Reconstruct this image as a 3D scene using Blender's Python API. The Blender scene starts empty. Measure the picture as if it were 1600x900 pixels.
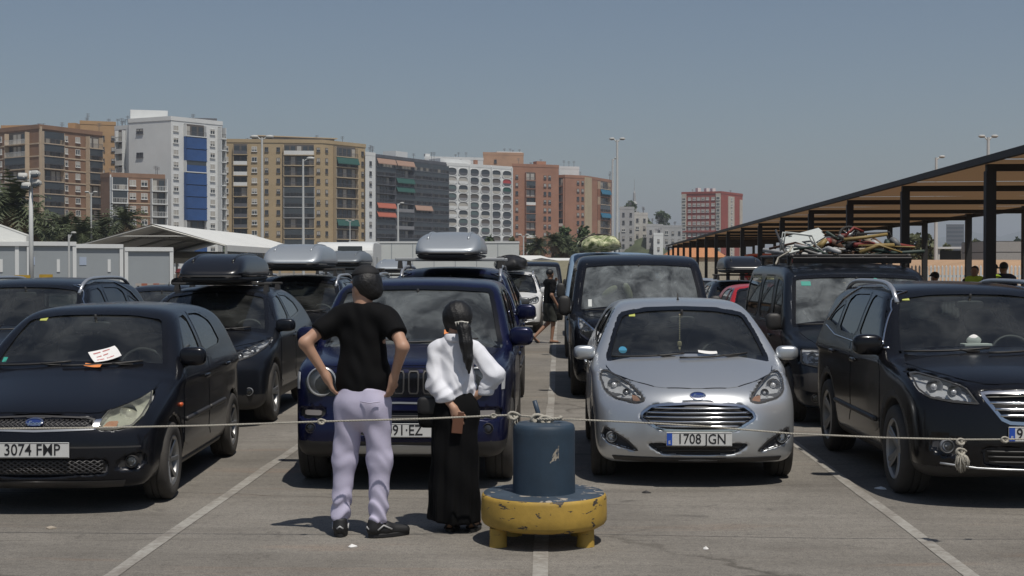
import bpy, bmesh, math, random
import numpy as np
from mathutils import Vector, Matrix, geometry
R = math.radians
random.seed(7)
rng = np.random.default_rng(11)
S = bpy.context.scene
COL = S.collection

# ------------------------------------------------------------------ camera
F_PX, VPX, HORY, CAM_H = 2222.0, 874.0, 417.0, 1.77     # in pixels of a 1600 px wide picture
YAW = math.atan((VPX - 800) / F_PX)
cd = bpy.data.cameras.new('camera'); cam = bpy.data.objects.new('camera', cd); COL.objects.link(cam)
cd.lens = 50.0; cd.sensor_width = 36.0; cd.clip_end = 20000; cd.clip_start = 0.1
cam.location = (0, 0, CAM_H)
cam.rotation_euler = (R(90) - math.atan((450 - HORY) / F_PX), 0, YAW)
S.camera = cam
# ------------------------------------------------------------------ sky, sun, exposure
SUN_EL, SUN_AZ = R(66), R(150)       # azimuth: clockwise from +Y (the lane direction): behind the camera, to its right
w = bpy.data.worlds.new('World'); S.world = w; w.use_nodes = True
nt = w.node_tree; bg = nt.nodes['Background']
sk = nt.nodes.new('ShaderNodeTexSky'); sk.sky_type = 'NISHITA'; sk.sun_disc = False
sk.sun_elevation = SUN_EL; sk.sun_rotation = SUN_AZ
sk.air_density = 1.0; sk.dust_density = 0.8; sk.ozone_density = 1.5; sk.altitude = 0
nt.links.new(sk.outputs[0], bg.inputs[0]); bg.inputs[1].default_value = 0.082
sd = bpy.data.lights.new('sun', 'SUN'); sun = bpy.data.objects.new('sun', sd); COL.objects.link(sun)
sd.energy = 5.0; sd.angle = R(0.6); sd.color = (1.0, 0.95, 0.87)
sv = Vector((math.sin(SUN_AZ) * math.cos(SUN_EL), math.cos(SUN_AZ) * math.cos(SUN_EL), math.sin(SUN_EL)))
sun.rotation_euler = sv.to_track_quat('Z', 'Y').to_euler(); sun.location = (0, 0, 60)
S.view_settings.view_transform = 'Standard'; S.view_settings.look = 'None'
S.view_settings.exposure = -0.45; S.view_settings.gamma = 1.0
S.render.engine = 'CYCLES'
S.cycles.max_bounces = 8; S.cycles.transparent_max_bounces = 16; S.cycles.glossy_bounces = 4
S.cycles.caustics_reflective = False; S.cycles.caustics_refractive = False
S.cycles.use_denoising = True

def wx(px, d):            # world X of a picture column at distance d along the lanes
    return d * math.tan(math.atan((px - 800) / F_PX) - YAW)
def wz(py, d):            # world Z of a picture row at distance d
    return CAM_H + (HORY - py) / F_PX * d

# ------------------------------------------------------------------ materials
MATS = {}
def nodes_of(m):
    m.use_nodes = True
    return m.node_tree, m.node_tree.nodes['Principled BSDF']
def mat(name, col, rough=0.6, metal=0.0, var=0.0, scale=6.0, coat=0.0, spec=0.5, bump=0.0, bscale=60.0, dust=0.0, emit=0):
    """principled with noise variation in colour (var), fine relief (bump) and a dust film on upward faces (dust)"""
    if name in MATS: return MATS[name]
    m = bpy.data.materials.new(name); MATS[name] = m
    t, p = nodes_of(m); N, K = t.nodes.new, t.links.new
    c = (*col, 1)
    p.inputs['Base Color'].default_value = c
    p.inputs['Roughness'].default_value = rough; p.inputs['Metallic'].default_value = metal
    p.inputs['Specular IOR Level'].default_value = spec
    if coat: p.inputs['Coat Weight'].default_value = coat; p.inputs['Coat Roughness'].default_value = 0.06
    if emit:
        p.inputs['Emission Color'].default_value = c; p.inputs['Emission Strength'].default_value = emit
    if var or bump or dust:
        tc = N('ShaderNodeTexCoord')
        src = None
        if var:
            n = N('ShaderNodeTexNoise'); n.inputs['Scale'].default_value = scale; n.inputs['Detail'].default_value = 6; n.inputs['Roughness'].default_value = 0.65
            K(tc.outputs['Object'], n.inputs['Vector'])
            mr = N('ShaderNodeMapRange'); mr.inputs[1].default_value = 0.3; mr.inputs[2].default_value = 0.7
            mr.inputs[3].default_value = 1 - var; mr.inputs[4].default_value = 1 + var
            K(n.outputs['Fac'], mr.inputs[0])
            mx = N('ShaderNodeMix'); mx.data_type = 'RGBA'; mx.blend_type = 'MULTIPLY'; mx.inputs[0].default_value = 1
            mx.inputs[6].default_value = c
            K(mr.outputs[0], mx.inputs[7]); K(mx.outputs[2], p.inputs['Base Color'])
            src = mx.outputs[2]
        if dust:
            n = N('ShaderNodeTexNoise'); n.inputs['Scale'].default_value = 2.2; n.inputs['Detail'].default_value = 7; n.inputs['Roughness'].default_value = 0.7
            K(tc.outputs['Object'], n.inputs['Vector'])
            mr = N('ShaderNodeMapRange'); mr.inputs[1].default_value = 0.3; mr.inputs[2].default_value = 0.75
            mr.inputs[3].default_value = dust * 0.35; mr.inputs[4].default_value = dust * 1.3
            K(n.outputs['Fac'], mr.inputs[0])
            mx = N('ShaderNodeMix'); mx.data_type = 'RGBA'
            mx.inputs[6].default_value = c; mx.inputs[7].default_value = (0.33, 0.29, 0.24, 1)
            if src: K(src, mx.inputs[6])
            K(mr.outputs[0], mx.inputs[0]); K(mx.outputs[2], p.inputs['Base Color'])
            r2 = N('ShaderNodeMapRange'); r2.inputs[1].default_value = 0; r2.inputs[2].default_value = 0.3
            r2.inputs[3].default_value = rough; r2.inputs[4].default_value = min(1, rough + 0.25)
            K(mr.outputs[0], r2.inputs[0]); K(r2.outputs[0], p.inputs['Roughness'])
        if bump:
            n = N('ShaderNodeTexNoise'); n.inputs['Scale'].default_value = bscale; n.inputs['Detail'].default_value = 4
            K(tc.outputs['Object'], n.inputs['Vector'])
            b = N('ShaderNodeBump'); b.inputs['Strength'].default_value = bump; b.inputs['Distance'].default_value = 0.01
            K(n.outputs['Fac'], b.inputs['Height']); K(b.outputs[0], p.inputs['Normal'])
    return m
def glass(name, tint, refl=1.0, film=0.0, filmcol=(0.5, 0.52, 0.5)):
    """thin car glass: tinted see-through, fresnel mirror, and a noise film: dust, plus painted reflections on some windscreens"""
    if name in MATS: return MATS[name]
    m = bpy.data.materials.new(name); MATS[name] = m; m.use_nodes = True
    t = m.node_tree; t.nodes.clear(); N, K = t.nodes.new, t.links.new
    o = N('ShaderNodeOutputMaterial'); tr = N('ShaderNodeBsdfTransparent'); tr.inputs[0].default_value = (*tint, 1)
    gl = N('ShaderNodeBsdfGlossy'); gl.inputs['Roughness'].default_value = 0.02; gl.inputs['Color'].default_value = (refl, refl, refl, 1)
    fr = N('ShaderNodeFresnel'); fr.inputs[0].default_value = 1.6
    mx = N('ShaderNodeMixShader'); K(fr.outputs[0], mx.inputs[0]); K(tr.outputs[0], mx.inputs[1]); K(gl.outputs[0], mx.inputs[2])
    df = N('ShaderNodeBsdfDiffuse'); df.inputs[0].default_value = (*filmcol, 1)
    tc = N('ShaderNodeTexCoord'); n = N('ShaderNodeTexNoise'); n.inputs['Scale'].default_value = 3.0; n.inputs['Detail'].default_value = 8; n.inputs['Roughness'].default_value = 0.62
    n.inputs['Distortion'].default_value = 0.6
    K(tc.outputs['Object'], n.inputs['Vector'])
    mr = N('ShaderNodeMapRange'); mr.inputs[1].default_value = 0.38; mr.inputs[2].default_value = 0.72; mr.inputs[3].default_value = film * 0.25; mr.inputs[4].default_value = film * 1.6
    K(n.outputs['Fac'], mr.inputs[0])
    m2 = N('ShaderNodeMixShader'); K(mr.outputs[0], m2.inputs[0]); K(mx.outputs[0], m2.inputs[1]); K(df.outputs[0], m2.inputs[2])
    K(m2.outputs[0], o.inputs[0])
    return m

M_BLACK = mat('black_plastic', (0.012, 0.012, 0.013), 0.5, var=0.2, dust=0.06)
M_TRIM = mat('dark_trim', (0.02, 0.02, 0.022), 0.45, dust=0.08)
M_GRILLE = mat('grille_black', (0.008, 0.008, 0.009), 0.4, dust=0.03)
M_INT = mat('car_interior', (0.055, 0.055, 0.06), 0.8, var=0.15)
M_SEAT = mat('seat_cloth', (0.11, 0.11, 0.12), 0.9, var=0.2, bump=0.2)
M_FRIT = mat('glass_frit', (0.006, 0.006, 0.007), 0.15)
M_CHROME = mat('chrome', (0.62, 0.63, 0.65), 0.12, 1.0)
M_SILV = mat('silver_plastic', (0.45, 0.46, 0.47), 0.3, 0.6)
M_RIM = mat('alloy', (0.34, 0.35, 0.36), 0.32, 0.85, dust=0.25)
M_TYRE = mat('rubber', (0.014, 0.014, 0.015), 0.75, var=0.2, dust=0.12, bump=0.3)
M_LENS = glass('headlight_lens', (0.93, 0.94, 0.95), 0.9, 0.06)
M_LENSOLD = glass('hazy_lens', (0.80, 0.82, 0.72), 0.8, 0.38, (0.55, 0.55, 0.44))
M_AMBER = mat('amber', (0.55, 0.14, 0.02), 0.25)
M_ORANGE = mat('orange_indicator', (0.6, 0.10, 0.02), 0.3)
M_LAMPIN = mat('lamp_housing', (0.55, 0.56, 0.57), 0.3, 0.25)
M_REFL = mat('lamp_reflector', (0.72, 0.73, 0.75), 0.2, 0.45)
M_BULB = mat('lamp_bulb', (0.70, 0.71, 0.74), 0.12, 0.2)
M_WS = glass('windscreen', (0.70, 0.77, 0.75), 1.0, 0.05)
M_WSM = glass('windscreen_pale_sheen', (0.58, 0.66, 0.64), 1.0, 0.17, (0.46, 0.50, 0.51))  # film paints pale hazy reflections as well as dust
M_WSD = glass('windscreen_dust_sheen', (0.55, 0.62, 0.60), 1.0, 0.25, (0.46, 0.50, 0.51))  # heavier film: dust and cloudy reflections painted into the glass
M_WSIDE = glass('side_glass', (0.40, 0.45, 0.44), 1.0, 0.03)
M_WDARK = glass('privacy_glass', (0.10, 0.11, 0.11), 1.0, 0.02)
M_PLATE = mat('plate_white', (0.62, 0.62, 0.60), 0.4, var=0.06)
M_INK = mat('plate_ink', (0.01, 0.01, 0.012), 0.5)
M_EU = mat('plate_blue', (0.02, 0.08, 0.42), 0.4)
M_PAPER = mat('paper', (0.75, 0.74, 0.72), 0.8)
M_FLYER = mat('orange_paper', (0.75, 0.25, 0.07), 0.7)
M_RED = mat('tail_red', (0.35, 0.01, 0.01), 0.25)

# ------------------------------------------------------------------ objects
def tag(o, label=None, cat=None, group=None, kind=None):
    if label: o['label'] = label
    if cat: o['category'] = cat
    if group: o['group'] = group
    if kind: o['kind'] = kind
    return o
def link(name, data, parent=None, loc=None, rot=None, scale=None):
    o = bpy.data.objects.new(name, data); COL.objects.link(o)
    if parent is not None: o.parent = parent
    if loc is not None: o.location = loc
    if rot is not None: o.rotation_euler = rot
    if scale is not None: o.scale = scale
    return o
def empty(name, loc=(0, 0, 0), rz=0, label=None, cat=None, group=None, kind=None, parent=None):
    o = link(name, None, parent, loc, (0, 0, rz)); o.empty_display_size = 0.2
    return tag(o, label, cat, group, kind)
def copy_tree(o, parent=None):
    c = o.copy(); COL.objects.link(c); c.parent = parent
    for ch in o.children: copy_tree(ch, c)
    return c
def mesh_np(name, V, Fq, mats, smooth=True, normals=None, midx=None):
    """V (n,3) array, Fq list of faces or (m,4)/(m,3) array"""
    me = bpy.data.meshes.new(name)
    V = np.asarray(V, np.float32)
    if isinstance(Fq, np.ndarray):
        m, k = Fq.shape
        me.vertices.add(len(V)); me.vertices.foreach_set('co', V.ravel())
        me.loops.add(m * k); me.polygons.add(m)
        me.loops.foreach_set('vertex_index', Fq.astype(np.int32).ravel())
        me.polygons.foreach_set('loop_start', np.arange(0, m * k, k, dtype=np.int32))
        me.update(calc_edges=True)
    else:
        me.from_pydata(V.tolist(), [], [list(map(int, f)) for f in Fq]); me.update()
    for mm in (mats if isinstance(mats, (list, tuple)) else [mats]): me.materials.append(mm)
    if smooth: me.polygons.foreach_set('use_smooth', np.ones(len(me.polygons), bool))
    if midx is not None: me.polygons.foreach_set('material_index', np.asarray(midx, np.int32))
    if normals is not None: me.normals_split_custom_set_from_vertices(np.asarray(normals, np.float32).tolist())
    me.update()
    return me

class MB:
    def __init__(s): s.v = []; s.f = []
    def add(s, V, Fs):
        b = len(s.v); s.v += [tuple(map(float, p)) for p in V]; s.f += [tuple(b + i for i in f) for f in Fs]
        return s
    def box(s, c, d, rz=0, rx=0, ry=0, taper=1.0):
        x, y, z = [k / 2 for k in d]; P = []
        for k in (-1, 1):
            t = taper if k > 0 else 1
            for (i, j) in ((-1, -1), (1, -1), (1, 1), (-1, 1)): P.append(Vector((i * x * t, j * y * t, k * z)))
        if rx or ry or rz:
            Mx = Matrix.Rotation(rz, 3, 'Z') @ Matrix.Rotation(ry, 3, 'Y') @ Matrix.Rotation(rx, 3, 'X')
            P = [Mx @ p for p in P]
        c = Vector(c)
        return s.add([p + c for p in P], [(3, 2, 1, 0), (4, 5, 6, 7), (0, 1, 5, 4), (1, 2, 6, 5), (2, 3, 7, 6), (3, 0, 4, 7)])
    def bx(s, x0, x1, y0, y1, z0, z1):
        return s.box(((x0 + x1) / 2, (y0 + y1) / 2, (z0 + z1) / 2), (abs(x1 - x0), abs(y1 - y0), abs(z1 - z0)))
    def prism(s, poly, z0, z1):
        n = len(poly)
        V = [(p[0], p[1], z0) for p in poly] + [(p[0], p[1], z1) for p in poly]
        Fs = [tuple(reversed(range(n))), tuple(range(n, 2 * n))] + [(i, (i + 1) % n, n + (i + 1) % n, n + i) for i in range(n)]
        return s.add(V, Fs)
    def tube(s, pts, r, n=6, cap=True, flat=1.0):
        pts = [Vector(p) for p in pts]; m = len(pts)
        rs = r if isinstance(r, (list, tuple)) else [r] * m
        up = Vector((0, 0, 1)); rings = []; prev = None
        for i, p in enumerate(pts):
            t = (pts[min(i + 1, m - 1)] - pts[max(i - 1, 0)]).normalized()
            a = t.cross(up if abs(t.z) < 0.95 else Vector((1, 0, 0))).normalized()
            if prev is not None:
                a = (prev - t * prev.dot(t)); a = a.normalized() if a.length > 1e-6 else t.orthogonal().normalized()
            prev = a; b = t.cross(a)
            rings.append([p + a * (rs[i] * math.cos(q * 2 * math.pi / n)) + b * (rs[i] * flat * math.sin(q * 2 * math.pi / n)) for q in range(n)])
        V = [q for rg in rings for q in rg]; Fs = []
        for i in range(m - 1):
            for q in range(n):
                q2 = (q + 1) % n
                Fs.append((i * n + q, i * n + q2, (i + 1) * n + q2, (i + 1) * n + q))
        if cap: Fs += [tuple(reversed(range(n))), tuple(range((m - 1) * n, m * n))]
        return s.add(V, Fs)
    def lathe(s, prof, n=24, c=(0, 0, 0), axis='Z', cap=True):
        """prof: list of (radius, height)"""
        V = []; Fs = []; m = len(prof)
        for (r, h) in prof:
            for q in range(n):
                a = 2 * math.pi * q / n; u, v = r * math.cos(a), r * math.sin(a)
                p = {'Z': (u, v, h), 'X': (h, u, v), 'Y': (v, h, u)}[axis]
                V.append((p[0] + c[0], p[1] + c[1], p[2] + c[2]))
        for i in range(m - 1):
            for q in range(n):
                q2 = (q + 1) % n; Fs.append((i * n + q, i * n + q2, (i + 1) * n + q2, (i + 1) * n + q))
        if cap:
            if prof[0][0] > 1e-5: Fs.append(tuple(reversed(range(n))))
            if prof[-1][0] > 1e-5: Fs.append(tuple(range((m - 1) * n, m * n)))
        return s.add(V, Fs)
    def sell(s, c, r, e=1.0, nu=20, nv=12, rot=None):
        """superellipsoid: e < 1 boxier"""
        V = []; Fs = []
        sg = lambda x, p: math.copysign(abs(x) ** p, x)
        for j in range(nv + 1):
            v = -math.pi / 2 + math.pi * j / nv
            for i in range(nu):
                u = 2 * math.pi * i / nu
                p = Vector((r[0] * sg(math.cos(v), e) * sg(math.cos(u), e), r[1] * sg(math.cos(v), e) * sg(math.sin(u), e), r[2] * sg(math.sin(v), e)))
                if rot: p = rot @ p
                V.append((p.x + c[0], p.y + c[1], p.z + c[2]))
        for j in range(nv):
            for i in range(nu):
                i2 = (i + 1) % nu; Fs.append((j * nu + i, j * nu + i2, (j + 1) * nu + i2, (j + 1) * nu + i))
        return s.add(V, Fs)
    def mesh(s, name, m, smooth=False, angle=None, bevel=0.0):
        me = bpy.data.meshes.new(name); me.from_pydata(s.v, [], s.f); me.update()
        bm = bmesh.new(); bm.from_mesh(me)
        bmesh.ops.remove_doubles(bm, verts=bm.verts, dist=1e-5)
        bmesh.ops.dissolve_degenerate(bm, edges=bm.edges, dist=1e-6)
        bmesh.ops.recalc_face_normals(bm, faces=bm.faces)
        if bevel:
            es = [e for e in bm.edges if len(e.link_faces) == 2 and e.calc_face_angle() > 0.6]
            bmesh.ops.bevel(bm, geom=es, offset=bevel, segments=1, affect='EDGES', profile=0.5)
        for f in bm.faces: f.smooth = smooth
        if smooth and angle:
            for e in bm.edges:
                if len(e.link_faces) == 2 and e.calc_face_angle() > angle: e.smooth = False
        bm.to_mesh(me); bm.free()
        for mm in (m if isinstance(m, (list, tuple)) else [m]): me.materials.append(mm)
        return me
    def build(s, name, m, parent=None, smooth=False, angle=None, bevel=0.0, **k):
        return link(name, s.mesh(name, m, smooth, angle, bevel), parent, **k)

def text_mesh(txt, size, m, depth=0.001, align='CENTER', shear=0.0, bold=0.0, xscale=1.0):
    cu = bpy.data.curves.new('t', 'FONT'); cu.body = txt; cu.size = size; cu.align_x = align; cu.align_y = 'CENTER'
    cu.extrude = depth; cu.shear = shear; cu.offset = bold; cu.resolution_u = 3
    o = bpy.data.objects.new('t', cu); COL.objects.link(o)
    dg = bpy.context.evaluated_depsgraph_get()
    me = bpy.data.meshes.new_from_object(o.evaluated_get(dg)); bpy.data.objects.remove(o); bpy.data.curves.remove(cu)
    if xscale != 1.0: me.transform(Matrix.Diagonal((xscale, 1, 1, 1)))
    me.materials.clear(); me.materials.append(m)
    return me

# ------------------------------------------------------------------ signed fields
def sdpoly(P, U, V):
    """signed distance of points (U,V) to closed polygon P (negative inside)"""
    P = np.asarray(P, float); sh = U.shape; u = U.ravel(); v = V.ravel()
    d = np.full(u.shape, 1e9); ins = np.zeros(u.shape, bool)
    n = len(P)
    for i in range(n):
        a = P[i]; b = P[(i + 1) % n]; e = b - a; L2 = e @ e
        if L2 < 1e-12: continue
        t = np.clip(((u - a[0]) * e[0] + (v - a[1]) * e[1]) / L2, 0, 1)
        d = np.minimum(d, (u - a[0] - t * e[0]) ** 2 + (v - a[1] - t * e[1]) ** 2)
        if a[1] != b[1]:
            c = ((a[1] > v) != (b[1] > v)) & (u < (b[0] - a[0]) * (v - a[1]) / (b[1] - a[1]) + a[0])
            ins ^= c
    d = np.sqrt(d); d[ins] *= -1
    return d.reshape(sh)
def chaikin(P, n=2, closed=True, r=0.25):
    P = [tuple(p) for p in P]
    for _ in range(n):
        Q = []; m = len(P)
        rngi = range(m if closed else m - 1)
        if not closed: Q.append(P[0])
        for i in rngi:
            a, b = P[i], P[(i + 1) % m]
            Q.append(tuple(a[k] * (1 - r) + b[k] * r for k in range(len(a)))); Q.append(tuple(a[k] * r + b[k] * (1 - r) for k in range(len(a))))
        if not closed: Q.append(P[-1])
        P = Q
    return P
def smax(a, b, k):
    h = np.clip(0.5 + 0.5 * (a - b) / k, 0, 1)
    return b + (a - b) * h + k * h * (1 - h)
def smin(a, b, k): return -smax(-a, -b, k)
def blur3(A):
    for ax in range(3):
        B = np.moveaxis(A, ax, 0); C = B.copy(); C[1:-1] = 0.25 * B[:-2] + 0.5 * B[1:-1] + 0.25 * B[2:]
        A = np.moveaxis(C, 0, ax)
    return A
def surface_nets(Fv, org, h):
    """iso-surface of Fv=0 on a regular grid: vertices, quads, normals"""
    Fv = np.ascontiguousarray(Fv, np.float32)
    nx, ny, nz = Fv.shape
    s = Fv < 0
    cnt = np.zeros((nx - 1, ny - 1, nz - 1), np.int8)
    for i in (0, 1):
        for j in (0, 1):
            for k in (0, 1): cnt += s[i:nx - 1 + i, j:ny - 1 + j, k:nz - 1 + k]
    act = (cnt > 0) & (cnt < 8)
    I, J, K = np.nonzero(act); n = len(I)
    idx = np.full(act.shape, -1, np.int32); idx[I, J, K] = np.arange(n)
    cor = np.stack([Fv[I + i, J + j, K + k] for i in (0, 1) for j in (0, 1) for k in (0, 1)], 1)
    off = np.array([(i, j, k) for i in (0, 1) for j in (0, 1) for k in (0, 1)], float)
    acc = np.zeros((n, 3)); num = np.zeros(n)
    for a in range(8):
        for b in range(a + 1, 8):
            if np.abs(off[a] - off[b]).sum() != 1: continue
            fa, fb = cor[:, a], cor[:, b]; c = (fa < 0) != (fb < 0)
            t = np.where(c, fa / np.where(c, fa - fb, 1), 0)
            p = off[a] + t[:, None] * (off[b] - off[a])
            acc += np.where(c[:, None], p, 0); num += c
    loc = acc / num[:, None]
    V = (np.stack([I, J, K], 1) + loc) * h + np.asarray(org)
    G = np.gradient(Fv)
    nrm = np.zeros((n, 3))
    for q, (i, j, k) in enumerate(off.astype(int)):
        wgt = np.ones(n)
        for ax, o in enumerate((i, j, k)): wgt = wgt * (loc[:, ax] if o else 1 - loc[:, ax])
        for ax in range(3): nrm[:, ax] += wgt * G[ax][I + i, J + j, K + k]
    nrm /= np.linalg.norm(nrm, axis=1)[:, None] + 1e-9
    quads = []
    for ax in range(3):
        o1, o2 = [(1, 2), (2, 0), (0, 1)][ax]
        A = np.moveaxis(s, ax, 0)
        a0 = s.take(range(0, s.shape[ax] - 1), ax); a1 = s.take(range(1, s.shape[ax]), ax)
        ch = a0 != a1
        P = np.array(np.nonzero(ch)).T
        ok = (P[:, o1] > 0) & (P[:, o2] > 0) & (P[:, o1] < s.shape[o1] - 1) & (P[:, o2] < s.shape[o2] - 1)
        P = P[ok]
        inside0 = a0[tuple(P.T)]
        def at(d1, d2):
            Q = P.copy(); Q[:, o1] -= d1; Q[:, o2] -= d2
            return idx[tuple(Q.T)]
        q = np.stack([at(1, 1), at(0, 1), at(0, 0), at(1, 0)], 1)
        q[~inside0] = q[~inside0][:, ::-1]
        quads.append(q)
    return V, np.concatenate(quads), nrm
class Grid:
    def __init__(s, lo, hi, h):
        s.h = h; s.lo = np.array(lo, float)
        s.n = [int(math.ceil((b - a) / h)) + 1 for a, b in zip(lo, hi)]
        s.ax = [s.lo[i] + h * np.arange(s.n[i]) for i in range(3)]
        s.X, s.Y, s.Z = s.ax[0][:, None, None], s.ax[1][None, :, None], s.ax[2][None, None, :]
    def tri(s, A, P):
        q = (np.asarray(P, float) - s.lo) / s.h
        q = np.clip(q, 0, np.array(s.n) - 1.001); i = q.astype(int); f = q - i; out = 0
        for a in (0, 1):
            for b in (0, 1):
                for c in (0, 1):
                    wt = (f[:, 0] if a else 1 - f[:, 0]) * (f[:, 1] if b else 1 - f[:, 1]) * (f[:, 2] if c else 1 - f[:, 2])
                    out = out + wt * A[i[:, 0] + a, i[:, 1] + b, i[:, 2] + c]
        return out
# ------------------------------------------------------------------ cars: shape fields, panels laid on them, parts
def shift2(A, h, dy, dz):
    ny, nz = A.shape
    fy = np.clip(np.arange(ny) + np.asarray(dy) / h, 0, ny - 1.001); i = fy.astype(int); t = (fy - i)[:, None]
    B = A[i] * (1 - t) + A[i + 1] * t
    fz = np.clip(np.arange(nz) + dz / h, 0, nz - 1.001); k = fz.astype(int); t = (fz - k)[None, :]
    return B[:, k] * (1 - t) + B[:, k + 1] * t
def mirror_poly(half): return [tuple(p) for p in half] + [(-p[0], p[1]) for p in reversed(half) if abs(p[0]) > 1e-6]

class Shape:
    pass
def car_field(sp):
    L, W, H, h = sp['L'], sp['W'], sp['H'], sp.get('res', 0.024)
    hw = W / 2
    g = Grid((-hw - 0.08 + h / 2, -0.12, 0.04), (hw + 0.1, L + 0.12, H + 0.1), h)
    # keep the grid symmetric about x = 0
    nx = 2 * int(math.ceil((hw + 0.08) / h)); g.n[0] = nx; g.lo[0] = -(nx - 1) / 2 * h
    g.ax[0] = g.lo[0] + h * np.arange(nx); g.X = g.ax[0][:, None, None]
    y, z, x = g.ax[1], g.ax[2], g.ax[0]
    YY, ZZ = np.meshgrid(y, z, indexing='ij')
    side = sdpoly(chaikin(sp['side'], 2), YY, ZZ); cab = sdpoly(chaikin(sp['cab'], 2), YY, ZZ)
    XX, Z2 = np.meshgrid(np.abs(x), z, indexing='ij')
    fr = sdpoly(chaikin(mirror_poly(sp['fr']), 2), XX, Z2); frc = sdpoly(chaikin(mirror_poly(sp['frc']), 2), XX, Z2)
    q = np.abs(x / hw)
    lo = np.empty(g.n, np.float32); ca = np.empty(g.n, np.float32)
    lin = np.clip(1 - 2 * y / L, -1, 1)
    for i in range(nx):
        a = q[i] ** sp.get('sw_pow', 2.6)
        lo[i] = shift2(side, h, -sp.get('sweep', 0.22) * a * lin, sp.get('crown', 0.05) * q[i] ** 2.2)
        c2 = min(1.2, q[i] / 0.8) ** 2
        ca[i] = shift2(cab, h, -sp.get('csweep', 0.14) * c2 * lin, sp.get('ccrown', 0.035) * c2)
    k = sp.get('round', 0.07)
    low = smax(lo, fr[:, None, :], k)
    XX, YP = np.meshgrid(np.abs(x), y, indexing='ij')
    pl = sdpoly(chaikin(mirror_poly([(hw * 0.80, -0.3), (hw * 0.94, 0.30), (hw * 0.995, 0.75), (hw, L * 0.45), (hw * 0.99, L - 0.7), (hw * 0.93, L - 0.2), (hw * 0.8, L + 0.3)]), 2), XX, YP)
    low = smax(low, pl[:, :, None], 0.08)
    cabf = smax(ca, frc[:, None, :], sp.get('cround', 0.065))
    Fo = smin(low, cabf, 0.035)
    Fo = blur3(Fo)
    s = Shape(); s.g, s.F, s.sp = g, Fo, sp
    s.G = [blur3(a) for a in np.gradient(Fo)]
    return s
def normal_at(s, P):
    n = np.stack([s.g.tri(a, P) for a in s.G], 1)
    return n / (np.linalg.norm(n, axis=1)[:, None] + 1e-9)
def project(s, axis, U, V):
    """first hit of a ray on the shape: front (x,z), rear (x,z), side (y,z) from +x, top (x,y)"""
    g, F = s.g, s.F; U = np.asarray(U, float); V = np.asarray(V, float)
    ai, a1, a2 = {'front': (1, 0, 2), 'rear': (1, 0, 2), 'side': (0, 1, 2), 'top': (2, 0, 1)}[axis]
    A = np.moveaxis(F, ai, 2) if ai == 2 else (np.moveaxis(F, 1, 2) if ai == 1 else np.moveaxis(F, 0, 2))
    def f(w, ax):
        q = np.clip((w - g.lo[ax]) / g.h, 0, g.n[ax] - 1.001); i = q.astype(int); return i, q - i
    i, t = f(U, a1); j, r = f(V, a2)
    t = t[:, None]; r = r[:, None]
    C = A[i, j] * (1 - t) * (1 - r) + A[i + 1, j] * t * (1 - r) + A[i, j + 1] * (1 - t) * r + A[i + 1, j + 1] * t * r
    rev = axis in ('rear', 'side', 'top')
    if rev: C = C[:, ::-1]
    neg = C < 0; hit = neg.any(1); k = np.where(hit, neg.argmax(1), C.argmin(1)); k = np.maximum(k, 1)
    m = np.arange(len(U)); c0, c1 = C[m, k - 1], C[m, k]
    tt = np.where(hit, c0 / np.where(c0 - c1 == 0, 1, c0 - c1), 1)
    pos = k - 1 + np.clip(tt, 0, 1)
    if rev: pos = g.n[ai] - 1 - pos
    W_ = g.lo[ai] + pos * g.h
    P = np.zeros((len(U), 3)); P[:, a1] = U; P[:, a2] = V; P[:, ai] = W_
    return P
def resample(poly, step):
    P = np.asarray(poly, float); out = []
    for i in range(len(P)):
        a, b = P[i], P[(i + 1) % len(P)]; n = max(1, int(math.ceil(np.linalg.norm(b - a) / step)))
        for k in range(n): out.append(a + (b - a) * k / n)
    return np.array(out)
def inset(poly, d):
    P = np.asarray(poly, float); n = len(P)
    ar = 0.5 * sum(P[i][0] * P[(i + 1) % n][1] - P[(i + 1) % n][0] * P[i][1] for i in range(n))
    sgn = 1 if ar > 0 else -1; out = []
    for i in range(n):
        a, b, c = P[i - 1], P[i], P[(i + 1) % n]
        e1 = (b - a) / (np.linalg.norm(b - a) + 1e-9); e2 = (c - b) / (np.linalg.norm(c - b) + 1e-9)
        n1 = np.array((-e1[1], e1[0])) * sgn; n2 = np.array((-e2[1], e2[0])) * sgn
        m = n1 + n2; m = m / max(0.5, (m @ m) / 2 ** 0.5 if m @ m > 0 else 1) if np.linalg.norm(m) > 1e-6 else n1
        m = (n1 + n2); l = np.linalg.norm(m); m = m / l if l > 1e-6 else n1
        out.append(b + m * d / max(0.6, m @ n1))
    return np.array(out)
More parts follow.
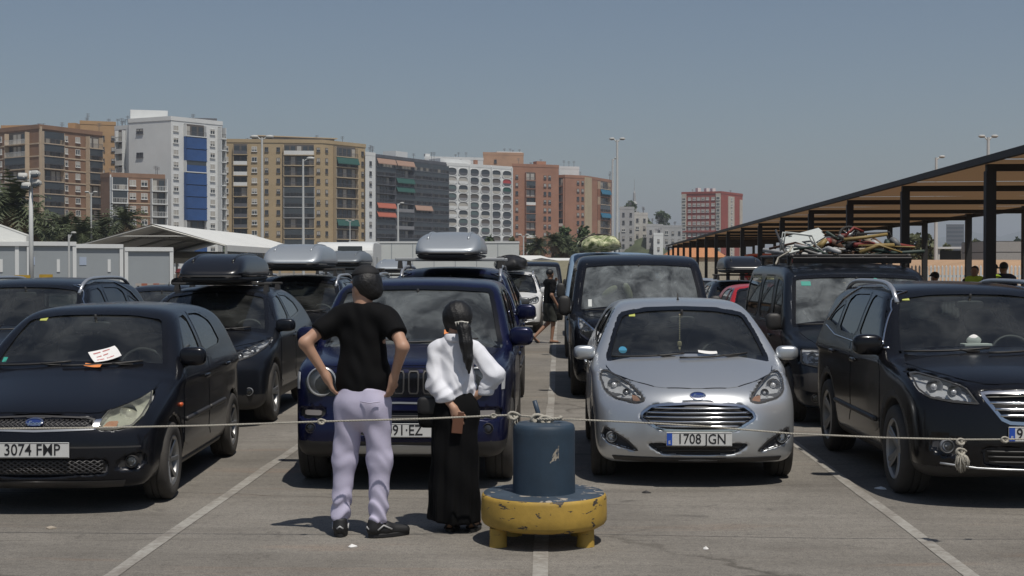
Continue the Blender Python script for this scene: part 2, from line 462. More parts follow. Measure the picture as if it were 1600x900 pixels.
def panel(s, name, axis, poly, off, m, skirt=0.012, step=0.05, smoothing=1, mirror=False):
    poly = chaikin(poly, smoothing, r=0.14) if smoothing else poly
    B = resample(poly, step * 0.6)
    lo, hi = B.min(0), B.max(0)
    gu = np.arange(lo[0] + step / 2, hi[0], step); gv = np.arange(lo[1] + step / 2, hi[1], step)
    pts = [tuple(p) for p in B]; nb = len(B)
    if len(gu) and len(gv):
        U, V = np.meshgrid(gu, gv, indexing='ij'); d = sdpoly(B, U, V)
        ok = d < -step * 0.45; pts += list(zip(U[ok].tolist(), V[ok].tolist()))
    r = geometry.delaunay_2d_cdt([Vector(p) for p in pts], [(i, (i + 1) % nb) for i in range(nb)], [list(range(nb))], 1, 1e-5)
    P2 = np.array([tuple(v) for v in r[0]]); tri = np.array([list(f) for f in r[2] if len(f) == 3])
    P = project(s, axis, P2[:, 0], P2[:, 1]); N = normal_at(s, P)
    P = P + N * off
    # orient
    a, b, c = P[tri[:, 0]], P[tri[:, 1]], P[tri[:, 2]]
    fl = (np.cross(b - a, c - a) * N[tri[:, 0]]).sum(1) < 0
    tri[fl] = tri[fl][:, ::-1]
    # skirt on the boundary edges
    ec = {}
    for t in tri:
        for k in range(3):
            e = (int(t[k]), int(t[(k + 1) % 3])); ec[e] = 1
    bd = [e for e in ec if (e[1], e[0]) not in ec]
    bv = sorted({i for e in bd for i in e}); top = {v: len(P) + i for i, v in enumerate(bv)}; bot = {v: len(P) + len(bv) + i for i, v in enumerate(bv)}
    Vs = np.concatenate([P, P[bv], P[bv] - N[bv] * skirt]) if len(bv) else P
    Fs = [tuple(t) for t in tri] + [(top[e[1]], top[e[0]], bot[e[0]], bot[e[1]]) for e in bd]
    sid = np.cross(np.ones(3), N[bv]) if len(bv) else np.zeros((0, 3))
    cen = P.mean(0); out = P[bv] - cen; out = out - N[bv] * (out * N[bv]).sum(1)[:, None]; out /= np.linalg.norm(out, axis=1)[:, None] + 1e-9
    Ns = np.concatenate([N, out, out]) if len(bv) else N
    if mirror:
        Vs = Vs * [-1, 1, 1]; Ns = Ns * [-1, 1, 1]; Fs = [tuple(reversed(f)) for f in Fs]
    return mesh_np(name, Vs, Fs, m, True, Ns)
def strip(s, name, axis, outer, d, off, m, smoothing=1, mirror=False, step=0.03):
    """band of width d just inside an outline, lying on the shape"""
    O = resample(chaikin(outer, smoothing, r=0.14) if smoothing else outer, step); I = inset(O, d); n = len(O); Mi = (O + I) / 2
    P2 = np.concatenate([O, Mi, I]); P = project(s, axis, P2[:, 0], P2[:, 1]); N = normal_at(s, P); P = P + N * off
    P[:n] -= N[:n] * 0.006
    Fs = []
    for k in (0, 1):
        for i in range(n): Fs.append((k * n + i, k * n + (i + 1) % n, (k + 1) * n + (i + 1) % n, (k + 1) * n + i))
    a, b, c = P[Fs[0][0]], P[Fs[0][1]], P[Fs[0][2]]
    if np.cross(b - a, c - a) @ N[0] < 0: Fs = [tuple(reversed(f)) for f in Fs]
    if mirror:
        P = P * [-1, 1, 1]; N = N * [-1, 1, 1]; Fs = [tuple(reversed(f)) for f in Fs]
    return mesh_np(name, P, Fs, m, True, N)
def ribbon(s, name, axis, pts, r, off, m, mirror=False, n=6, step=0.04):
    """thin round bar lying on the shape along a 2D polyline"""
    out = []
    for a, b in zip(pts[:-1], pts[1:]):
        k = max(1, int(math.dist(a, b) / step))
        out += [(a[0] + (b[0] - a[0]) * i / k, a[1] + (b[1] - a[1]) * i / k) for i in range(k)]
    out.append(pts[-1]); out = np.array(out)
    P = project(s, axis, out[:, 0], out[:, 1]); P = P + normal_at(s, P) * off
    if mirror: P = P * [-1, 1, 1]
    mb = MB(); mb.tube(P.tolist(), r, n); return mb.mesh(name, m, True)

def wheel_meshes(r, w, rim, spokes=5, style='alloy'):
    rr = r * rim
    t = MB(); b = w / 2
    t.lathe([(rr, -b * 0.86), (rr + 0.012, -b * 0.98), ((rr + r) / 2, -b * 1.03), (r - 0.022, -b * 0.97), (r - 0.006, -b * 0.82), (r, -b * 0.6), (r, -b * 0.28), (r - 0.009, -b * 0.26), (r - 0.009, -b * 0.2), (r, -b * 0.18),
             (r, b * 0.18), (r - 0.009, b * 0.2), (r - 0.009, b * 0.26), (r, b * 0.28), (r, b * 0.6), (r - 0.006, b * 0.82), (r - 0.022, b * 0.97), ((rr + r) / 2, b * 1.03), (rr + 0.012, b * 0.98), (rr, b * 0.86), (rr - 0.01, b * 0.5), (rr - 0.01, -b * 0.5), (rr, -b * 0.86)], 40, axis='X', cap=False)
    tm = t.mesh('tyre', M_TYRE, True, 0.7)
    q = MB()   # outer face towards +x
    q.lathe([(rr + 0.006, b * 0.9), (rr - 0.004, b * 0.94), (rr - 0.022, b * 0.80), (rr - 0.03, b * 0.3), (rr - 0.03, -b * 0.8)], 40, axis='X', cap=False)
    q.lathe([(0.0, b * 0.62), (0.035, b * 0.62), (0.06, b * 0.5), (0.075, b * 0.3)], 20, axis='X', cap=False)
    for k in range(spokes):
        a = 2 * math.pi * k / spokes; wd = (0.045 if style == 'alloy' else 0.05)
        for da in ((0,) if style != 'twin' else (-0.13, 0.13)):
            c, sn = math.cos(a + da), math.sin(a + da); tx, ty = -sn, c
            P = []
            for (rad, ww, xo, th) in ((0.03, wd, b * 0.58, 0.05), (rr * 0.55, wd * 0.72, b * 0.66, 0.045), (rr - 0.012, wd * 0.95, b * 0.84, 0.04)):
                for (sw, dx) in ((-1, 0), (-0.7, 0.006), (0.7, 0.006), (1, 0)): P.append((xo + dx, c * rad + tx * ww / 2 * sw, sn * rad + ty * ww / 2 * sw))
                P.append((xo - th, c * rad, sn * rad))
            Fs = []
            for i in range(2):
                for j in range(5): Fs.append((i * 5 + j, i * 5 + (j + 1) % 5, (i + 1) * 5 + (j + 1) % 5, (i + 1) * 5 + j))
            q.add(P, Fs)
    rm = q.mesh('rim', M_RIM, True, 0.6)
    d = MB(); d.lathe([(0.0, -b * 0.05), (rr * 0.72, -b * 0.05), (rr * 0.72, -b * 0.2), (0, -b * 0.2)], 24, axis='X', cap=False)
    dm = d.mesh('brake_disc', mat('brake_iron', (0.05, 0.045, 0.04), 0.6, 0.5), True, 0.6)
    return tm, rm, dm

_SEAT = {}
def seat_mesh():
    if _SEAT: return _SEAT
    b = MB(); b.sell((0, 0, 0.10), (0.25, 0.26, 0.10), 0.45); rt = Matrix.Rotation(R(-14), 3, 'X')
    b.sell((0, 0.30, 0.42), (0.24, 0.075, 0.36), 0.45, rot=rt)
    _SEAT['seat'] = b.mesh('seat', M_SEAT, True)
    hd = MB(); hd.sell((0, 0.42, 0.88), (0.135, 0.05, 0.095), 0.5, rot=rt)
    for sx in (-0.05, 0.05): hd.tube([(sx, 0.38, 0.70), (sx, 0.42, 0.82)], 0.008, 5)
    _SEAT['head'] = hd.mesh('headrest', M_SEAT, True)
    b = MB(); b.sell((0, 0, 0.10), (0.62, 0.26, 0.10), 0.4); b.sell((0, 0.30, 0.40), (0.62, 0.09, 0.34), 0.4, rot=rt)
    _SEAT['bench'] = b.mesh('rear_seat', M_SEAT, True)
    st = MB(); P = [(0.185 * math.cos(a), 0, 0.185 * math.sin(a)) for a in np.linspace(0, 2 * math.pi, 25)]
    st.tube(P, 0.016, 8, cap=False); st.sell((0, 0.02, -0.01), (0.07, 0.03, 0.06), 0.7)
    st.tube([(-0.17, 0, 0.02), (0.17, 0, 0.02)], 0.016, 6); st.tube([(0, 0, 0), (0, 0, -0.17)], 0.016, 6)
    _SEAT['wheel'] = st.mesh('steering_wheel', M_TRIM, True)
    mr = MB(); mr.sell((0, 0, 0), (0.12, 0.02, 0.035), 0.5); mr.tube([(0, 0, 0.02), (0, -0.03, 0.09)], 0.012, 6)
    _SEAT['mirror'] = mr.mesh('rear_view_mirror', M_BLACK, True)
    return _SEAT

TYPES = {}
def car_type(key, sp):
    """builds every mesh of a car kind once: list of (name, mesh, parent index or None, location, paint slot)"""
    s = car_field(sp); g = s.g; L, W, H = sp['L'], sp['W'], sp['H']; hw = W / 2
    parts = []
    def put(name, me, parent=None, loc=(0, 0, 0), rot=(0, 0, 0), paint=False):
        parts.append((name, me, parent, loc, rot, paint)); return len(parts) - 1
    X, Y, Z = g.X, g.Y, g.Z
    aX = np.abs(X)
    fa, ra, wr, tw = sp['fa'], sp['ra'], sp['wr'], sp.get('tw', 0.205)
    B = s.F.copy()
    for ya in (fa, ra):
        well = np.sqrt((Y - ya) ** 2 + (Z - wr) ** 2) - (wr + sp.get('gap', 0.045))
        B = np.maximum(B, -np.maximum(well + 0 * X, (hw - 0.30) - aX))
    wsb, rws = sp['ws'], sp.get('rw')
    ymid = sp.get('ymid', L * 0.5)
    # cabin hollow and window openings
    dash = sp['dash']
    cav = np.maximum(np.maximum(s.F + 0.055, 0.42 - Z), np.maximum(dash - Y, Y - (L - 0.35)))
    B = np.maximum(B, -cav)
    XX, ZZ = np.meshgrid(g.ax[0], g.ax[2], indexing='ij'); YY, Z2 = np.meshgrid(g.ax[1], g.ax[2], indexing='ij')
    shell = -(s.F + 0.16)
    wso = mirror_poly(wsb); op = sdpoly(inset(chaikin(wso, 1, r=0.14), 0.03), XX, ZZ)[:, None, :]
    B = np.maximum(B, -np.maximum(np.maximum(op, Y - ymid), shell))
    if rws:
        op = sdpoly(inset(chaikin(mirror_poly(rws), 1, r=0.14), 0.03), XX, ZZ)[:, None, :]
        B = np.maximum(B, -np.maximum(np.maximum(op, ymid - Y), shell))
    for (wp, mm) in sp['sw']:
        op = sdpoly(inset(chaikin(wp, 1, r=0.14), 0.022), YY, Z2)[None]
        B = np.maximum(B, -np.maximum(np.maximum(op, 0.35 - aX), shell))
    for f in sp['front']:
        if f.get('cav'):
            for sg in ((1, -1) if f.get('mir') else (1,)):
                op = sdpoly(chaikin([(p[0] * sg, p[1]) for p in f['poly']], f.get('sm', 1), r=0.14), XX, ZZ)[:, None, :]
                B = np.maximum(B, -np.maximum(np.maximum(op, Y - 1.5), -(s.F + f['cav'])))
    V, Q, N = surface_nets(B, g.lo, g.h)
    dep = g.tri(s.F, V)
    inner = (dep[Q].mean(1) < -0.028)
    zc = V[Q][:, :, 2].mean(1); yc = V[Q][:, :, 1].mean(1)
    mi = np.where(inner, 1, 0)
    if sp.get('clad'):
        c = zc < sp['clad']
        for ya in (fa, ra): c |= (np.hypot(yc - ya, zc - wr) < wr + sp.get('gap', 0.045) + 0.065) & (zc < sp['clad'] + 0.6)
        mi = np.where(c & ~inner, 2, mi)
    good = dep > -0.02
    Nn = np.where(good[:, None], normal_at(s, V), N)
    near = np.abs(g.tri(B, V) - dep) < 0.004
    Nn = np.where((good & near)[:, None], normal_at(s, V), N)
    body = put('body', mesh_np(key + '_body', V, Q, [M_SILV, M_INT, M_BLACK], True, Nn, mi), paint=True)
    PAINT = M_SILV
    # windscreen
    gm = sp.get('wsmat', M_WS)
    i = put('windscreen', panel(s, 'windscreen', 'front', wso, -0.004, gm, 0.004, 0.07))
    put('windscreen_seal', strip(s, 'windscreen_seal', 'front', wso, 0.045, 0.004, M_FRIT), i)
    # wipers
    (bx_, bz_) = wsb[0] if abs(wsb[0][0]) > abs(wsb[-1][0]) else wsb[-1]
    zb = min(p[1] for p in wsb) + 0.018; bw = max(p[0] for p in wsb)
    for (x0, x1) in ((-bw * 0.92, -bw * 0.05), (-bw * 0.12, bw * 0.72)):
        xs = np.linspace(x0, x1, 9); zs = zb + 0.012 + 0.03 * ((xs - x0) / (x1 - x0)) ** 2
        P = project(s, 'front', xs, zs); P = P + normal_at(s, P) * 0.022
        mb = MB(); mb.tube(P.tolist(), 0.009, 5); a = P[5]; e = project(s, 'front', [x1 * 0.98], [zb - 0.02])[0]
        mb.tube([a + [0, 0, 0.006], (a * 0.6 + P[7] * 0.4) + [0, -0.004, -0.012], P[7] + [0, 0.0, -0.022]], 0.009, 5)
        put('wiper', mb.mesh('wiper', M_BLACK, True), i)
    if rws:
        i = put('rear_window', panel(s, 'rear_window', 'rear', mirror_poly(rws), -0.004, M_WSIDE if not sp.get('privacy') else M_WDARK, 0.004, 0.08))
        put('window_seal', strip(s, 'window_seal', 'rear', mirror_poly(rws), 0.045, 0.004, M_FRIT), i)
    # doors, side windows
    for mr in (False, True):
        dix = []
        for dp in sp.get('doors', []):
            di = put('door', panel(s, 'door', 'side', dp, 0.004, PAINT, 0.012, 0.06, 1, mr), paint=True); dix.append(di)
            put('door_gap', strip(s, 'door_gap', 'side', inset(dp, -0.007), 0.007, 0.0025, M_FRIT, 1, mr), di)
            ys = [p[0] for p in dp]; zs = [p[1] for p in dp]
            hy, hz = max(ys) - 0.17, max(zs) - sp.get('hand', 0.13)
            P = project(s, 'side', [hy], [hz])[0]; sg = -1 if mr else 1
            mb = MB(); mb.sell((sg * (P[0] + 0.022), hy, hz), (0.014, 0.10, 0.018), 0.6, 14, 8)
            put('handle', mb.mesh('handle', PAINT if sp.get('handpaint', True) else M_BLACK, True), di, paint=sp.get('handpaint', True))
        for k, (wp, mm) in enumerate(sp['sw']):
            i = put('side_window', panel(s, 'side_window', 'side', wp, -0.003, mm, 0.004, 0.08, 1, mr))
            put('window_trim', strip(s, 'window_trim', 'side', wp, 0.028, 0.004, sp.get('wtrim', M_FRIT), 1, mr), i)
        for rb in sp.get('side_bars', []):
            put(rb[0], ribbon(s, rb[0], 'side', rb[1], rb[2], rb[3], rb[4], mr))
    if 'hood' in sp:
        hp = mirror_poly(sp['hood'])
        i = put('hood', panel(s, 'hood', 'top', hp, 0.005, PAINT, 0.013, 0.06, 1), paint=True)
        put('hood_gap', strip(s, 'hood_gap', 'top', inset(chaikin(hp, 1), -0.008), 0.008, 0.003, M_FRIT, 0), i)
    # front features
    for f in sp['front']:
        for mr in ((False, True) if f.get('mir') else (False,)):
            cv = f.get('cav', 0)
            if f['k'] == 'lamp':
                i = put('headlight', panel(s, 'headlight', 'front', f['poly'], 0.002, f.get('lens', M_LENS), 0.01, 0.05, 1, mr))
                put('lamp_housing', panel(s, 'lamp_housing', 'front', inset(f['poly'], -0.01), -cv * 0.9, f.get('in', M_LAMPIN), 0.0, 0.05, 1, mr), i)
                put('lamp_rim', strip(s, 'lamp_rim', 'front', f['poly'], f.get('rimw', 0.012), 0.004, f.get('rim', M_TRIM), 1, mr), i)
                for (lx, lz, lr) in f.get('bulbs', []):
                    P = project(s, 'front', [lx], [lz])[0]; sg = -1 if mr else 1
                    mb = MB(); y0 = P[1] + cv * 0.9 + lr * 0.35
                    mb.lathe([(lr, -cv * 0.25 - 0.012), (lr * 0.93, -cv * 0.3), (lr * 0.75, cv * 0.1), (lr * 0.3, cv * 0.28), (0.0, cv * 0.3)], 22, (sg * lx, y0, lz), 'Y', False)
                    put('reflector', mb.mesh('reflector', M_REFL, True), i)
                    mb = MB(); mb.sell((sg * lx, y0 - cv * 0.1, lz), (lr * 0.4, lr * 0.4, lr * 0.4), 1, 12, 8)
                    put('bulb_lens', mb.mesh('bulb_lens', M_BULB, True), i)
                for (ap, am) in f.get('inner', []):
                    put('indicator', panel(s, 'indicator', 'front', ap, -cv * 0.55, am, 0.01, 0.04, 1, mr), i)
            elif f['k'] == 'panel':
                i = put(f['n'], panel(s, f['n'], 'front', f['poly'], f.get('off', 0.003), f['m'], f.get('skirt', 0.012), f.get('step', 0.05), f.get('sm', 1), mr), paint=f.get('paint', False))
                if f.get('ring'): put(f['ring'][0], strip(s, f['ring'][0], 'front', inset(f['poly'], -f['ring'][1] * 0.5), f['ring'][1], f['ring'][2], f['ring'][3], f.get('sm', 1), mr), i)
                for sl in f.get('slats', []):
                    put(sl[0], ribbon(s, sl[0], 'front', sl[1], sl[2], sl[3], sl[4], mr), i)
            elif f['k'] == 'bar':
                put(f['n'], ribbon(s, f['n'], 'front', f['pts'], f['r'], f['off'], f['m'], mr))
            elif f['k'] == 'round':
                P = project(s, 'front', [f['c'][0]], [f['c'][1]])[0]; sg = -1 if mr else 1; r = f['r']
                mb = MB(); yb = P[1] + f.get('yo', 0.0)
                mb.lathe([(r, 0.03), (r, -0.008), (r * 0.92, -0.014), (r * 0.86, -0.004), (r * 0.8, 0.02), (0, 0.03)], 28, (sg * f['c'][0], yb, f['c'][1]), 'Y', False)
                i = put(f['n'], mb.mesh(f['n'], f['m'], True, 0.8))
                mb = MB(); mb.lathe([(r * 0.86, 0.0), (r * 0.6, -0.012), (0, -0.018)], 24, (sg * f['c'][0], yb, f['c'][1]), 'Y', False)
                put('lens', mb.mesh('lens', f.get('lens', M_LENS), True), i)
                mb = MB(); mb.lathe([(r * 0.84, 0.002), (r * 0.55, 0.022), (r * 0.25, 0.027), (0, 0.01)], 24, (sg * f['c'][0], yb, f['c'][1]), 'Y', False)
                put('reflector', mb.mesh('reflector', M_REFL, True), i)
    # mirrors
    mx, my, mz, ms = sp['mirr']
    P = project(s, 'side', [my], [mz - 0.03])[0]
    for sg in (1, -1):
        mb = MB(); cx = sg * (P[0] + sp.get('moff', -0.03) + ms[0])
        mb.sell((cx, my, mz + ms[2] * 0.5), ms, 0.62, 20, 12); mm = mb.mesh('side_mirror', PAINT if sp.get('mirrpaint', True) else M_BLACK, True)
        i = put('side_mirror', mm, paint=sp.get('mirrpaint', True))
        mb = MB(); mb.tube([(sg * (P[0] - 0.02), my + 0.02, mz - 0.03), (sg * (P[0] + 0.03), my + 0.01, mz - 0.015), (cx, my, mz + 0.01)], 0.026, 8); put('mirror_arm', mb.mesh('mirror_arm', M_BLACK, True), i)
        mb = MB(); mb.sell((cx, my + ms[1] * 0.9, mz + ms[2] * 0.5), (ms[0] * 0.85, 0.012, ms[2] * 0.8), 0.5, 16, 8); put('mirror_glass', mb.mesh('mirror_glass', M_CHROME, True), i)
    # wheels
    tm, rm, dm = wheel_meshes(wr, tw, sp.get('rimf', 0.64), sp.get('spokes', 5), sp.get('rstyle', 'alloy'))
    for ya in (fa, ra):
        for sg in (1, -1):
            i = put('wheel', None, loc=(sg * (hw - tw / 2 - sp.get('track', 0.025)), ya, wr), rot=(random.uniform(0, 6) if False else 0, 0, 0 if sg > 0 else math.pi))
            put('tyre', tm, i); put('rim', rm, i); put('brake_disc', dm, i)
    # roof rails, antenna
    for rl in sp.get('rails', []):
        for sg in (1, -1):
            n = 15; ys = np.linspace(rl['y0'], rl['y1'], n); xs = np.full(n, rl['x'])
            P = project(s, 'top', xs, ys); t = np.linspace(-1, 1, n); lift = rl['h'] * np.clip((1 - np.abs(t) ** 6), 0, 1)
            P[:, 2] += lift; P[:, 0] *= sg
            mb = MB(); mb.tube(P.tolist(), rl['r'], 8); put('roof_rail', mb.mesh('roof_rail', rl['m'], True))
    for rb in sp.get('bars', []):      # cross bars at y
        P = project(s, 'top', [0.55 * W / 1.8], [rb[0]])[0]; zt = rb[1]
        mb = MB(); mb.box((0, rb[0], zt), (rb[2], 0.07, 0.03)); i = put('cross_bar', mb.mesh('cross_bar', rb[3], False, bevel=0.006))
        for sg in (1, -1):
            mb = MB(); mb.box((sg * P[0], rb[0], (P[2] + zt) / 2), (0.07, 0.09, zt - P[2] + 0.02), taper=0.7); put('bar_foot', mb.mesh('bar_foot', M_BLACK), i)
    if sp.get('ant'):
        P = project(s, 'top', [0.0], [sp['ant'][0]])[0]
        mb = MB(); mb.tube([(0, P[1], P[2] - 0.01), (0, P[1] + 0.02, P[2] + 0.02), (0, P[1] + sp['ant'][1] * 0.5, P[2] + sp['ant'][1])], [0.014, 0.008, 0.004], 6); put('antenna', mb.mesh('antenna', M_BLACK, True))
    # inside
    if sp.get('inside', True):
        sm = seat_mesh(); sz = sp.get('seatz', 0.40)
        ch = project(s, 'front', [0.0], [zb])[0]
        mb = MB(); d1 = max(dash + 0.55, ch[1] + 0.42); zt = zb - 0.02
        mb.sell((0, (ch[1] + 0.06 + d1) / 2, zt - 0.17), (hw - 0.14, (d1 - ch[1] - 0.06) / 2, 0.17), 0.35, 24, 10)
        mb.sell((hw * 0.42, d1 - 0.06, zt - 0.02), (0.2, 0.14, 0.06), 0.6, 16, 8)
        put('dashboard', mb.mesh('dashboard', M_INT, True))
        put('steering_wheel', sm['wheel'], None, (hw * 0.42, d1 + 0.10, zt - 0.03), (R(-24), 0, 0))
        for sg in (1, -1):
            i = put('seat', sm['seat'], None, (sg * hw * 0.42, d1 + 0.62, sz)); put('headrest', sm['head'], i)
        i = put('rear_seat', sm['bench'], None, (0, d1 + 1.45, sz)); put('headrest', sm['head'], i, (0.36, 0, -0.12)); put('headrest', sm['head'], i, (-0.36, 0, -0.12))
        zt2 = max(p[1] for p in wsb); P = project(s, 'front', [0], [zt2 - 0.1])[0]
        put('rear_view_mirror', sm['mirror'], None, (0, P[1] + 0.08, zt2 - 0.13))
    # tail lamps
    for sg in (False, True):
        for tp in sp.get('tails', []):
            put('tail_light', panel(s, 'tail_light', 'rear', tp, 0.004, M_RED, 0.01, 0.06, 1, sg))
    TYPES[key] = (s, parts)
    return s
def car(key, name, label, paint, x, y, yaw=0.0, cat='car', group=None, skip=(), swap=None, slot=None):
    """a car of a kind: front bumper centre at (x, y), facing the camera"""
    s, parts = TYPES[key]
    root = empty(name, (x, y, 0.0), R(yaw), label, cat, group)
    obs = []
    for (n, me, par, loc, rot, pt) in parts:
        if n in skip or (par is not None and obs[par] is None): obs.append(None); continue
        o = link(n, me, root if par is None else obs[par], loc, rot); obs.append(o)
        if pt:
            o.material_slots[0].link = 'OBJECT'; o.material_slots[0].material = paint
        if swap and n in swap:
            o.material_slots[0].link = 'OBJECT'; o.material_slots[0].material = swap[n]
    root['_k'] = key
    return root, s
def plate(root, s, txt, z, style='es', x=0.0, w=0.52, hh=0.11, size=0.092, align='CENTER', tx=0.02, off=0.016):
    P = project(s, 'front', np.array([x - w * 0.4, x, x + w * 0.4]), np.array([z, z, z])); y = P[:, 1].min() - off
    mb = MB(); mb.box((x, y + 0.006, z), (w, 0.008, hh)); p = mb.build('number_plate', M_PLATE, root, bevel=0.003)
    mb = MB()
    for (a, b, c, d) in ((-w / 2 + .003, w / 2 - .003, hh / 2 - .0065, hh / 2 - .003), (-w / 2 + .003, w / 2 - .003, -hh / 2 + .003, -hh / 2 + .0065)): mb.bx(x + a, x + b, y + 0.0005, y + 0.003, z + c, z + d)
    mb.build('plate_border', M_INK, p)
    if style == 'es' or style == 'esleft':
        mb = MB(); mb.bx(x - w / 2 + .004, x - w / 2 + 0.046, y - 0.0005, y + 0.003, z - hh / 2 + .008, z + hh / 2 - .008); e = mb.build('country_band', M_EU, p)
        t = link('band_letter', text_mesh('E', 0.036, M_PLATE, 0.0008, bold=0.0006), p, (x - w / 2 + 0.025, y - 0.0012, z - 0.025), (R(90), 0, 0))
    t = link('plate_lettering', text_mesh(txt, size * 1.22, M_INK, 0.001, align, bold=0.0006, xscale=0.86), p, (x + tx, y + 0.0005, z), (R(90), 0, 0))
    return p
def roof_box(name, label, m, x, y, z, L=2.0, W=0.84, Hh=0.38, yaw=0, style=0, group=None):
    """long luggage box: rounded lid over a shallow tray; y is its front end"""
    h = 0.03; g = Grid((-W / 2 - 0.1, -0.1, -0.06), (W / 2 + 0.1, L + 0.1, Hh + 0.1), h)
    YY, ZZ = np.meshgrid(g.ax[1], g.ax[2], indexing='ij')
    prof = [(0.0, 0.05), (0.04, 0.14), (0.35, Hh * 0.80), (0.75, Hh * 0.98), (L * 0.6, Hh * 1.02), (L - 0.25, Hh * 0.95), (L - 0.04, Hh * 0.7), (L, 0.1), (L - 0.08, 0.0), (0.12, 0.0)]
    a = sdpoly(chaikin(prof, 2), YY, ZZ)[None]
    XX, Z2 = np.meshgrid(np.abs(g.ax[0]), g.ax[2], indexing='ij')
    fr = sdpoly(chaikin(mirror_poly([(W * 0.36, 0.0), (W * 0.5, 0.07), (W * 0.49, 0.16), (W * 0.43, Hh * 0.75), (W * 0.33, Hh), (0, Hh * 1.06)]), 2), XX, Z2)[:, None, :]
    XX, YP = np.meshgrid(np.abs(g.ax[0]), g.ax[1], indexing='ij')
    pl = sdpoly(chaikin(mirror_poly([(0, 0), (W * 0.34, 0.0), (W * 0.47, 0.2), (W * 0.5, 0.7), (W * 0.5, L - 0.3), (W * 0.44, L - 0.05), (0, L)]), 2), XX, YP)[:, :, None]
    Fb = blur3(smax(smax(a, fr, 0.08), pl, 0.08))
    root = empty(name, (x, y, z), R(yaw), label, 'roof box', group)
    for nm, f, mm in (('lid', np.maximum(Fb, 0.115 - g.Z), m), ('tray', np.maximum(Fb + 0.008, g.Z - 0.105), mat('box_tray', (0.015, 0.015, 0.017), 0.5, dust=0.08))):
        V, Q, N = surface_nets(f, g.lo, h); link(nm, mesh_np(nm, V, Q, mm, True, N), root)
    s = Shape(); s.g, s.F = g, Fb; s.G = [blur3(q) for q in np.gradient(Fb)]
    mb = MB(); xs = np.concatenate([np.linspace(-W * 0.42, W * 0.42, 12)]); P = project(s, 'front', xs, np.full(12, 0.11)); P = P + normal_at(s, P) * 0.004
    mb.tube(P.tolist(), 0.012, 6); mb.build('lid_rim', M_TRIM, root, True)
    for k in (-0.28, 0.28):     # pressed ribs along the lid
        ys = np.linspace(0.30, L - 0.2, 14); P = project(s, 'top', np.full(14, k * W), ys); P[:, 2] += 0.001
        mb = MB(); mb.tube(P.tolist(), 0.016, 6); mb.build('lid_rib', m, root, True)
    return root
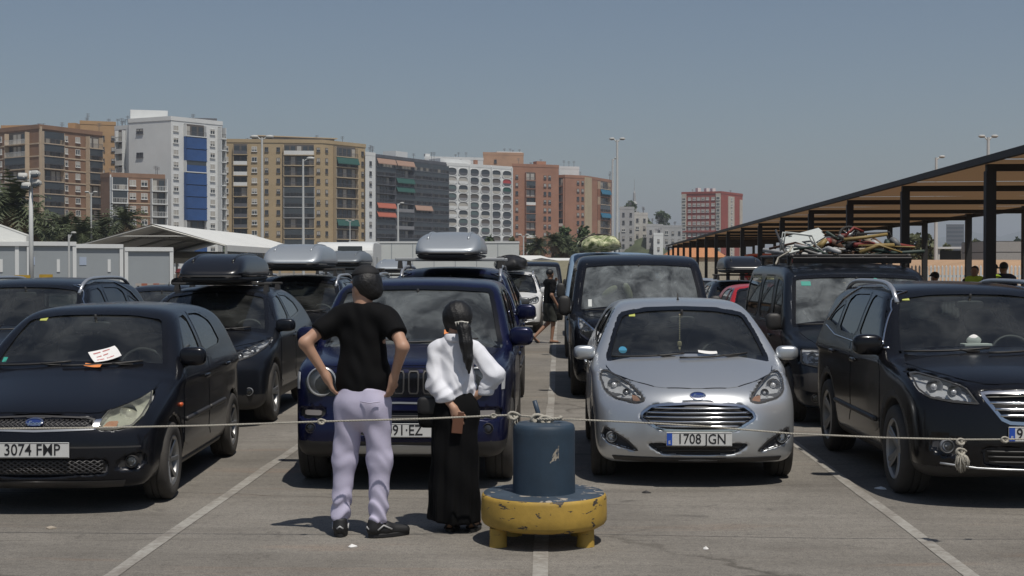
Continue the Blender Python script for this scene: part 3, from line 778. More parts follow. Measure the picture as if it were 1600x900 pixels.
# ------------------------------------------------------------------ ground and painted lines
def ground_mat():
    m = bpy.data.materials.new('worn_concrete'); t, p = nodes_of(m); N, K = t.nodes.new, t.links.new
    tc = N('ShaderNodeTexCoord')
    def noise(sc, det, ro=0.6, vec=None, dist=0.0):
        n = N('ShaderNodeTexNoise'); n.inputs['Scale'].default_value = sc; n.inputs['Detail'].default_value = det; n.inputs['Roughness'].default_value = ro; n.inputs['Distortion'].default_value = dist
        K(vec or tc.outputs['Object'], n.inputs['Vector']); return n.outputs['Fac']
    def ramp(src, stops):
        r = N('ShaderNodeValToRGB'); e = r.color_ramp.elements
        while len(e) < len(stops): e.new(0.5)
        for el, (po, c) in zip(e, stops): el.position = po; el.color = (*c, 1)
        K(src, r.inputs[0]); return r.outputs[0]
    def mix(fac, a, b, mode='MIX'):
        x = N('ShaderNodeMix'); x.data_type = 'RGBA'; x.blend_type = mode
        if isinstance(fac, float): x.inputs[0].default_value = fac
        else: K(fac, x.inputs[0])
        for s_, v in ((6, a), (7, b)):
            if isinstance(v, tuple): x.inputs[s_].default_value = (*v, 1)
            else: K(v, x.inputs[s_])
        return x.outputs[2]
    base = ramp(noise(0.55, 8, 0.65), [(0.3, (0.150, 0.138, 0.122)), (0.5, (0.207, 0.192, 0.170)), (0.72, (0.265, 0.247, 0.220))])
    # drag marks run across the lanes
    mp = N('ShaderNodeMapping'); mp.inputs['Scale'].default_value = (0.35, 3.2, 1); K(tc.outputs['Object'], mp.inputs[0])
    st = ramp(noise(1.1, 7, 0.7, mp.outputs[0], 0.4), [(0.36, (0.70, 0.69, 0.68)), (0.55, (1.0, 0.995, 0.98)), (0.75, (1.12, 1.10, 1.07))])
    c = mix(0.5, base, st, 'MULTIPLY')
    rust = ramp(noise(0.8, 5, 0.6, mp.outputs[0], 0.8), [(0.60, (0, 0, 0)), (0.78, (1, 1, 1))])
    c = mix(rust, c, mix(0.5, c, (0.25, 0.155, 0.10)))
    sp = ramp(noise(95.0, 3, 0.7), [(0.33, (0.45, 0.45, 0.46)), (0.5, (1, 1, 1)), (0.68, (1.5, 1.47, 1.42))])
    c = mix(0.75, c, sp, 'MULTIPLY')
    sp2 = ramp(noise(22.0, 6, 0.75), [(0.33, (0.62, 0.62, 0.63)), (0.5, (1, 1, 1)), (0.7, (1.14, 1.13, 1.11))])
    c = mix(0.8, c, sp2, 'MULTIPLY')
    # oil spots
    oil = ramp(noise(2.6, 6, 0.62, None, 0.6), [(0.62, (1, 1, 1)), (0.72, (0.5, 0.5, 0.51))])
    c = mix(0.8, c, oil, 'MULTIPLY')
    # hairline cracks across
    vo = N('ShaderNodeTexVoronoi'); vo.feature = 'DISTANCE_TO_EDGE'; vo.inputs['Scale'].default_value = 0.42
    m2 = N('ShaderNodeMapping'); m2.inputs['Scale'].default_value = (0.45, 1.5, 1); K(tc.outputs['Object'], m2.inputs[0])
    wob = N('ShaderNodeTexNoise'); wob.inputs['Scale'].default_value = 3.0; wob.inputs['Detail'].default_value = 6; K(tc.outputs['Object'], wob.inputs['Vector'])
    ad = N('ShaderNodeVectorMath'); ad.operation = 'MULTIPLY_ADD'; ad.inputs[1].default_value = (0.35, 0.35, 0); K(wob.outputs['Color'], ad.inputs[0]); K(m2.outputs[0], ad.inputs[2])
    K(ad.outputs[0], vo.inputs['Vector'])
    cr = ramp(vo.outputs['Distance'], [(0.0, (0.42, 0.41, 0.40)), (0.006, (0.62, 0.61, 0.60)), (0.014, (1, 1, 1))])
    gate = ramp(noise(0.35, 3), [(0.47, (0, 0, 0)), (0.6, (1, 1, 1))])
    c = mix(gate, c, mix(1.0, c, cr, 'MULTIPLY'))
    K(c, p.inputs['Base Color']); p.inputs['Roughness'].default_value = 0.88; p.inputs['Specular IOR Level'].default_value = 0.3
    b = N('ShaderNodeBump'); b.inputs['Strength'].default_value = 0.35; b.inputs['Distance'].default_value = 0.006
    K(noise(130.0, 4, 0.7), b.inputs['Height']); K(b.outputs[0], p.inputs['Normal'])
    return m
GM = ground_mat()
mb = MB(); mb.add([(-9000, -300, 0), (9000, -300, 0), (9000, 9000, 0), (-9000, 9000, 0)], [(0, 1, 2, 3)])
tag(mb.build('ground', GM), 'worn grey brown concrete ground of the waiting area', kind='structure')
def paint_mat():
    m = bpy.data.materials.new('worn_line_paint'); t, p = nodes_of(m); N, K = t.nodes.new, t.links.new
    tc = N('ShaderNodeTexCoord'); n = N('ShaderNodeTexNoise'); n.inputs['Scale'].default_value = 14; n.inputs['Detail'].default_value = 8; n.inputs['Roughness'].default_value = 0.75
    K(tc.outputs['Object'], n.inputs['Vector'])
    n2 = N('ShaderNodeTexNoise'); n2.inputs['Scale'].default_value = 1.3; n2.inputs['Detail'].default_value = 3; K(tc.outputs['Object'], n2.inputs['Vector'])
    r = N('ShaderNodeValToRGB'); e = r.color_ramp.elements; e[0].position = 0.44; e[0].color = (0.21, 0.19, 0.165, 1); e[1].position = 0.60; e[1].color = (0.355, 0.34, 0.305, 1)
    ma = N('ShaderNodeMath'); ma.operation = 'MULTIPLY_ADD'; ma.inputs[1].default_value = 0.45; K(n2.outputs['Fac'], ma.inputs[0])
    m2 = N('ShaderNodeMath'); m2.operation = 'MULTIPLY'; m2.inputs[1].default_value = 0.58; K(n.outputs['Fac'], m2.inputs[0]); K(m2.outputs[0], ma.inputs[2])
    K(ma.outputs[0], r.inputs[0]); K(r.outputs[0], p.inputs['Base Color']); p.inputs['Roughness'].default_value = 0.8
    return m
PMAT = paint_mat()
for k, x0 in enumerate((-7.5, -5.04, -2.57, -0.11, 2.36, 4.85)):
    mb = MB(); n = 120; ys = np.linspace(3.0, 90, n); V = []; Fq = []
    for i, y in enumerate(ys):
        j = 0.006 * math.sin(i * 1.7 + k) + random.uniform(-.005, .005)
        V += [(x0 - 0.045 + j, y, 0.004), (x0 + 0.045 + j * 0.5, y, 0.004)]
        if i: Fq.append((2 * i - 2, 2 * i - 1, 2 * i + 1, 2 * i))
    mb.add(V, Fq); tag(mb.build('lane_line', PMAT), 'worn white line between two queueing lanes', kind='structure')

# ------------------------------------------------------------------ houses behind the port
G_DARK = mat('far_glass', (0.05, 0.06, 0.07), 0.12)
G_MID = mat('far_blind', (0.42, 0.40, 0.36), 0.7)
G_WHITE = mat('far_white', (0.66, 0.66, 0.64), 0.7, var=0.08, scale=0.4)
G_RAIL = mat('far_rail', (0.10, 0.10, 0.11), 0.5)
G_SHADE = mat('far_recess_shade', (0.11, 0.095, 0.085), 0.8)  # dark tone paints the shade inside balcony bays
def win_mesh(w, h, fm, shutter, gm=None):
    """window: frame, glass set back, mullion, roller blind part-way down, sill"""
    mb = MB(); d = 0.16
    me = bpy.data.meshes.new('window'); V = []; Fs = []; Mi = []
    def addbox(x0, x1, y0, y1, z0, z1, k):
        m2 = MB(); m2.bx(x0, x1, y0, y1, z0, z1); b = len(V); V.extend(m2.v); Fs.extend([tuple(b + i for i in f) for f in m2.f]); Mi.extend([k] * 6)
    t = 0.09
    addbox(-w / 2, w / 2, -0.02, 0.02, 0, h, 1)
    for (a, b, c, e) in ((-w / 2, -w / 2 + t, 0, h), (w / 2 - t, w / 2, 0, h), (-w / 2 + t, w / 2 - t, h - t, h), (-w / 2 + t, w / 2 - t, 0, t), (-t / 2, t / 2, t, h - t)): addbox(a, b, -d, -0.021, c, e, 0)
    if shutter: addbox(-w / 2 + t, w / 2 - t, -d * 0.8, -0.022, h - t - shutter * (h - 2 * t), h - t - 0.001, 2)
    addbox(-w / 2 - 0.1, w / 2 + 0.1, -d - 0.12, 0.0, -0.12, -0.002, 0)
    me.from_pydata(V, [], Fs); 
    for mm in (fm, gm or G_DARK, G_MID): me.materials.append(mm)
    me.polygons.foreach_set('material_index', Mi); me.update(); return me
def balc_mesh(w, h, depth, rail, slab, back=None, solid=0.0, glazed=0.0, awn=None):
    """balcony bay: back painted dark as recess shade, panes, side cheeks, slab, railing, optional awning cloth"""
    V = []; Fs = []; Mi = []
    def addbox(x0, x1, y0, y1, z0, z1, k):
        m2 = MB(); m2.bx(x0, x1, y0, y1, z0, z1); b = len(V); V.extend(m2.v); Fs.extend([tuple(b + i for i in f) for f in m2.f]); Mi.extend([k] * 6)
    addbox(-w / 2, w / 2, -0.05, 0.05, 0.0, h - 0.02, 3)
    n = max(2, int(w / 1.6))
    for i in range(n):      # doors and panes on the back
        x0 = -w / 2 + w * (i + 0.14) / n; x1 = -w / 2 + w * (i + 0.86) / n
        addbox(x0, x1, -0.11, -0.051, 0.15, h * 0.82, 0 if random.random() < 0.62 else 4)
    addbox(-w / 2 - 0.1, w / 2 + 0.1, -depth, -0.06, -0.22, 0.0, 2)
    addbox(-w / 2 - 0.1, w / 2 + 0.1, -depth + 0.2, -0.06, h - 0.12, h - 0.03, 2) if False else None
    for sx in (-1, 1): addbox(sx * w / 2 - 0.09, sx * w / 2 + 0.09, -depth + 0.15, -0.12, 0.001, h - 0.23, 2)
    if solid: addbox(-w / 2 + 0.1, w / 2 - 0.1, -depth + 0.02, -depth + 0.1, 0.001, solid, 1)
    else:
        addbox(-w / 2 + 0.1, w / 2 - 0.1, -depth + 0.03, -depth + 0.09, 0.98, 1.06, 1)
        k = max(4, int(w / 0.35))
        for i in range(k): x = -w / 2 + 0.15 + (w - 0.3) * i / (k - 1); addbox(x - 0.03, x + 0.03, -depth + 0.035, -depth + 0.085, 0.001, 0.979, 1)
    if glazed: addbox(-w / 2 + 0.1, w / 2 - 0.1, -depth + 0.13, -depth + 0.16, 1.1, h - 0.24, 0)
    if awn:     # cloth hung out over the railing
        z1 = h - 0.25; b = len(V); o = depth + 0.55; zz = 1.0
        V.extend([(-w / 2 + .1, -depth + .1, z1), (w / 2 - .1, -depth + .1, z1), (w / 2 - .1, -o, zz), (-w / 2 + .1, -o, zz), (-w / 2 + .1, -depth + .1, z1 - .05), (w / 2 - .1, -depth + .1, z1 - .05), (w / 2 - .1, -o, zz - .25), (-w / 2 + .1, -o, zz - .25)])
        fs = [(0, 1, 2, 3), (7, 6, 5, 4), (0, 4, 5, 1), (1, 5, 6, 2), (2, 6, 7, 3), (3, 7, 4, 0)]
        Fs.extend([tuple(b + i for i in f) for f in fs]); Mi.extend([5] * 6)
    me = bpy.data.meshes.new('balcony'); me.from_pydata(V, [], Fs)
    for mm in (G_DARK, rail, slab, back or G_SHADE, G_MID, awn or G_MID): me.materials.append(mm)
    me.polygons.foreach_set('material_index', Mi); me.update(); return me
class Bld:
    def __init__(s, label, pts, h, wall, depth=16, name='apartment_block', cornice=0.5, wallname='wall'):
        """pts: facade corners left to right as seen from the port (world XY)"""
        P = [Vector((p[0], p[1], 0)) for p in pts]; s.P = P; s.h = h
        s.root = empty(name, P[0], 0, label, 'building', 'apartment blocks behind the port')
        a = P[-1] - P[0]; n = Vector((-a.y, a.x, 0)).normalized()
        if n.y < 0: n = -n
        n = ((P[0] + P[-1]) / 2).normalized(); q = [(p - P[0]) for p in P]; poly = [(v.x, v.y) for v in q] + [((q[-1] + n * depth).x, (q[-1] + n * depth).y), ((q[0] + n * depth).x, (q[0] + n * depth).y)]
        mb = MB(); mb.prism(poly, 0, h); s.wall = mb.build(wallname, wall, s.root)
        if cornice:
            cen = Vector((sum(v[0] for v in poly) / len(poly), sum(v[1] for v in poly) / len(poly)))
            big = [tuple(cen + (Vector(v) - cen) * 1.012) for v in poly]
            mb = MB(); mb.prism(big, h - cornice, h + 0.5); mb.build('parapet', wall, s.root)
        s.n = n
    def face(s, i): 
        a, b = s.P[i], s.P[i + 1]; u = (b - a); L = u.length; return a, u.normalized(), L, math.atan2(u.y, u.x)
    def put(s, i, frac, z, me, name, out=0.0):
        a, u, L, ang = s.face(i); nn = Vector((u.y, -u.x, 0))
        p = a + u * (L * frac) + nn * out - s.P[0]
        return link(name, me, s.root, (p.x, p.y, z), (0, 0, ang))
    def band(s, i, z, hh, m, out=0.12, f0=0.0, f1=1.0, name='floor_band'):
        a, u, L, ang = s.face(i); mb = MB(); mb.bx(L * f0, L * f1, -out, -0.001, 0, hh); p = a - s.P[0]
        return mb.build(name, m, s.root, loc=(p.x, p.y, z), rot=(0, 0, ang))
    def roofbox(s, f0, f1, y0, y1, hh, m, name='roof_house'):
        a, b = s.P[0], s.P[-1]; u = (b - a); L = u.length; ang = math.atan2(u.y, u.x)
        mb = MB(); mb.bx(L * f0, L * f1, y0, y1, 0, hh); return mb.build(name, m, s.root, loc=(0, 0, s.h + 0.5), rot=(0, 0, ang))
def pt(px, d): return (wx(px, d), d)
BR = mat('brick_brown', (0.26, 0.155, 0.10), 0.85, var=0.15, scale=0.3); CREAM = mat('cream_band', (0.50, 0.40, 0.29), 0.8, var=0.1, scale=0.5)
OCH = mat('ochre_render', (0.42, 0.265, 0.135), 0.85, var=0.12, scale=0.25); WHT = mat('white_render', (0.66, 0.67, 0.66), 0.8, var=0.06, scale=0.2)
TAN = mat('tan_render', (0.40, 0.305, 0.18), 0.85, var=0.10, scale=0.2); TAN2 = mat('tan_light', (0.46, 0.37, 0.245), 0.85, var=0.10, scale=0.2)
DKB = mat('dark_facade', (0.105, 0.11, 0.125), 0.7, var=0.25, scale=0.35); TERRA = mat('terracotta_brick', (0.33, 0.165, 0.105), 0.85, var=0.12, scale=0.25)
REDB = mat('red_brick', (0.30, 0.065, 0.045), 0.85, var=0.12, scale=0.25); GREYB = mat('grey_render', (0.36, 0.36, 0.36), 0.85, var=0.12, scale=0.2)
BLUE_AWN = mat('blue_awning', (0.02, 0.075, 0.23), 0.75, var=0.15, scale=0.5); TEAL_AWN = mat('teal_awning', (0.02, 0.13, 0.22), 0.75); GREEN_AWN = mat('green_awning', (0.02, 0.085, 0.07), 0.75)
ORG_AWN = mat('orange_awning', (0.42, 0.12, 0.075), 0.75); SALM = mat('salmon_awning', (0.36, 0.23, 0.17), 0.75)
W3 = [win_mesh(1.5, 1.35, G_WHITE, q) for q in (0.0, 0.35, 0.7, 1.0)]
W2 = [win_mesh(1.0, 1.2, G_RAIL, q) for q in (0.0, 0.5, 0.9)]
WN = [win_mesh(0.8, 1.5, G_WHITE, q) for q in (0.0, 0.6)]

# brown block, far left
b = Bld('brown brick apartment block with cream floor bands, leftmost of the row', [pt(-70, 352), pt(62, 330), pt(160, 349)], 34.7, BR, 18)
fl = 2.95; bA = [balc_mesh(6.6, fl, 1.5, G_RAIL, CREAM, glazed=g_) for g_ in (0, 1, 0)]; bB = [balc_mesh(4.6, fl, 1.5, G_RAIL, CREAM, glazed=g_) for g_ in (0, 1)]
bC = [balc_mesh(8.6, fl, 1.4, G_WHITE, CREAM), balc_mesh(8.6, fl, 1.4, G_RAIL, CREAM, glazed=1)]
for k in range(1, 12):
    z = 34.7 - 0.9 - k * fl
    if z < 3: break
    for i in (0, 1): b.band(i, z - 0.25, 0.3, CREAM)
    b.put(1, 0.17, z, random.choice(bA), 'balcony'); b.put(1, 0.84, z, random.choice(bB), 'balcony')
    for f in (0.405, 0.60): b.put(1, f, z + 0.95, random.choice(W3), 'window')
    b.put(0, 0.78, z, random.choice(bC), 'balcony')
    for f in (0.56, 0.46): b.put(0, f, z + 0.95, random.choice(W3), 'window')
b.band(1, 0, 34.7, CREAM, 0.5, 0.0, 0.025, 'corner_pier')
b.roofbox(0.28, 0.56, 3, 9, 2.2, OCH); b.roofbox(0.75, 0.80, 2, 5, 2.5, OCH, 'chimney'); b.roofbox(0.0, 0.2, 2, 6, 3.4, OCH)
# ochre block behind
b = Bld('ochre rendered block between the brown block and the white tower', [pt(126, 392), pt(182, 396)], 42.0, OCH, 14)
for k in range(1, 10):
    for f in (0.63, 0.92): b.put(0, f, 42 - 1.5 - k * 3.2, random.choice(W2), 'window')
# low brown block in front of the tower
b = Bld('low brown and white apartment block in front of the white tower', [pt(158, 322), pt(172, 318), pt(258, 326)], 22.6, BR, 9)
bA = [balc_mesh(3.6, 2.95, 1.4, G_WHITE, WHT, glazed=1), balc_mesh(3.6, 2.95, 1.4, G_WHITE, WHT)]
for k in range(1, 8):
    z = 22.6 - 0.4 - k * 2.95
    if z < 1: break
    b.band(1, z - 0.2, 0.25, CREAM)
    b.put(1, 0.15, z, random.choice(bA), 'balcony'); b.put(1, 0.87, z, random.choice(bA), 'balcony')
    for f in (0.41, 0.62): b.put(1, f, z + 0.95, random.choice(W3), 'window')
b.band(1, 0, 22.6, WHT, 0.3, 0.0, 0.02, 'corner_pier')
# white tower
b = Bld('tall white tower block with a column of blue awnings', [pt(202, 349), pt(268, 343), pt(348, 356)], 37.9, WHT, 14)
fl = 2.93; aw = balc_mesh(6.3, fl, 1.1, BLUE_AWN, BLUE_AWN, solid=2.5, glazed=0); aw2 = balc_mesh(6.3, fl, 1.1, BLUE_AWN, WHT, solid=1.6, glazed=1); pl = balc_mesh(6.3, fl, 1.1, G_RAIL, WHT)
eb = balc_mesh(1.4, fl, 1.6, G_RAIL, WHT)
for k in range(1, 13):
    z = 37.9 - 1.0 - k * fl
    if z < 1: break
    b.put(1, 0.44, z, pl if k in (1, 9) else (aw2 if k == 4 else aw), 'balcony')
    for f in (0.09, 0.80): b.put(1, f, z + 0.9, random.choice(W3[1:]), 'window')
    b.put(1, 0.955, z, eb, 'balcony')
    if k < 9 and k % 2 == 1 or k == 8:
        for f in (0.23, 0.31): b.put(0, f, z + 0.6, W2[k % 3], 'window')
b.roofbox(0.02, 0.42, 3, 9, 2.6, WHT); b.roofbox(0.45, 0.95, 2, 3, 0.9, G_RAIL, 'roof_railing')
b = Bld('narrow white annex with balconies on the side of the white tower', [pt(180, 356), pt(203, 353)], 36.8, WHT, 8)
bA = [balc_mesh(2.6, 2.93, 1.3, G_RAIL, WHT), balc_mesh(2.6, 2.93, 1.3, G_WHITE, WHT, solid=1.0)]
for k in range(1, 8): b.put(0, 0.52, 36.8 - 0.6 - k * 2.93, random.choice(bA), 'balcony')
# tan block
b = Bld('wide tan apartment block with dark balcony columns', [pt(346, 402), pt(505, 406), pt(571, 421)], 37.7, TAN, 16)
fl = 2.99
bA = [balc_mesh(4.0, fl, 1.1, G_RAIL, TAN), balc_mesh(4.0, fl, 1.1, G_RAIL, TAN, solid=1.0), balc_mesh(4.0, fl, 1.1, G_WHITE, TAN, solid=1.0)]
bB = [balc_mesh(8.6, fl, 1.2, G_RAIL, TAN2), balc_mesh(8.6, fl, 1.2, G_RAIL, GREYB, glazed=1), balc_mesh(8.6, fl, 1.2, G_RAIL, TAN2, glazed=1)]
bW = balc_mesh(8.6, fl, 1.2, G_WHITE, TAN2, solid=1.1)
bC = [balc_mesh(9.4, fl, 1.3, G_RAIL, TAN2) for _ in range(3)] + [balc_mesh(9.4, fl, 1.3, G_RAIL, TAN2, awn=GREEN_AWN)]
for k in range(1, 13):
    z = 37.7 - 0.9 - k * fl
    if z < 1: break
    b.put(0, 0.19, z, random.choice(bA), 'balcony')
    for f in (0.045, 0.325): b.put(0, f, z + 0.9, random.choice(W3), 'window')
    for f in (0.445, 0.56, 0.955): b.put(0, f, z + 0.9, random.choice(W2), 'window')
    b.put(0, 0.765, z, bW if k == 1 else random.choice(bB), 'balcony')
    b.put(1, 0.08, z + 0.9, random.choice(W2), 'window'); b.put(1, 0.50, z, bC[3] if k in (2, 8) else bC[k % 3], 'balcony')
    b.put(1, 0.93, z + 0.9, random.choice(W2), 'window')
b.roofbox(0.26, 0.80, 3, 9, 1.4, mat('roof_glass', (0.16, 0.15, 0.14), 0.3, var=0.3, scale=0.4))
b.roofbox(0.25, 0.82, 2.6, 10, 0.25, TAN2, 'roof_slab').location.z += 1.45
b = Bld('slim white end block beside the tan apartment block', [pt(571, 420), pt(587, 424)], 35.4, WHT, 12)
for k in range(1, 11): b.put(0, 0.5, 35.4 - 0.4 - k * 3.0, random.choice(W2), 'window')
# dark block
b = Bld('dark grey apartment block with balconies along every floor', [pt(583, 440), pt(697, 478)], 36.4, DKB, 14)
fl = 2.75; Lf = b.face(0)[2] / 4 - 0.3
bs = [balc_mesh(Lf, fl, 1.4, G_RAIL, DKB, glazed=q) for q in (0, 0, 1, 1)] + [balc_mesh(Lf, fl, 1.4, mat('far_rail_grey', (0.24, 0.24, 0.25), 0.6), DKB, solid=1.0)]
ba = {c: balc_mesh(Lf, fl, 1.4, G_RAIL, DKB, awn=c) for c in (ORG_AWN, GREEN_AWN, SALM)}
sp = {(0, 1): SALM, (1, 1): SALM, (1, 3): GREEN_AWN, (1, 4): GREEN_AWN, (0, 6): ORG_AWN, (0, 7): ORG_AWN, (2, 6): SALM}
for k in range(1, 12):
    z = 36.4 - 0.6 - k * fl
    for c in range(4): b.put(0, (c + 0.5) / 4, z, ba[sp[(c, k)]] if (c, k) in sp else (bs[2 + (k + c) % 2] if c > 1 else random.choice(bs)), 'balcony')
b.roofbox(0.40, 0.56, 3, 8, 2.2, WHT)
# white block with oval balconies
b = Bld('white block with rows of oval balcony openings', [pt(697, 479), pt(800, 500)], 36.5, WHT, 14)
Lf = b.face(0)[2]; fl = 2.85
def oval(cm, var):
    V = []; Fs = []; Mi = []; n = 20; rx, rz = Lf / 6 * 0.40, fl * 0.44
    sg = lambda v, e: math.copysign(abs(v) ** e, v)
    R_ = [[(sx * rx * sg(math.cos(2 * math.pi * i / n), .7), sx * rz * sg(math.sin(2 * math.pi * i / n), .7)) for i in range(n)] for sx in (1.0, 1.14)]
    for (k, y) in ((0, -0.04), (0, -0.22), (1, -0.22), (1, 0.0)): V += [(p[0], y, p[1] + fl / 2) for p in R_[k]]
    Fs.append(tuple(range(n))); Mi.append(1)  # flat disc, mostly dark to paint the shade of an opening
    for r in range(3):
        for i in range(n): Fs.append((r * n + i, r * n + (i + 1) % n, (r + 1) * n + (i + 1) % n, (r + 1) * n + i)); Mi.append(0)
    m2 = MB(); m2.bx(-rx * .92, rx * .92, -0.15, -0.08, fl * .10, fl * .42); b_ = len(V); V += m2.v; Fs += [tuple(b_ + i for i in f) for f in m2.f]; Mi += [2] * 6
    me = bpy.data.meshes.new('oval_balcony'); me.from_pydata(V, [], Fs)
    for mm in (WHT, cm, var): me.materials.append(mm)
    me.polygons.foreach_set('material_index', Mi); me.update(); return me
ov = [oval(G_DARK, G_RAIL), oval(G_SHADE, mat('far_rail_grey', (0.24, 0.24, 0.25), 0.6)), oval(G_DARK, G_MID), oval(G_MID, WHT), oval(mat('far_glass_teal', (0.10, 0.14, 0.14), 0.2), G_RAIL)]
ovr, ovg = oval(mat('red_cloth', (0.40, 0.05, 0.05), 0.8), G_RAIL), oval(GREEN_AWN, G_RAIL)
for k in range(1, 11):
    for c in range(6):
        z = 36.5 - 1.0 - k * fl
        me = ovr if (c, k) in ((5, 2),) else ovg if (c, k) in ((5, 3),) else ov[3] if (c, k) in ((0, 2), (1, 2), (0, 5), (1, 5), (0, 6)) else random.choice(ov[:3] + ov[4:])
        b.put(0, (c + 0.5) / 6, z, me, 'balcony')
for f in (0.0, 0.333, 0.667, 0.985): b.band(0, 0, 36.5, WHT, 0.5, f, f + 0.015, 'pier')
b.roofbox(0.0, 0.45, 3, 9, 1.6, WHT); b.roofbox(0.46, 0.50, 1, 2, 1.6, TERRA, 'chimney')
b = Bld('pale roof storey block with a terracotta corner behind the oval balconies', [pt(664, 520), pt(755, 528)], 41.8, WHT, 10); b.roofbox(0.02, 0.1, 1, 3, 1, WHT)
b = Bld('terracotta topped block rising behind the white oval block', [pt(755, 548), pt(818, 552)], 45.5, mat('terra_pale', (0.45, 0.27, 0.17), 0.85, var=0.15, scale=0.2), 10)
b.put(0, 0.3, 42, W2[0], 'window'); b.roofbox(0.35, 0.98, 1, 6, 0.4, WHT)
# brick block with slit windows
b = Bld('terracotta brick block with slit windows and a dark balcony recess', [pt(800, 500), pt(873, 508)], 37.6, TERRA, 16)
fl = 2.9; bA = [balc_mesh(3.8, fl, 1.0, G_WHITE, TERRA, solid=1.0), balc_mesh(3.8, fl, 1.0, G_RAIL, TERRA), balc_mesh(3.8, fl, 1.0, G_RAIL, TERRA, glazed=1)]
for k in range(1, 12):
    z = 37.6 - 2.4 - k * fl
    if z < 1: break
    b.put(0, 0.38, z, random.choice(bA), 'balcony')
    for f in (0.10, 0.70, 0.80): b.put(0, f, z + 0.7, W2[k % 3], 'window')
b.roofbox(0.55, 0.75, 1, 4, 1.2, mat('roof_terra', (0.4, 0.2, 0.12), 0.8))
b = Bld('terracotta brick block with blue awnings at the right end of the row', [pt(869, 514), pt(883, 512), pt(913, 517), pt(924, 523), pt(958, 545)], 34.4, TERRA, 16)
bA = [balc_mesh(3.0, fl, 1.0, G_WHITE, TERRA, solid=1.0), balc_mesh(3.0, fl, 1.0, G_RAIL, TERRA)]
bB = [balc_mesh(11.0, fl, 1.3, G_RAIL, CREAM), balc_mesh(11.0, fl, 1.3, G_RAIL, TERRA, glazed=1)]; bT = balc_mesh(11.0, fl, 1.3, G_RAIL, TERRA, awn=TEAL_AWN)
for k in range(1, 11):
    z = 34.4 - 0.6 - k * fl
    if z < 1: break
    b.put(0, 0.5, z, random.choice(bA), 'balcony')
    for f in (0.66, 0.9): b.put(1, f, z + 0.8, W2[k % 3], 'window')
    b.put(3, 0.5, z, bT if k in (2, 5) else random.choice(bB), 'balcony'); 
b.band(2, 0, 34.4, TAN2, 0.2, 0.0, 1.0, 'plain_strip')
b = Bld('white stair tower behind the terracotta blocks', [pt(874, 545), pt(905, 548)], 39.8, WHT, 8)
# low grey houses
for (lab, p0, p1, d, y0, mm, nc) in (('low grey house beside the tall lamp posts', 968, 991, 560, 325, GREYB, 2), ('pale narrow house below the slender steeple', 990, 1012, 566, 334, mat('pale_render', (0.48, 0.46, 0.42), 0.85, var=0.1, scale=0.2), 2),
        ('greyish house with an almost blank front left of the red block', 1010, 1036, 556, 352, GREYB, 2), ('small white sign-like wall house in front of the red block', 1021, 1036, 548, 366, WHT, 1), ('low pale house half hidden by trees left of the red block', 1036, 1066, 566, 354, GREYB, 3)):
    hgt = wz(y0, d); b = Bld(lab, [pt(p0, d), pt(p1, d + 3)], hgt, mm, 10)
    for k in range(1, 8):
        z = hgt - k * 3.1
        if z < 2: break
        for c in range(nc): b.put(0, (c + 0.5) / nc, z, random.choice(W2 + W3[:2]), 'window')
# red block
b = Bld('dark red brick tower block with white windows, standing alone', [pt(1065, 652), pt(1127, 645), pt(1160, 668)], 35.4, REDB, 16)
fl = 2.75; stp = mat('cream_strip', (0.50, 0.45, 0.38), 0.8, var=0.1, scale=0.4)
b.band(0, 0, 35.0, stp, 0.3, 0.0, 0.12, 'cream_strip'); b.band(0, 0, 35.0, stp, 0.3, 0.86, 0.985, 'cream_strip')
b.band(1, 0, 34.0, stp, 0.3, 0.30, 0.58, 'cream_strip'); b.band(1, 0, 33.0, stp, 0.3, 0.85, 0.97, 'cream_strip')
b.band(0, 17.5, 0.8, REDB, 0.55, 0, 1, 'string_course'); b.band(0, 20.2, 0.25, stp, 0.4, 0.12, 0.86, 'string_course')
for k in range(1, 12):
    z = 35.4 - 1.2 - k * fl
    if z < 2: break
    for f in (0.20, 0.32, 0.43, 0.54, 0.65, 0.79): b.put(0, f, z + 0.6, random.choice(W3[2:]), 'window')
    b.put(0, 0.06, z + 0.6, W3[1], 'window', 0.31); b.put(0, 0.92, z + 0.6, W3[0], 'window', 0.31); b.put(1, 0.44, z + 0.6, W3[1], 'window', 0.31)
for f in (0.28, 0.42, 0.52): b.roofbox(f, f + 0.05, 1, 3, 2.2, G_WHITE, 'water_tank')
for o_ in [q for q in S.objects if q.name.startswith('apartment_block')]:
    wl = [c for c in o_.children if c.name.startswith('wall')][0]; bb = [Vector(v) for v in wl.bound_box]; zt = max(v.z for v in bb); xa, xb = min(v.x for v in bb), max(v.x for v in bb); ya, yb = min(v.y for v in bb), max(v.y for v in bb)
    for k in range(random.randint(2, 5)):
        x, y, hh = random.uniform(xa + 1, xb - 1) , (ya * 0.4 + yb * 0.6), random.uniform(1.8, 3.6); mb = MB(); mb.tube([(0, 0, 0), (0, 0, hh)], 0.07, 5)
        for q in (0.75, 0.86, 0.97): mb.tube([(-0.55, 0, hh * q), (0.55, 0.1, hh * q)], 0.04, 4)
        mb.build('aerial', G_RAIL, o_, loc=(x, y, zt))
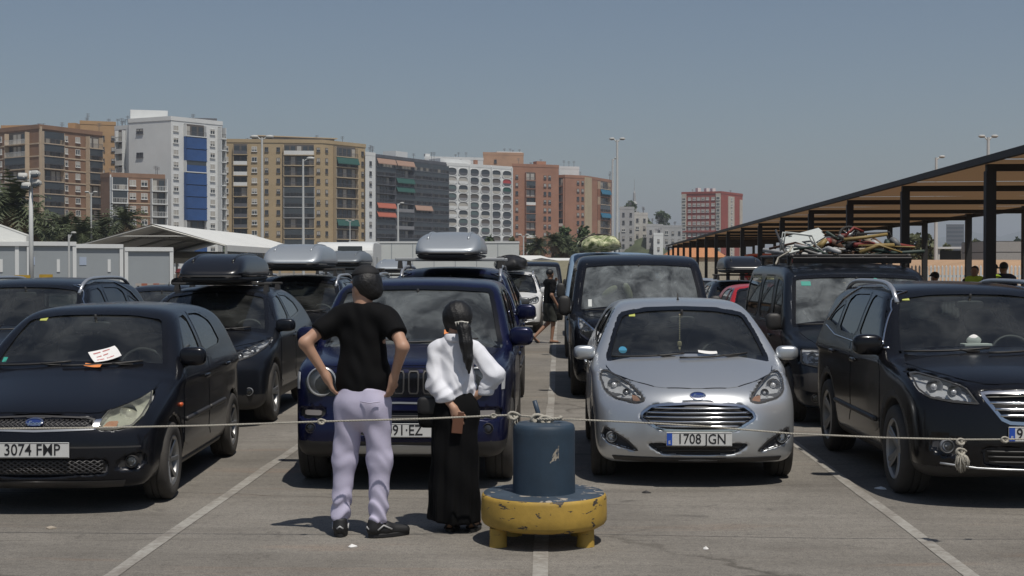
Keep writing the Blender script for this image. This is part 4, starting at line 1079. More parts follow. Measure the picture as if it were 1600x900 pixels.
# steeple
mb = MB(); X0 = wx(991, 620); Z0 = wz(345, 620)
st = empty('steeple', (X0, 620, 0), 0, 'slender pale steeple with a pointed top far behind the low houses', 'steeple')
mb = MB(); mb.box((0, 0, Z0 / 2), (4.6, 4.6, Z0)); mb.build('tower_shaft', mat('pale_render', (0.48, 0.46, 0.42)), st)
mb = MB(); mb.lathe([(2.2, Z0), (2.4, Z0 + .6), (1.7, Z0 + .6), (1.7, Z0 + 3.5), (2.0, Z0 + 3.5), (2.0, Z0 + 4), (1.2, Z0 + 4), (1.2, Z0 + 7), (1.5, Z0 + 7.2), (0.7, Z0 + 8.4), (0.5, Z0 + 12), (0.12, Z0 + 13), (0.06, Z0 + 18)], 8); mb.build('spire', GREYB, st)
# far office block and hills on the right
d = 1200; b = Bld('grey office block standing alone in the distance behind the canopy', [pt(1478, d), pt(1506, d)], wz(352, d), mat('office_grey', (0.10, 0.105, 0.12), 0.6), 14)
for k in range(1, 9): b.band(0, 37 - k * 3.4, 1.5, G_DARK, 0.2, 0.04, 0.96, 'window_band')
HM = mat('hill_scrub', (0.10, 0.12, 0.10), 0.9, var=0.25, scale=0.002)
def ridge(prof, d, dep):
    mb = MB(); V = []; n = len(prof)
    for (px, py) in prof:
        x = wx(px, d); z = max(0.5, wz(py, d)); V += [(x, d - dep * 0.5, -2), (x, d, z), (x, d + dep, -2)]
    Fs = []
    for i in range(n - 1):
        for k in (0, 1): Fs.append((3 * i + k, 3 * i + 3 + k, 3 * i + 4 + k, 3 * i + 1 + k))
    mb.add(V, Fs); return mb
pr = [(1150 + 18 * i, 417 - 62 * (1 - math.exp(-i / 9)) * (0.9 + 0.1 * math.sin(i * 1.3) + 0.06 * math.sin(i * 2.9))) for i in range(80)]
tag(ridge(pr, 6500, 2500).build('hills', HM, None, True), 'hazy hills on the horizon behind the canopy', kind='structure')

pr = [(940 + 6 * i, 417 - 78 * math.exp(-((i - 10) / 9.0) ** 2)) for i in range(32)]
tag(ridge(pr, 590, 120).build('wooded_hill', mat('hill_green', (0.06, 0.075, 0.035), 0.9, var=0.4, scale=0.15), None, True), 'green slope behind the low houses', kind='structure')
# ------------------------------------------------------------------ trees
LEAF = mat('leaf_green', (0.055, 0.085, 0.03), 0.7, var=0.35, scale=0.6); LEAF2 = mat('leaf_olive', (0.085, 0.092, 0.04), 0.7, var=0.35, scale=0.6)
PALM = mat('palm_green', (0.060, 0.075, 0.032), 0.65, var=0.35, scale=0.5); DRY = mat('palm_dry', (0.16, 0.115, 0.06), 0.8, var=0.3, scale=0.6); BARK = mat('bark', (0.10, 0.075, 0.05), 0.9, var=0.3, scale=2)
def palm_mesh(seed, hgt):
    r = random.Random(seed); tr = MB(); lean = r.uniform(-.4, .4)
    tr.tube([(0, 0, 0), (lean * 0.3, 0, hgt * 0.5), (lean, 0, hgt)], [0.30, 0.24, 0.28], 8)
    out = [tr.mesh('trunk', BARK, True)]
    for nm, cnt, m, lo, hi in (('crown', 46, PALM, -0.35, 1.25), ('dry_skirt', 16, DRY, -1.2, -0.5)):
        V = []; Fs = []
        for i in range(cnt):
            a = r.uniform(0, 6.283); el = r.uniform(lo, hi); Lf = r.uniform(2.0, 3.0) * (0.75 if nm != 'crown' else 1); n = 9
            p = Vector((lean, 0, hgt)); dirv = Vector((math.cos(a) * math.cos(el), math.sin(a) * math.cos(el), math.sin(el)))
            side = Vector((-math.sin(a), math.cos(a), 0))
            pts = []
            for k in range(n):
                pts.append(p.copy()); p = p + dirv * (Lf / n); dirv = (dirv + Vector((0, 0, -0.15))).normalized()
            for k in range(1, n):
                q = pts[k]; dv = (pts[k] - pts[k - 1]).normalized(); wl = (0.62 if k < n - 2 else 0.35) * math.sin(math.pi * (k + 1) / (n + 1.2)) + 0.12
                for sgn in (-1, 1):
                    t = q + side * sgn * wl + dv * wl * 0.55 + Vector((0, 0, -0.22 * wl - r.uniform(0, .15)))
                    b_ = len(V); V += [tuple(q - dv * 0.10), tuple(q + dv * 0.10), tuple(t)]; Fs.append((b_, b_ + 1, b_ + 2))
                b_ = len(V); V += [tuple(pts[k - 1] - side * .03), tuple(pts[k - 1] + side * .03), tuple(q)]; Fs.append((b_, b_ + 1, b_ + 2))
        out.append(mesh_np(nm, V, np.array(Fs), m, False))
    return out
def leaf_crown(name, seed, lobes, n, size, m):
    """leaf-sized faces spread through a crown of uneven lobes"""
    r = np.random.default_rng(seed); V = []
    for (cx, cy, cz, rx, rz) in lobes:
        k = int(n * rx * rz / sum(l[3] * l[4] for l in lobes))
        u = r.normal(size=(k, 3)); u /= np.linalg.norm(u, axis=1)[:, None]; rad = r.uniform(0.35, 1.0, k) ** 0.6
        clump = 0.82 + 0.18 * np.sin(u[:, 0] * 7 + seed) * np.cos(u[:, 2] * 6 + cx)
        c = np.array((cx, cy, cz)) + u * (rad * clump)[:, None] * [rx, rx, rz]
        a = r.normal(size=(k, 3)); a /= np.linalg.norm(a, axis=1)[:, None]; b = np.cross(a, r.normal(size=(k, 3))); b /= np.linalg.norm(b, axis=1)[:, None]
        sz = size * r.uniform(0.6, 1.4, (k, 1))
        V.append(np.stack([c - a * sz, c + b * sz * 0.6, c + a * sz, c - b * sz * 0.6], 1).reshape(-1, 3))
    V = np.concatenate(V); return mesh_np(name, V, np.arange(len(V)).reshape(-1, 4), m, False)
PM = [palm_mesh(k, h_) for k, h_ in ((1, 5.2), (2, 6.0), (3, 4.4))]
def palm(px, d, ytop, label, k):
    ms = PM[k % 3]; hz = (5.2, 6.0, 4.4)[k % 3] + 2.2; sc = wz(ytop, d) / hz
    o = empty('palm_tree', (wx(px, d), d, 0), random.uniform(0, 6), label, 'palm tree', 'palm trees along the port edge'); o.scale = (sc,) * 3
    for m_, n_ in zip(ms, ('trunk', 'crown', 'dry_skirt')): link(n_, m_, o)
def bush(px, d, ytop, wpx, label, m, seed, name='tree', n=900, trunk=True, low=0.35, base=0):
    hgt = wz(ytop, d) - base; wr = wpx * d / F_PX / 2; r = random.Random(seed)
    lob = [(r.uniform(-.5, .5) * wr, r.uniform(-.4, .4) * wr, hgt * r.uniform(low, 0.74), wr * r.uniform(0.45, 0.72), hgt * r.uniform(0.18, 0.28)) for _ in range(6)]
    lob.append((0, 0, hgt * 0.78, wr * 0.5, hgt * 0.22))
    o = empty(name, (wx(px, d), d, base), 0, label, 'tree', 'leafy trees in the background')
    link('crown', leaf_crown('crown', seed, lob, n, 0.035 * hgt + 0.10, m), o)
    mb = MB(); mb.tube([(0, 0, 0), (0.1, 0, hgt * 0.3), (0.0, 0.1, hgt * 0.62)], [0.03 * hgt + .05, 0.022 * hgt + .03, 0.03], 7)
    for k in range(4):
        a = r.uniform(0, 6.28); mb.tube([(0.05, 0, hgt * (0.3 + 0.07 * k)), (math.cos(a) * wr * .3, math.sin(a) * wr * .3, hgt * .52), (math.cos(a) * wr * .55, math.sin(a) * wr * .55, hgt * .66)], [0.014 * hgt + .02, 0.01 * hgt + .01, 0.01], 5)
    mb.build('trunk', BARK, o, True)
    return o
for i, (px, d, yt, lab) in enumerate(((14, 120, 262, 'tallest dark palm tree at the left edge, before the brown block'), (-6, 128, 285, 'palm tree cut by the left edge of the view'), (44, 140, 300, 'palm tree behind the floodlight mast'),
        (72, 150, 325, 'palm tree below the brown block'), (100, 155, 322, 'palm tree before the middle of the brown block'), (124, 150, 330, 'low palm tree left of the thin lamp post'), (151, 155, 328, 'palm tree right of the thin lamp post'),
        (193, 150, 311, 'palm tree with a round crown below the white tower'), (172, 160, 338, 'low palm tree beside the round crowned palm'), (843, 190, 364, 'palm tree right of the long white trailer'), (862, 185, 356, 'palm tree before the terracotta brick block'),
        (884, 190, 360, 'palm tree left of the dark leafy tree'), (905, 185, 362, 'palm tree behind the pale blue van'), (826, 195, 374, 'small palm tree close to the white trailer'))): palm(px, d, yt, lab, i)
for i, (px, d, yt, wp, lab, m) in enumerate(((30, 160, 330, 60, 'dark leafy tree under the palms at the left edge', LEAF), (88, 170, 345, 70, 'leafy tree under the palms before the brown block', LEAF), (135, 170, 348, 60, 'leafy tree behind the white cabins', LEAF2), (360, 230, 366, 24, 'small tree behind the white marquee', LEAF),
        (912, 215, 348, 40, 'dark leafy tree before the terracotta block with blue awnings', LEAF), (884, 225, 350, 40, 'leafy tree before the terracotta brick block', LEAF), (765, 230, 366, 34, 'low leafy tree above the white trailer', LEAF), (800, 235, 368, 30, 'low leafy tree at the right end of the white trailer', LEAF2),
        (985, 588, 312, 26, 'small green tree on the slope beside the steeple', LEAF), (1034, 588, 328, 34, 'green tree between the low houses and the red block', LEAF), (1010, 588, 338, 26, 'green tree behind the pale narrow house', LEAF2), (1128, 130, 396, 26, 'round green shrub seen between the canopy posts', LEAF),
        (1430, 150, 362, 66, 'large loose tree behind the canopy, right of the loaded van', LEAF2), (1478, 170, 378, 40, 'tree behind the canopy below the office block', LEAF2), (1396, 165, 372, 50, 'tree behind the canopy above the roof load', LEAF2), (1525, 180, 372, 40, 'tree behind the thickest canopy post', LEAF2), (1590, 420, 369, 26, 'far tree at the right edge', LEAF)
        )): bush(px, d, yt, wp, lab, m, 50 + i, n=1500, base=(wz(yt, d) - 9 if d > 500 else 0))

# ------------------------------------------------------------------ canopy on the right
def cloth_mat(name, c, tr=0.35):
    m = bpy.data.materials.new(name); m.use_nodes = True; t = m.node_tree; t.nodes.clear(); N, K = t.nodes.new, t.links.new
    o = N('ShaderNodeOutputMaterial'); a = N('ShaderNodeBsdfDiffuse'); b = N('ShaderNodeBsdfTranslucent'); x = N('ShaderNodeMixShader'); x.inputs[0].default_value = tr
    a.inputs[0].default_value = (*c, 1); b.inputs[0].default_value = (*c, 1); K(a.outputs[0], x.inputs[1]); K(b.outputs[0], x.inputs[2]); K(x.outputs[0], o.inputs[0]); return m
CB = mat('canopy_steel', (0.012, 0.013, 0.016), 0.6, dust=0.05); CT = cloth_mat('canopy_cloth', (0.34, 0.215, 0.12), 0.25)
CTR = mat('canopy_roof', (0.28, 0.20, 0.12), 0.8)
cyaw = math.atan((920 - VPX) / F_PX)            # the canopy stands a little askew to the lanes
cdir = Vector((math.sin(cyaw), math.cos(cyaw), 0)); cside = Vector((math.cos(cyaw), -math.sin(cyaw), 0))
CX1, CX2, CZ = 5.23, 10.2, 3.02
can = empty('canopy', tuple(cside * CX1), -cyaw, 'long shade canopy with black posts and tan underside', 'canopy')
post = MB().box((0, 0, CZ / 2), (0.13, 0.13, CZ)).mesh('post', CB); post2 = MB().box((0, 0, CZ / 2 + .1), (0.15, 0.15, CZ + 0.2)).mesh('post', CB)
beam = MB().box(((CX2 - CX1) / 2, 0, CZ + 0.045), (CX2 - CX1 + 0.1, 0.10, 0.09)).mesh('cross_beam', CB)
n0 = 18.9 - 10.0
for k in range(18):
    y = n0 + 5 * k
    link('post', post, can, (0, y, 0)); link('post', post2, can, (CX2 - CX1, y, 0)); link('cross_beam', beam, can, (0, y, 0))
    if k < 17:
        mb = MB(); y1 = y + 5; P = []
        for j in range(7):
            for i in range(5):
                fx, fy = i / 4, j / 6; sag = 0.10 * math.sin(math.pi * fx) * math.sin(math.pi * fy)
                P.append((-0.08 + (CX2 - CX1 + 0.18) * fx, y + 0.06 + (4.88) * fy, CZ + 0.155 - sag + 0.02 * fx))
        Q = [(j * 5 + i, j * 5 + i + 1, (j + 1) * 5 + i + 1, (j + 1) * 5 + i) for j in range(6) for i in range(4)]
        mb.add(P, Q); me = mb.mesh('roof_panel', CT, True)
        link('roof_panel', me, can)
for (x, nm) in ((-0.12, 'front_beam'), (CX2 - CX1 + 0.14, 'rear_beam')):
    mb = MB(); mb.box((x, n0 + 42.5, CZ + 0.13), (0.08, 86, 0.09)); mb.build(nm, CB, can)

# ------------------------------------------------------------------ lamp posts
LPM = mat('lamp_post_paint', (0.50, 0.51, 0.50), 0.5, var=0.08, scale=1.0); LPD = mat('lamp_head', (0.46, 0.46, 0.44), 0.6)
def lamp_post(px, d, ytop, label, arms=2, r=0.1, head=0.6, name='lamp_post'):
    h_ = wz(ytop, d); o = empty(name, (wx(px, d), d, 0), 0, label, 'lamp post', 'lamp posts')
    mb = MB(); mb.tube([(0, 0, 0), (0, 0, h_)], [r * 1.35, r * 0.75], 10); mb.lathe([(r * 2, 0), (r * 2, 0.5), (r * 1.3, 0.6)], 10); mb.build('pole', LPM, o, True, 0.8)
    for k in range(arms):
        sx = (1 if k % 2 == 0 else -1); yy = 0.0
        mb = MB(); mb.tube([(0, yy, h_ - 0.25), (sx * head * 0.6, yy, h_ + 0.05)], r * 0.4, 6); a = mb.build('arm', LPM, o, True)
        mb = MB(); mb.sell((sx * head * 1.0, yy, h_ + 0.08), (head * 0.55, head * 0.34, head * 0.22), 0.8, 12, 8); a = mb.build('lamp_head', LPD, o, True)
        mb = MB(); mb.sell((sx * head * 1.0, yy, h_ + 0.08 - head * 0.16), (head * 0.42, head * 0.26, head * 0.12), 0.8, 12, 6); mb.build('lamp_glass', G_DARK, a, True)
    return o
lamp_post(410, 130, 214, 'tall pale lamp post before the left part of the tan block', 2, 0.13, 0.7)
lamp_post(474, 150, 248, 'tall single headed lamp post before the dark balcony column', 1, 0.13, 0.8)
lamp_post(143, 150, 300, 'thin lamp post before the brown block and palms', 2, 0.10, 0.45)
lamp_post(31, 140, 314, 'short twin lamp post among the palms at the left', 2, 0.10, 0.6)
lamp_post(964, 115, 219, 'tallest lamp post in the middle, before the grey house', 2, 0.11, 0.42)
lamp_post(957, 150, 249, 'lamp post just left of the tallest middle one', 1, 0.12, 0.4)
lamp_post(1543, 95, 217, 'twin headed lamp post rising above the canopy at right', 2, 0.12, 0.42)
lamp_post(1462, 125, 248, 'smaller lamp post rising above the middle of the canopy', 1, 0.14, 0.5)
lamp_post(547, 190, 345, 'small lamp post with globes behind the roof boxes', 2, 0.08, 0.4)
lamp_post(622, 175, 318, 'thin lamp post before the dark grey block', 1, 0.14, 0.5)
lamp_post(818, 130, 368, 'dark small lamp post with two globes beside the white trailer', 2, 0.07, 0.35)
lamp_post(108, 58, 366, 'small security lamp on a short post behind the cabins', 1, 0.05, 0.2)
# floodlight mast on the left
d = 46; h_ = wz(275, d); o = empty('floodlight_mast', (wx(49, d), d, 0), 0, 'mast with large floodlights above the white cabins', 'floodlight')
mb = MB(); mb.tube([(0, 0, 0), (0, 0, h_ + 0.2)], [0.085, 0.06], 10); mb.build('pole', LPM, o, True)
for (x, z, rz) in ((-0.22, 0.02, 0.3), (0.20, 0.1, -0.4), (-0.1, -0.28, 0.2), (0.24, -0.2, -0.5)):
    mb = MB(); rt = Matrix.Rotation(rz, 3, 'Z') @ Matrix.Rotation(R(-25), 3, 'X'); mb.sell((x, -0.12, h_ + z), (0.155, 0.105, 0.085), 0.4, 14, 8, rt); f = mb.build('floodlight', LPD, o, True)
    mb = MB(); mb.sell((x, -0.21, h_ + z - 0.06), (0.15, 0.04, 0.08), 0.5, 12, 6, rt); mb.build('lamp_glass', G_DARK, f, True)
mb = MB(); mb.box((0, 0, h_ - 0.1), (0.5, 0.06, 0.06)); mb.build('bracket', LPM, o)

# ------------------------------------------------------------------ cabins, marquees, trailer
CAB = mat('cabin_shade_grey', (0.30, 0.325, 0.34), 0.55, var=0.05, scale=0.6); CABW = mat('cabin_white', (0.66, 0.67, 0.66), 0.5, var=0.05, scale=0.6)  # grey paints the shaded fronts of white cabins, white their lit sides
def cabin(px, d, ytop, label, w=2.5, dep=6.0, rz=R(24), sign=True):
    h_ = wz(ytop, d); o = empty('site_cabin', (wx(px, d), d, 0), rz, label, 'cabin', 'white site cabins')
    mb = MB(); mb.bx(-w / 2 + 0.05, w / 2 - 0.05, 0.05, dep - 0.05, 0.12, h_ - 0.1); mb.build('wall_panel', CAB, o)
    for sx in (-1, 1):
        for yy in (0.05, dep - 0.05): MB().box((sx * (w / 2 - 0.06), yy, h_ / 2), (0.16, 0.16, h_ - 0.02)).build('corner_post', CABW, o)
    mb = MB(); mb.bx(-w / 2, w / 2, -0.05, dep + 0.05, h_ - 0.18, h_); mb.build('roof_frame', CABW, o)
    mb = MB(); mb.bx(-w / 2 + .15, w / 2 - .15, 0.0, 0.09, 0.02, 0.16); mb.build('base_frame', CABW, o)
    mb = MB(); mb.bx(-w / 2 - 0.012, -w / 2 + 0.06, 0.2, dep - 0.2, 0.15, h_ - 0.2); mb.build('side_panel', CABW, o)
    if sign:
        mb = MB(); mb.bx(0.45, 0.58, 0.02, 0.07, 1.55, 2.1); mb.build('vent', CABW, o)
        mb = MB(); mb.bx(-0.75, -0.45, 0.03, 0.07, 1.85, 2.2); mb.build('notice', mat('notice_blue', (0.36, 0.42, 0.52), 0.6), o)
cabin(-18, 60, 377, 'white site cabin cut by the left edge of the view', w=3.4)
cabin(72, 61, 377, 'white site cabin behind the floodlight mast', w=2.5)
cabin(152, 62, 381, 'site cabin with a shade-toned front in the middle of the row', w=2.2)
cabin(233, 63, 386, 'site cabin with a shade-toned front at the right end of the row', w=2.1, sign=False)
TENT = mat('tent_white', (0.66, 0.66, 0.63), 0.6, var=0.05, scale=0.5); TENTIN = mat('tent_frame', (0.40, 0.40, 0.38), 0.5, 0.4)
def marquee(label, A, B, wid, eave, peak, bays, posts=True, gable=False):
    """gabled marquee whose ridge runs from A to B (world XY)"""
    A = Vector((*A, 0)); B = Vector((*B, 0)); u = B - A; L = u.length; ang = math.atan2(u.y, u.x)
    o = empty('marquee', A, ang, label, 'tent', 'white marquees')
    if gable: mb = MB(); mb.add([(0, -wid / 2, eave - .3), (0, wid / 2, eave - .3), (0, wid / 2, eave), (0, 0, peak), (0, -wid / 2, eave), (0.03, -wid / 2, eave - .3), (0.03, wid / 2, eave - .3), (0.03, wid / 2, eave), (0.03, 0, peak), (0.03, -wid / 2, eave)], [(4, 3, 2, 1, 0), (5, 6, 7, 8, 9), (0, 1, 6, 5)]); mb.build('gable_sheet', TENT, o)
    for k in range(bays):
        x0, x1 = L * k / bays, L * (k + 1) / bays
        for sy in (-1, 1):
            mb = MB(); n = 5; P = []
            for i in range(n):
                for j in range(n):
                    fx, fy = i / (n - 1), j / (n - 1); sag = 0.10 * math.sin(math.pi * fx) * math.sin(math.pi * fy)
                    P.append((x0 + (x1 - x0) * fx, sy * wid / 2 * fy, peak + (eave - peak) * fy - sag))
            mb.add(P, [(i * n + j, i * n + j + 1, (i + 1) * n + j + 1, (i + 1) * n + j) for i in range(n - 1) for j in range(n - 1)])
            c = mb.build('roof_sheet', TENT, o, True)
            mb = MB(); mb.bx(x0, x1, sy * wid / 2 - 0.01, sy * wid / 2 + 0.01, eave - 0.35, eave + 0.02); mb.build('valance', TENT, c)
        if posts:
            for sy in (-1, 1): mb = MB(); mb.box((x0, sy * wid / 2 * 0.985, eave / 2), (0.14, 0.14, eave)); mb.build('post', TENTIN, o)
            mb = MB(); mb.tube([(x0 + .05, -wid / 2, eave - .05), (x0 + .05, 0, peak - .12), (x0 + .05, wid / 2, eave - .05)], 0.07, 4); mb.build('rafter', TENTIN, o)
            mb = MB(); mb.tube([(x0 + .05, -wid / 2 * .5, (eave + peak) / 2 - .1), (x0 + .05, wid / 2 * .5, (eave + peak) / 2 - .1)], 0.04, 4); mb.build('tie', TENTIN, o)
marquee('long white marquee with an open gable, left of the roof boxes', pt(238, 84), pt(392, 112), 9.0, 3.05, wz(349, 84), 5)
marquee('corner of a white marquee at the left edge of the view', pt(-95, 62), (pt(-95, 62)[0] * 74 / 62, 74), 7.6, wz(366, 62), wz(312, 62), 2, gable=True)
marquee('low white marquee roof behind the long marquee', pt(230, 104), pt(420, 112), 7, wz(404, 104), wz(392, 104), 4)
mb = MB(); d = 78; x0, x1 = wx(546, d), wx(811, d); h_ = wz(378, d); o = empty('white_trailer', ((x0 + x1) / 2, d, 0), R(1.5), 'long plain white trailer body behind the roof boxes', 'trailer')
L_ = x1 - x0; TRW = mat('trailer_white', (0.56, 0.58, 0.56), 0.55, var=0.06, scale=0.4)
mb = MB(); mb.bx(-L_ / 2, L_ / 2, 0, 2.5, 1.05, h_); mb.build('body', TRW, o)
mb = MB(); mb.bx(-L_ / 2 - .02, L_ / 2 + .02, -0.03, 2.53, h_ - .06, h_ + .03); mb.build('top_rail', CABW, o)
mb = MB(); mb.bx(-L_ / 2, L_ / 2, 0.3, 2.2, 0.8, 1.04); mb.build('chassis', CB, o)
for k in range(1, 8): mb = MB(); mb.bx(-L_ / 2 + L_ * k / 8 - .02, -L_ / 2 + L_ * k / 8 + .02, -0.008, 0.0, 1.08, h_ - .08); mb.build('panel_seam', CAB, o)
wt, wr_, _d = wheel_meshes(0.5, 0.3, 0.6, 8)
for fx in (-0.36, -0.28, 0.3, 0.38): q = empty('wheel', (L_ * fx, 0.35, 0.5), R(-90) * 0, parent=o); q.rotation_euler = (0, 0, R(180)); link('tyre', wt, q); link('rim', wr_, q)
# low tents and wall far in the middle
marquee('small white tent roof right of the trailer', pt(800, 120), pt(845, 122), 5, wz(408, 120), wz(399, 120), 1)
marquee('flat white tent roof behind the walking man', pt(846, 118), pt(893, 120), 5, wz(408, 118), wz(403, 118), 2)
mb = MB(); d = 84; mb.bx(wx(812, d), wx(905, d), d, d + 0.25, 0, wz(407, d)); tag(mb.build('beige_wall', mat('beige_wall', (0.40, 0.37, 0.26), 0.8, var=0.1)), 'low beige wall at the end of the lanes', 'wall')
mb = MB(); d = 110; mb.bx(wx(1000, d), wx(1260, d), d, d + 0.3, 0, wz(409, d)); tag(mb.build('pale_wall', mat('pale_wall', (0.42, 0.38, 0.30), 0.8, var=0.15)), 'pale boundary wall seen between the canopy posts', 'wall')
o = empty('gatehouse', (wx(1086, 125), 125, 0), 0, 'small house with an orange tiled roof behind the canopy posts', 'building')
mb = MB(); mb.bx(-2.4, 2.4, 0, 4, 0, wz(402, 125)); mb.build('wall', CREAM, o)
mb = MB(); z0 = wz(402, 125); mb.add([(-2.8, -.4, z0), (2.8, -.4, z0), (2.8, 4.4, z0), (-2.8, 4.4, z0), (-1.4, 2, z0 + 1.1), (1.4, 2, z0 + 1.1)], [(0, 1, 5, 4), (1, 2, 5), (2, 3, 4, 5), (3, 0, 4), (3, 2, 1, 0)]); mb.build('roof', mat('roof_orange', (0.45, 0.20, 0.09), 0.8, var=0.15), o)
# right: fence, sand, grey shed
PKT = mat('picket_white', (0.62, 0.63, 0.62), 0.5, var=0.08)
d = 44; xa, xb = wx(1395, d), wx(1640, d); o = empty('picket_fence', (xa, d, 0), R(-2), 'white picket fence behind the canopy at the right', 'fence')
pk = MB(); z1 = wz(414, d); pk.add([(-.028, -.012, .05), (.028, -.012, .05), (.028, .012, .05), (-.028, .012, .05), (-.028, -.012, z1 - .06), (.028, -.012, z1 - .06), (.028, .012, z1 - .06), (-.028, .012, z1 - .06), (0, 0, z1)], [(3, 2, 1, 0), (0, 1, 5, 4), (1, 2, 6, 5), (2, 3, 7, 6), (3, 0, 4, 7), (4, 5, 8), (5, 6, 8), (6, 7, 8), (7, 4, 8)])
pk = pk.mesh('picket', PKT); nP = int((xb - xa) / 0.115)
for k in range(nP): link('picket', pk, o, (k * 0.115, 0, random.uniform(-.01, .01)))
for z in (0.4, 1.45): mb = MB(); mb.bx(-0.1, xb - xa, 0.012, 0.05, z, z + 0.07); mb.build('rail', PKT, o)
SAND = mat('sand', (0.40, 0.255, 0.15), 0.95, var=0.18, scale=0.3)
mb = MB(); V = []; Fs = []; xs = np.linspace(wx(1330, 80), wx(1700, 80) + 40, 30)
for i, x in enumerate(xs):
    e = min(1, i / 5); V += [(x, 74, -0.2), (x, 84, wz(408, 84) * e * random.uniform(.94, 1.03)), (x, 130, wz(406, 130) * e), (x, 160, -1)]
    if i:
        for k in range(3): Fs.append((4 * i - 4 + k, 4 * i + k, 4 * i + 1 + k, 4 * i - 3 + k))
mb.add(V, Fs); tag(mb.build('sand_bank', SAND, None, True), 'bank of orange sand behind the picket fence', kind='structure')
d = 140; o = empty('grey_shed', (wx(1590, d), d, 0), 0, 'grey shed with dark horizontal seams at the right edge', 'building')
hh = wz(377, d)
for k in range(4): mb = MB(); mb.bx(-3.2, 6, 0, 8, hh * k / 4 + .02, hh * (k + 1) / 4 - 0.06); mb.build('wall_panel', mat('shed_grey', (0.28, 0.29, 0.29), 0.7, var=0.1), o)
mb = MB(); mb.bx(-3.15, 5.95, 0.06, 7.9, 0, hh); mb.build('wall_core', CB, o)
d = 150; o = empty('bus_shelter', (wx(1492, d), d, 0), 0, 'low open shelter with a white roof behind the picket fence', 'shelter')
mb = MB(); mb.bx(-1.8, 3.4, 0, 3, wz(389, d), wz(386, d)); mb.build('roof', CABW, o)
for x in (-1.6, 0.8, 3.2): mb = MB(); mb.box((x, 0.3, wz(389, d) / 2), (0.15, 0.15, wz(389, d))); mb.build('post', CABW, o)
mb = MB(); mb.bx(-1.6, 3.2, 2.6, 2.8, 2.2, wz(391, d)); mb.build('back_wall', G_DARK, o)
# ------------------------------------------------------------------ the kinds of car in the picture (y runs back from the front bumper)
def slatset(name, zs, halfw, r, off, m, curve=0.0):
    return [(name, [(-hwid, z - curve), (-hwid * 0.5, z), (0, z + curve * 0.3), (hwid * 0.5, z), (hwid, z - curve)], r, off, m) for z, hwid in zip(zs, halfw)]
def mesh_slats(x0, x1, z0, z1, pitch, r, off, m, name='mesh_bar'):
    """diamond mesh of a grille as thin bars"""
    out = []; w, h = x1 - x0, z1 - z0; k = -h
    xs = np.arange(x0 - h * 1.6, x1, pitch)
    for a in xs:
        for d in (1, -1):
            p, q = (a, z0 if d > 0 else z1), (a + h * 1.6, z1 if d > 0 else z0)
            def cl(p, q):
                t0, t1 = 0.0, 1.0; dx = q[0] - p[0]
                for lim, sgn in ((x0, 1), (x1, -1)):
                    pass
                ta, tb = (x0 - p[0]) / dx, (x1 - p[0]) / dx
                t0, t1 = max(0, min(ta, tb)), min(1, max(ta, tb))
                if t1 - t0 < 0.05: return None
                return [(p[0] + dx * t0, p[1] + (q[1] - p[1]) * t0), (p[0] + dx * t1, p[1] + (q[1] - p[1]) * t1)]
            c = cl(p, q)
            if c: out.append((name, c, r, off, m))
    return out
M_MESH = mat('grille_mesh', (0.05, 0.05, 0.055), 0.35, 0.3, dust=0.1)

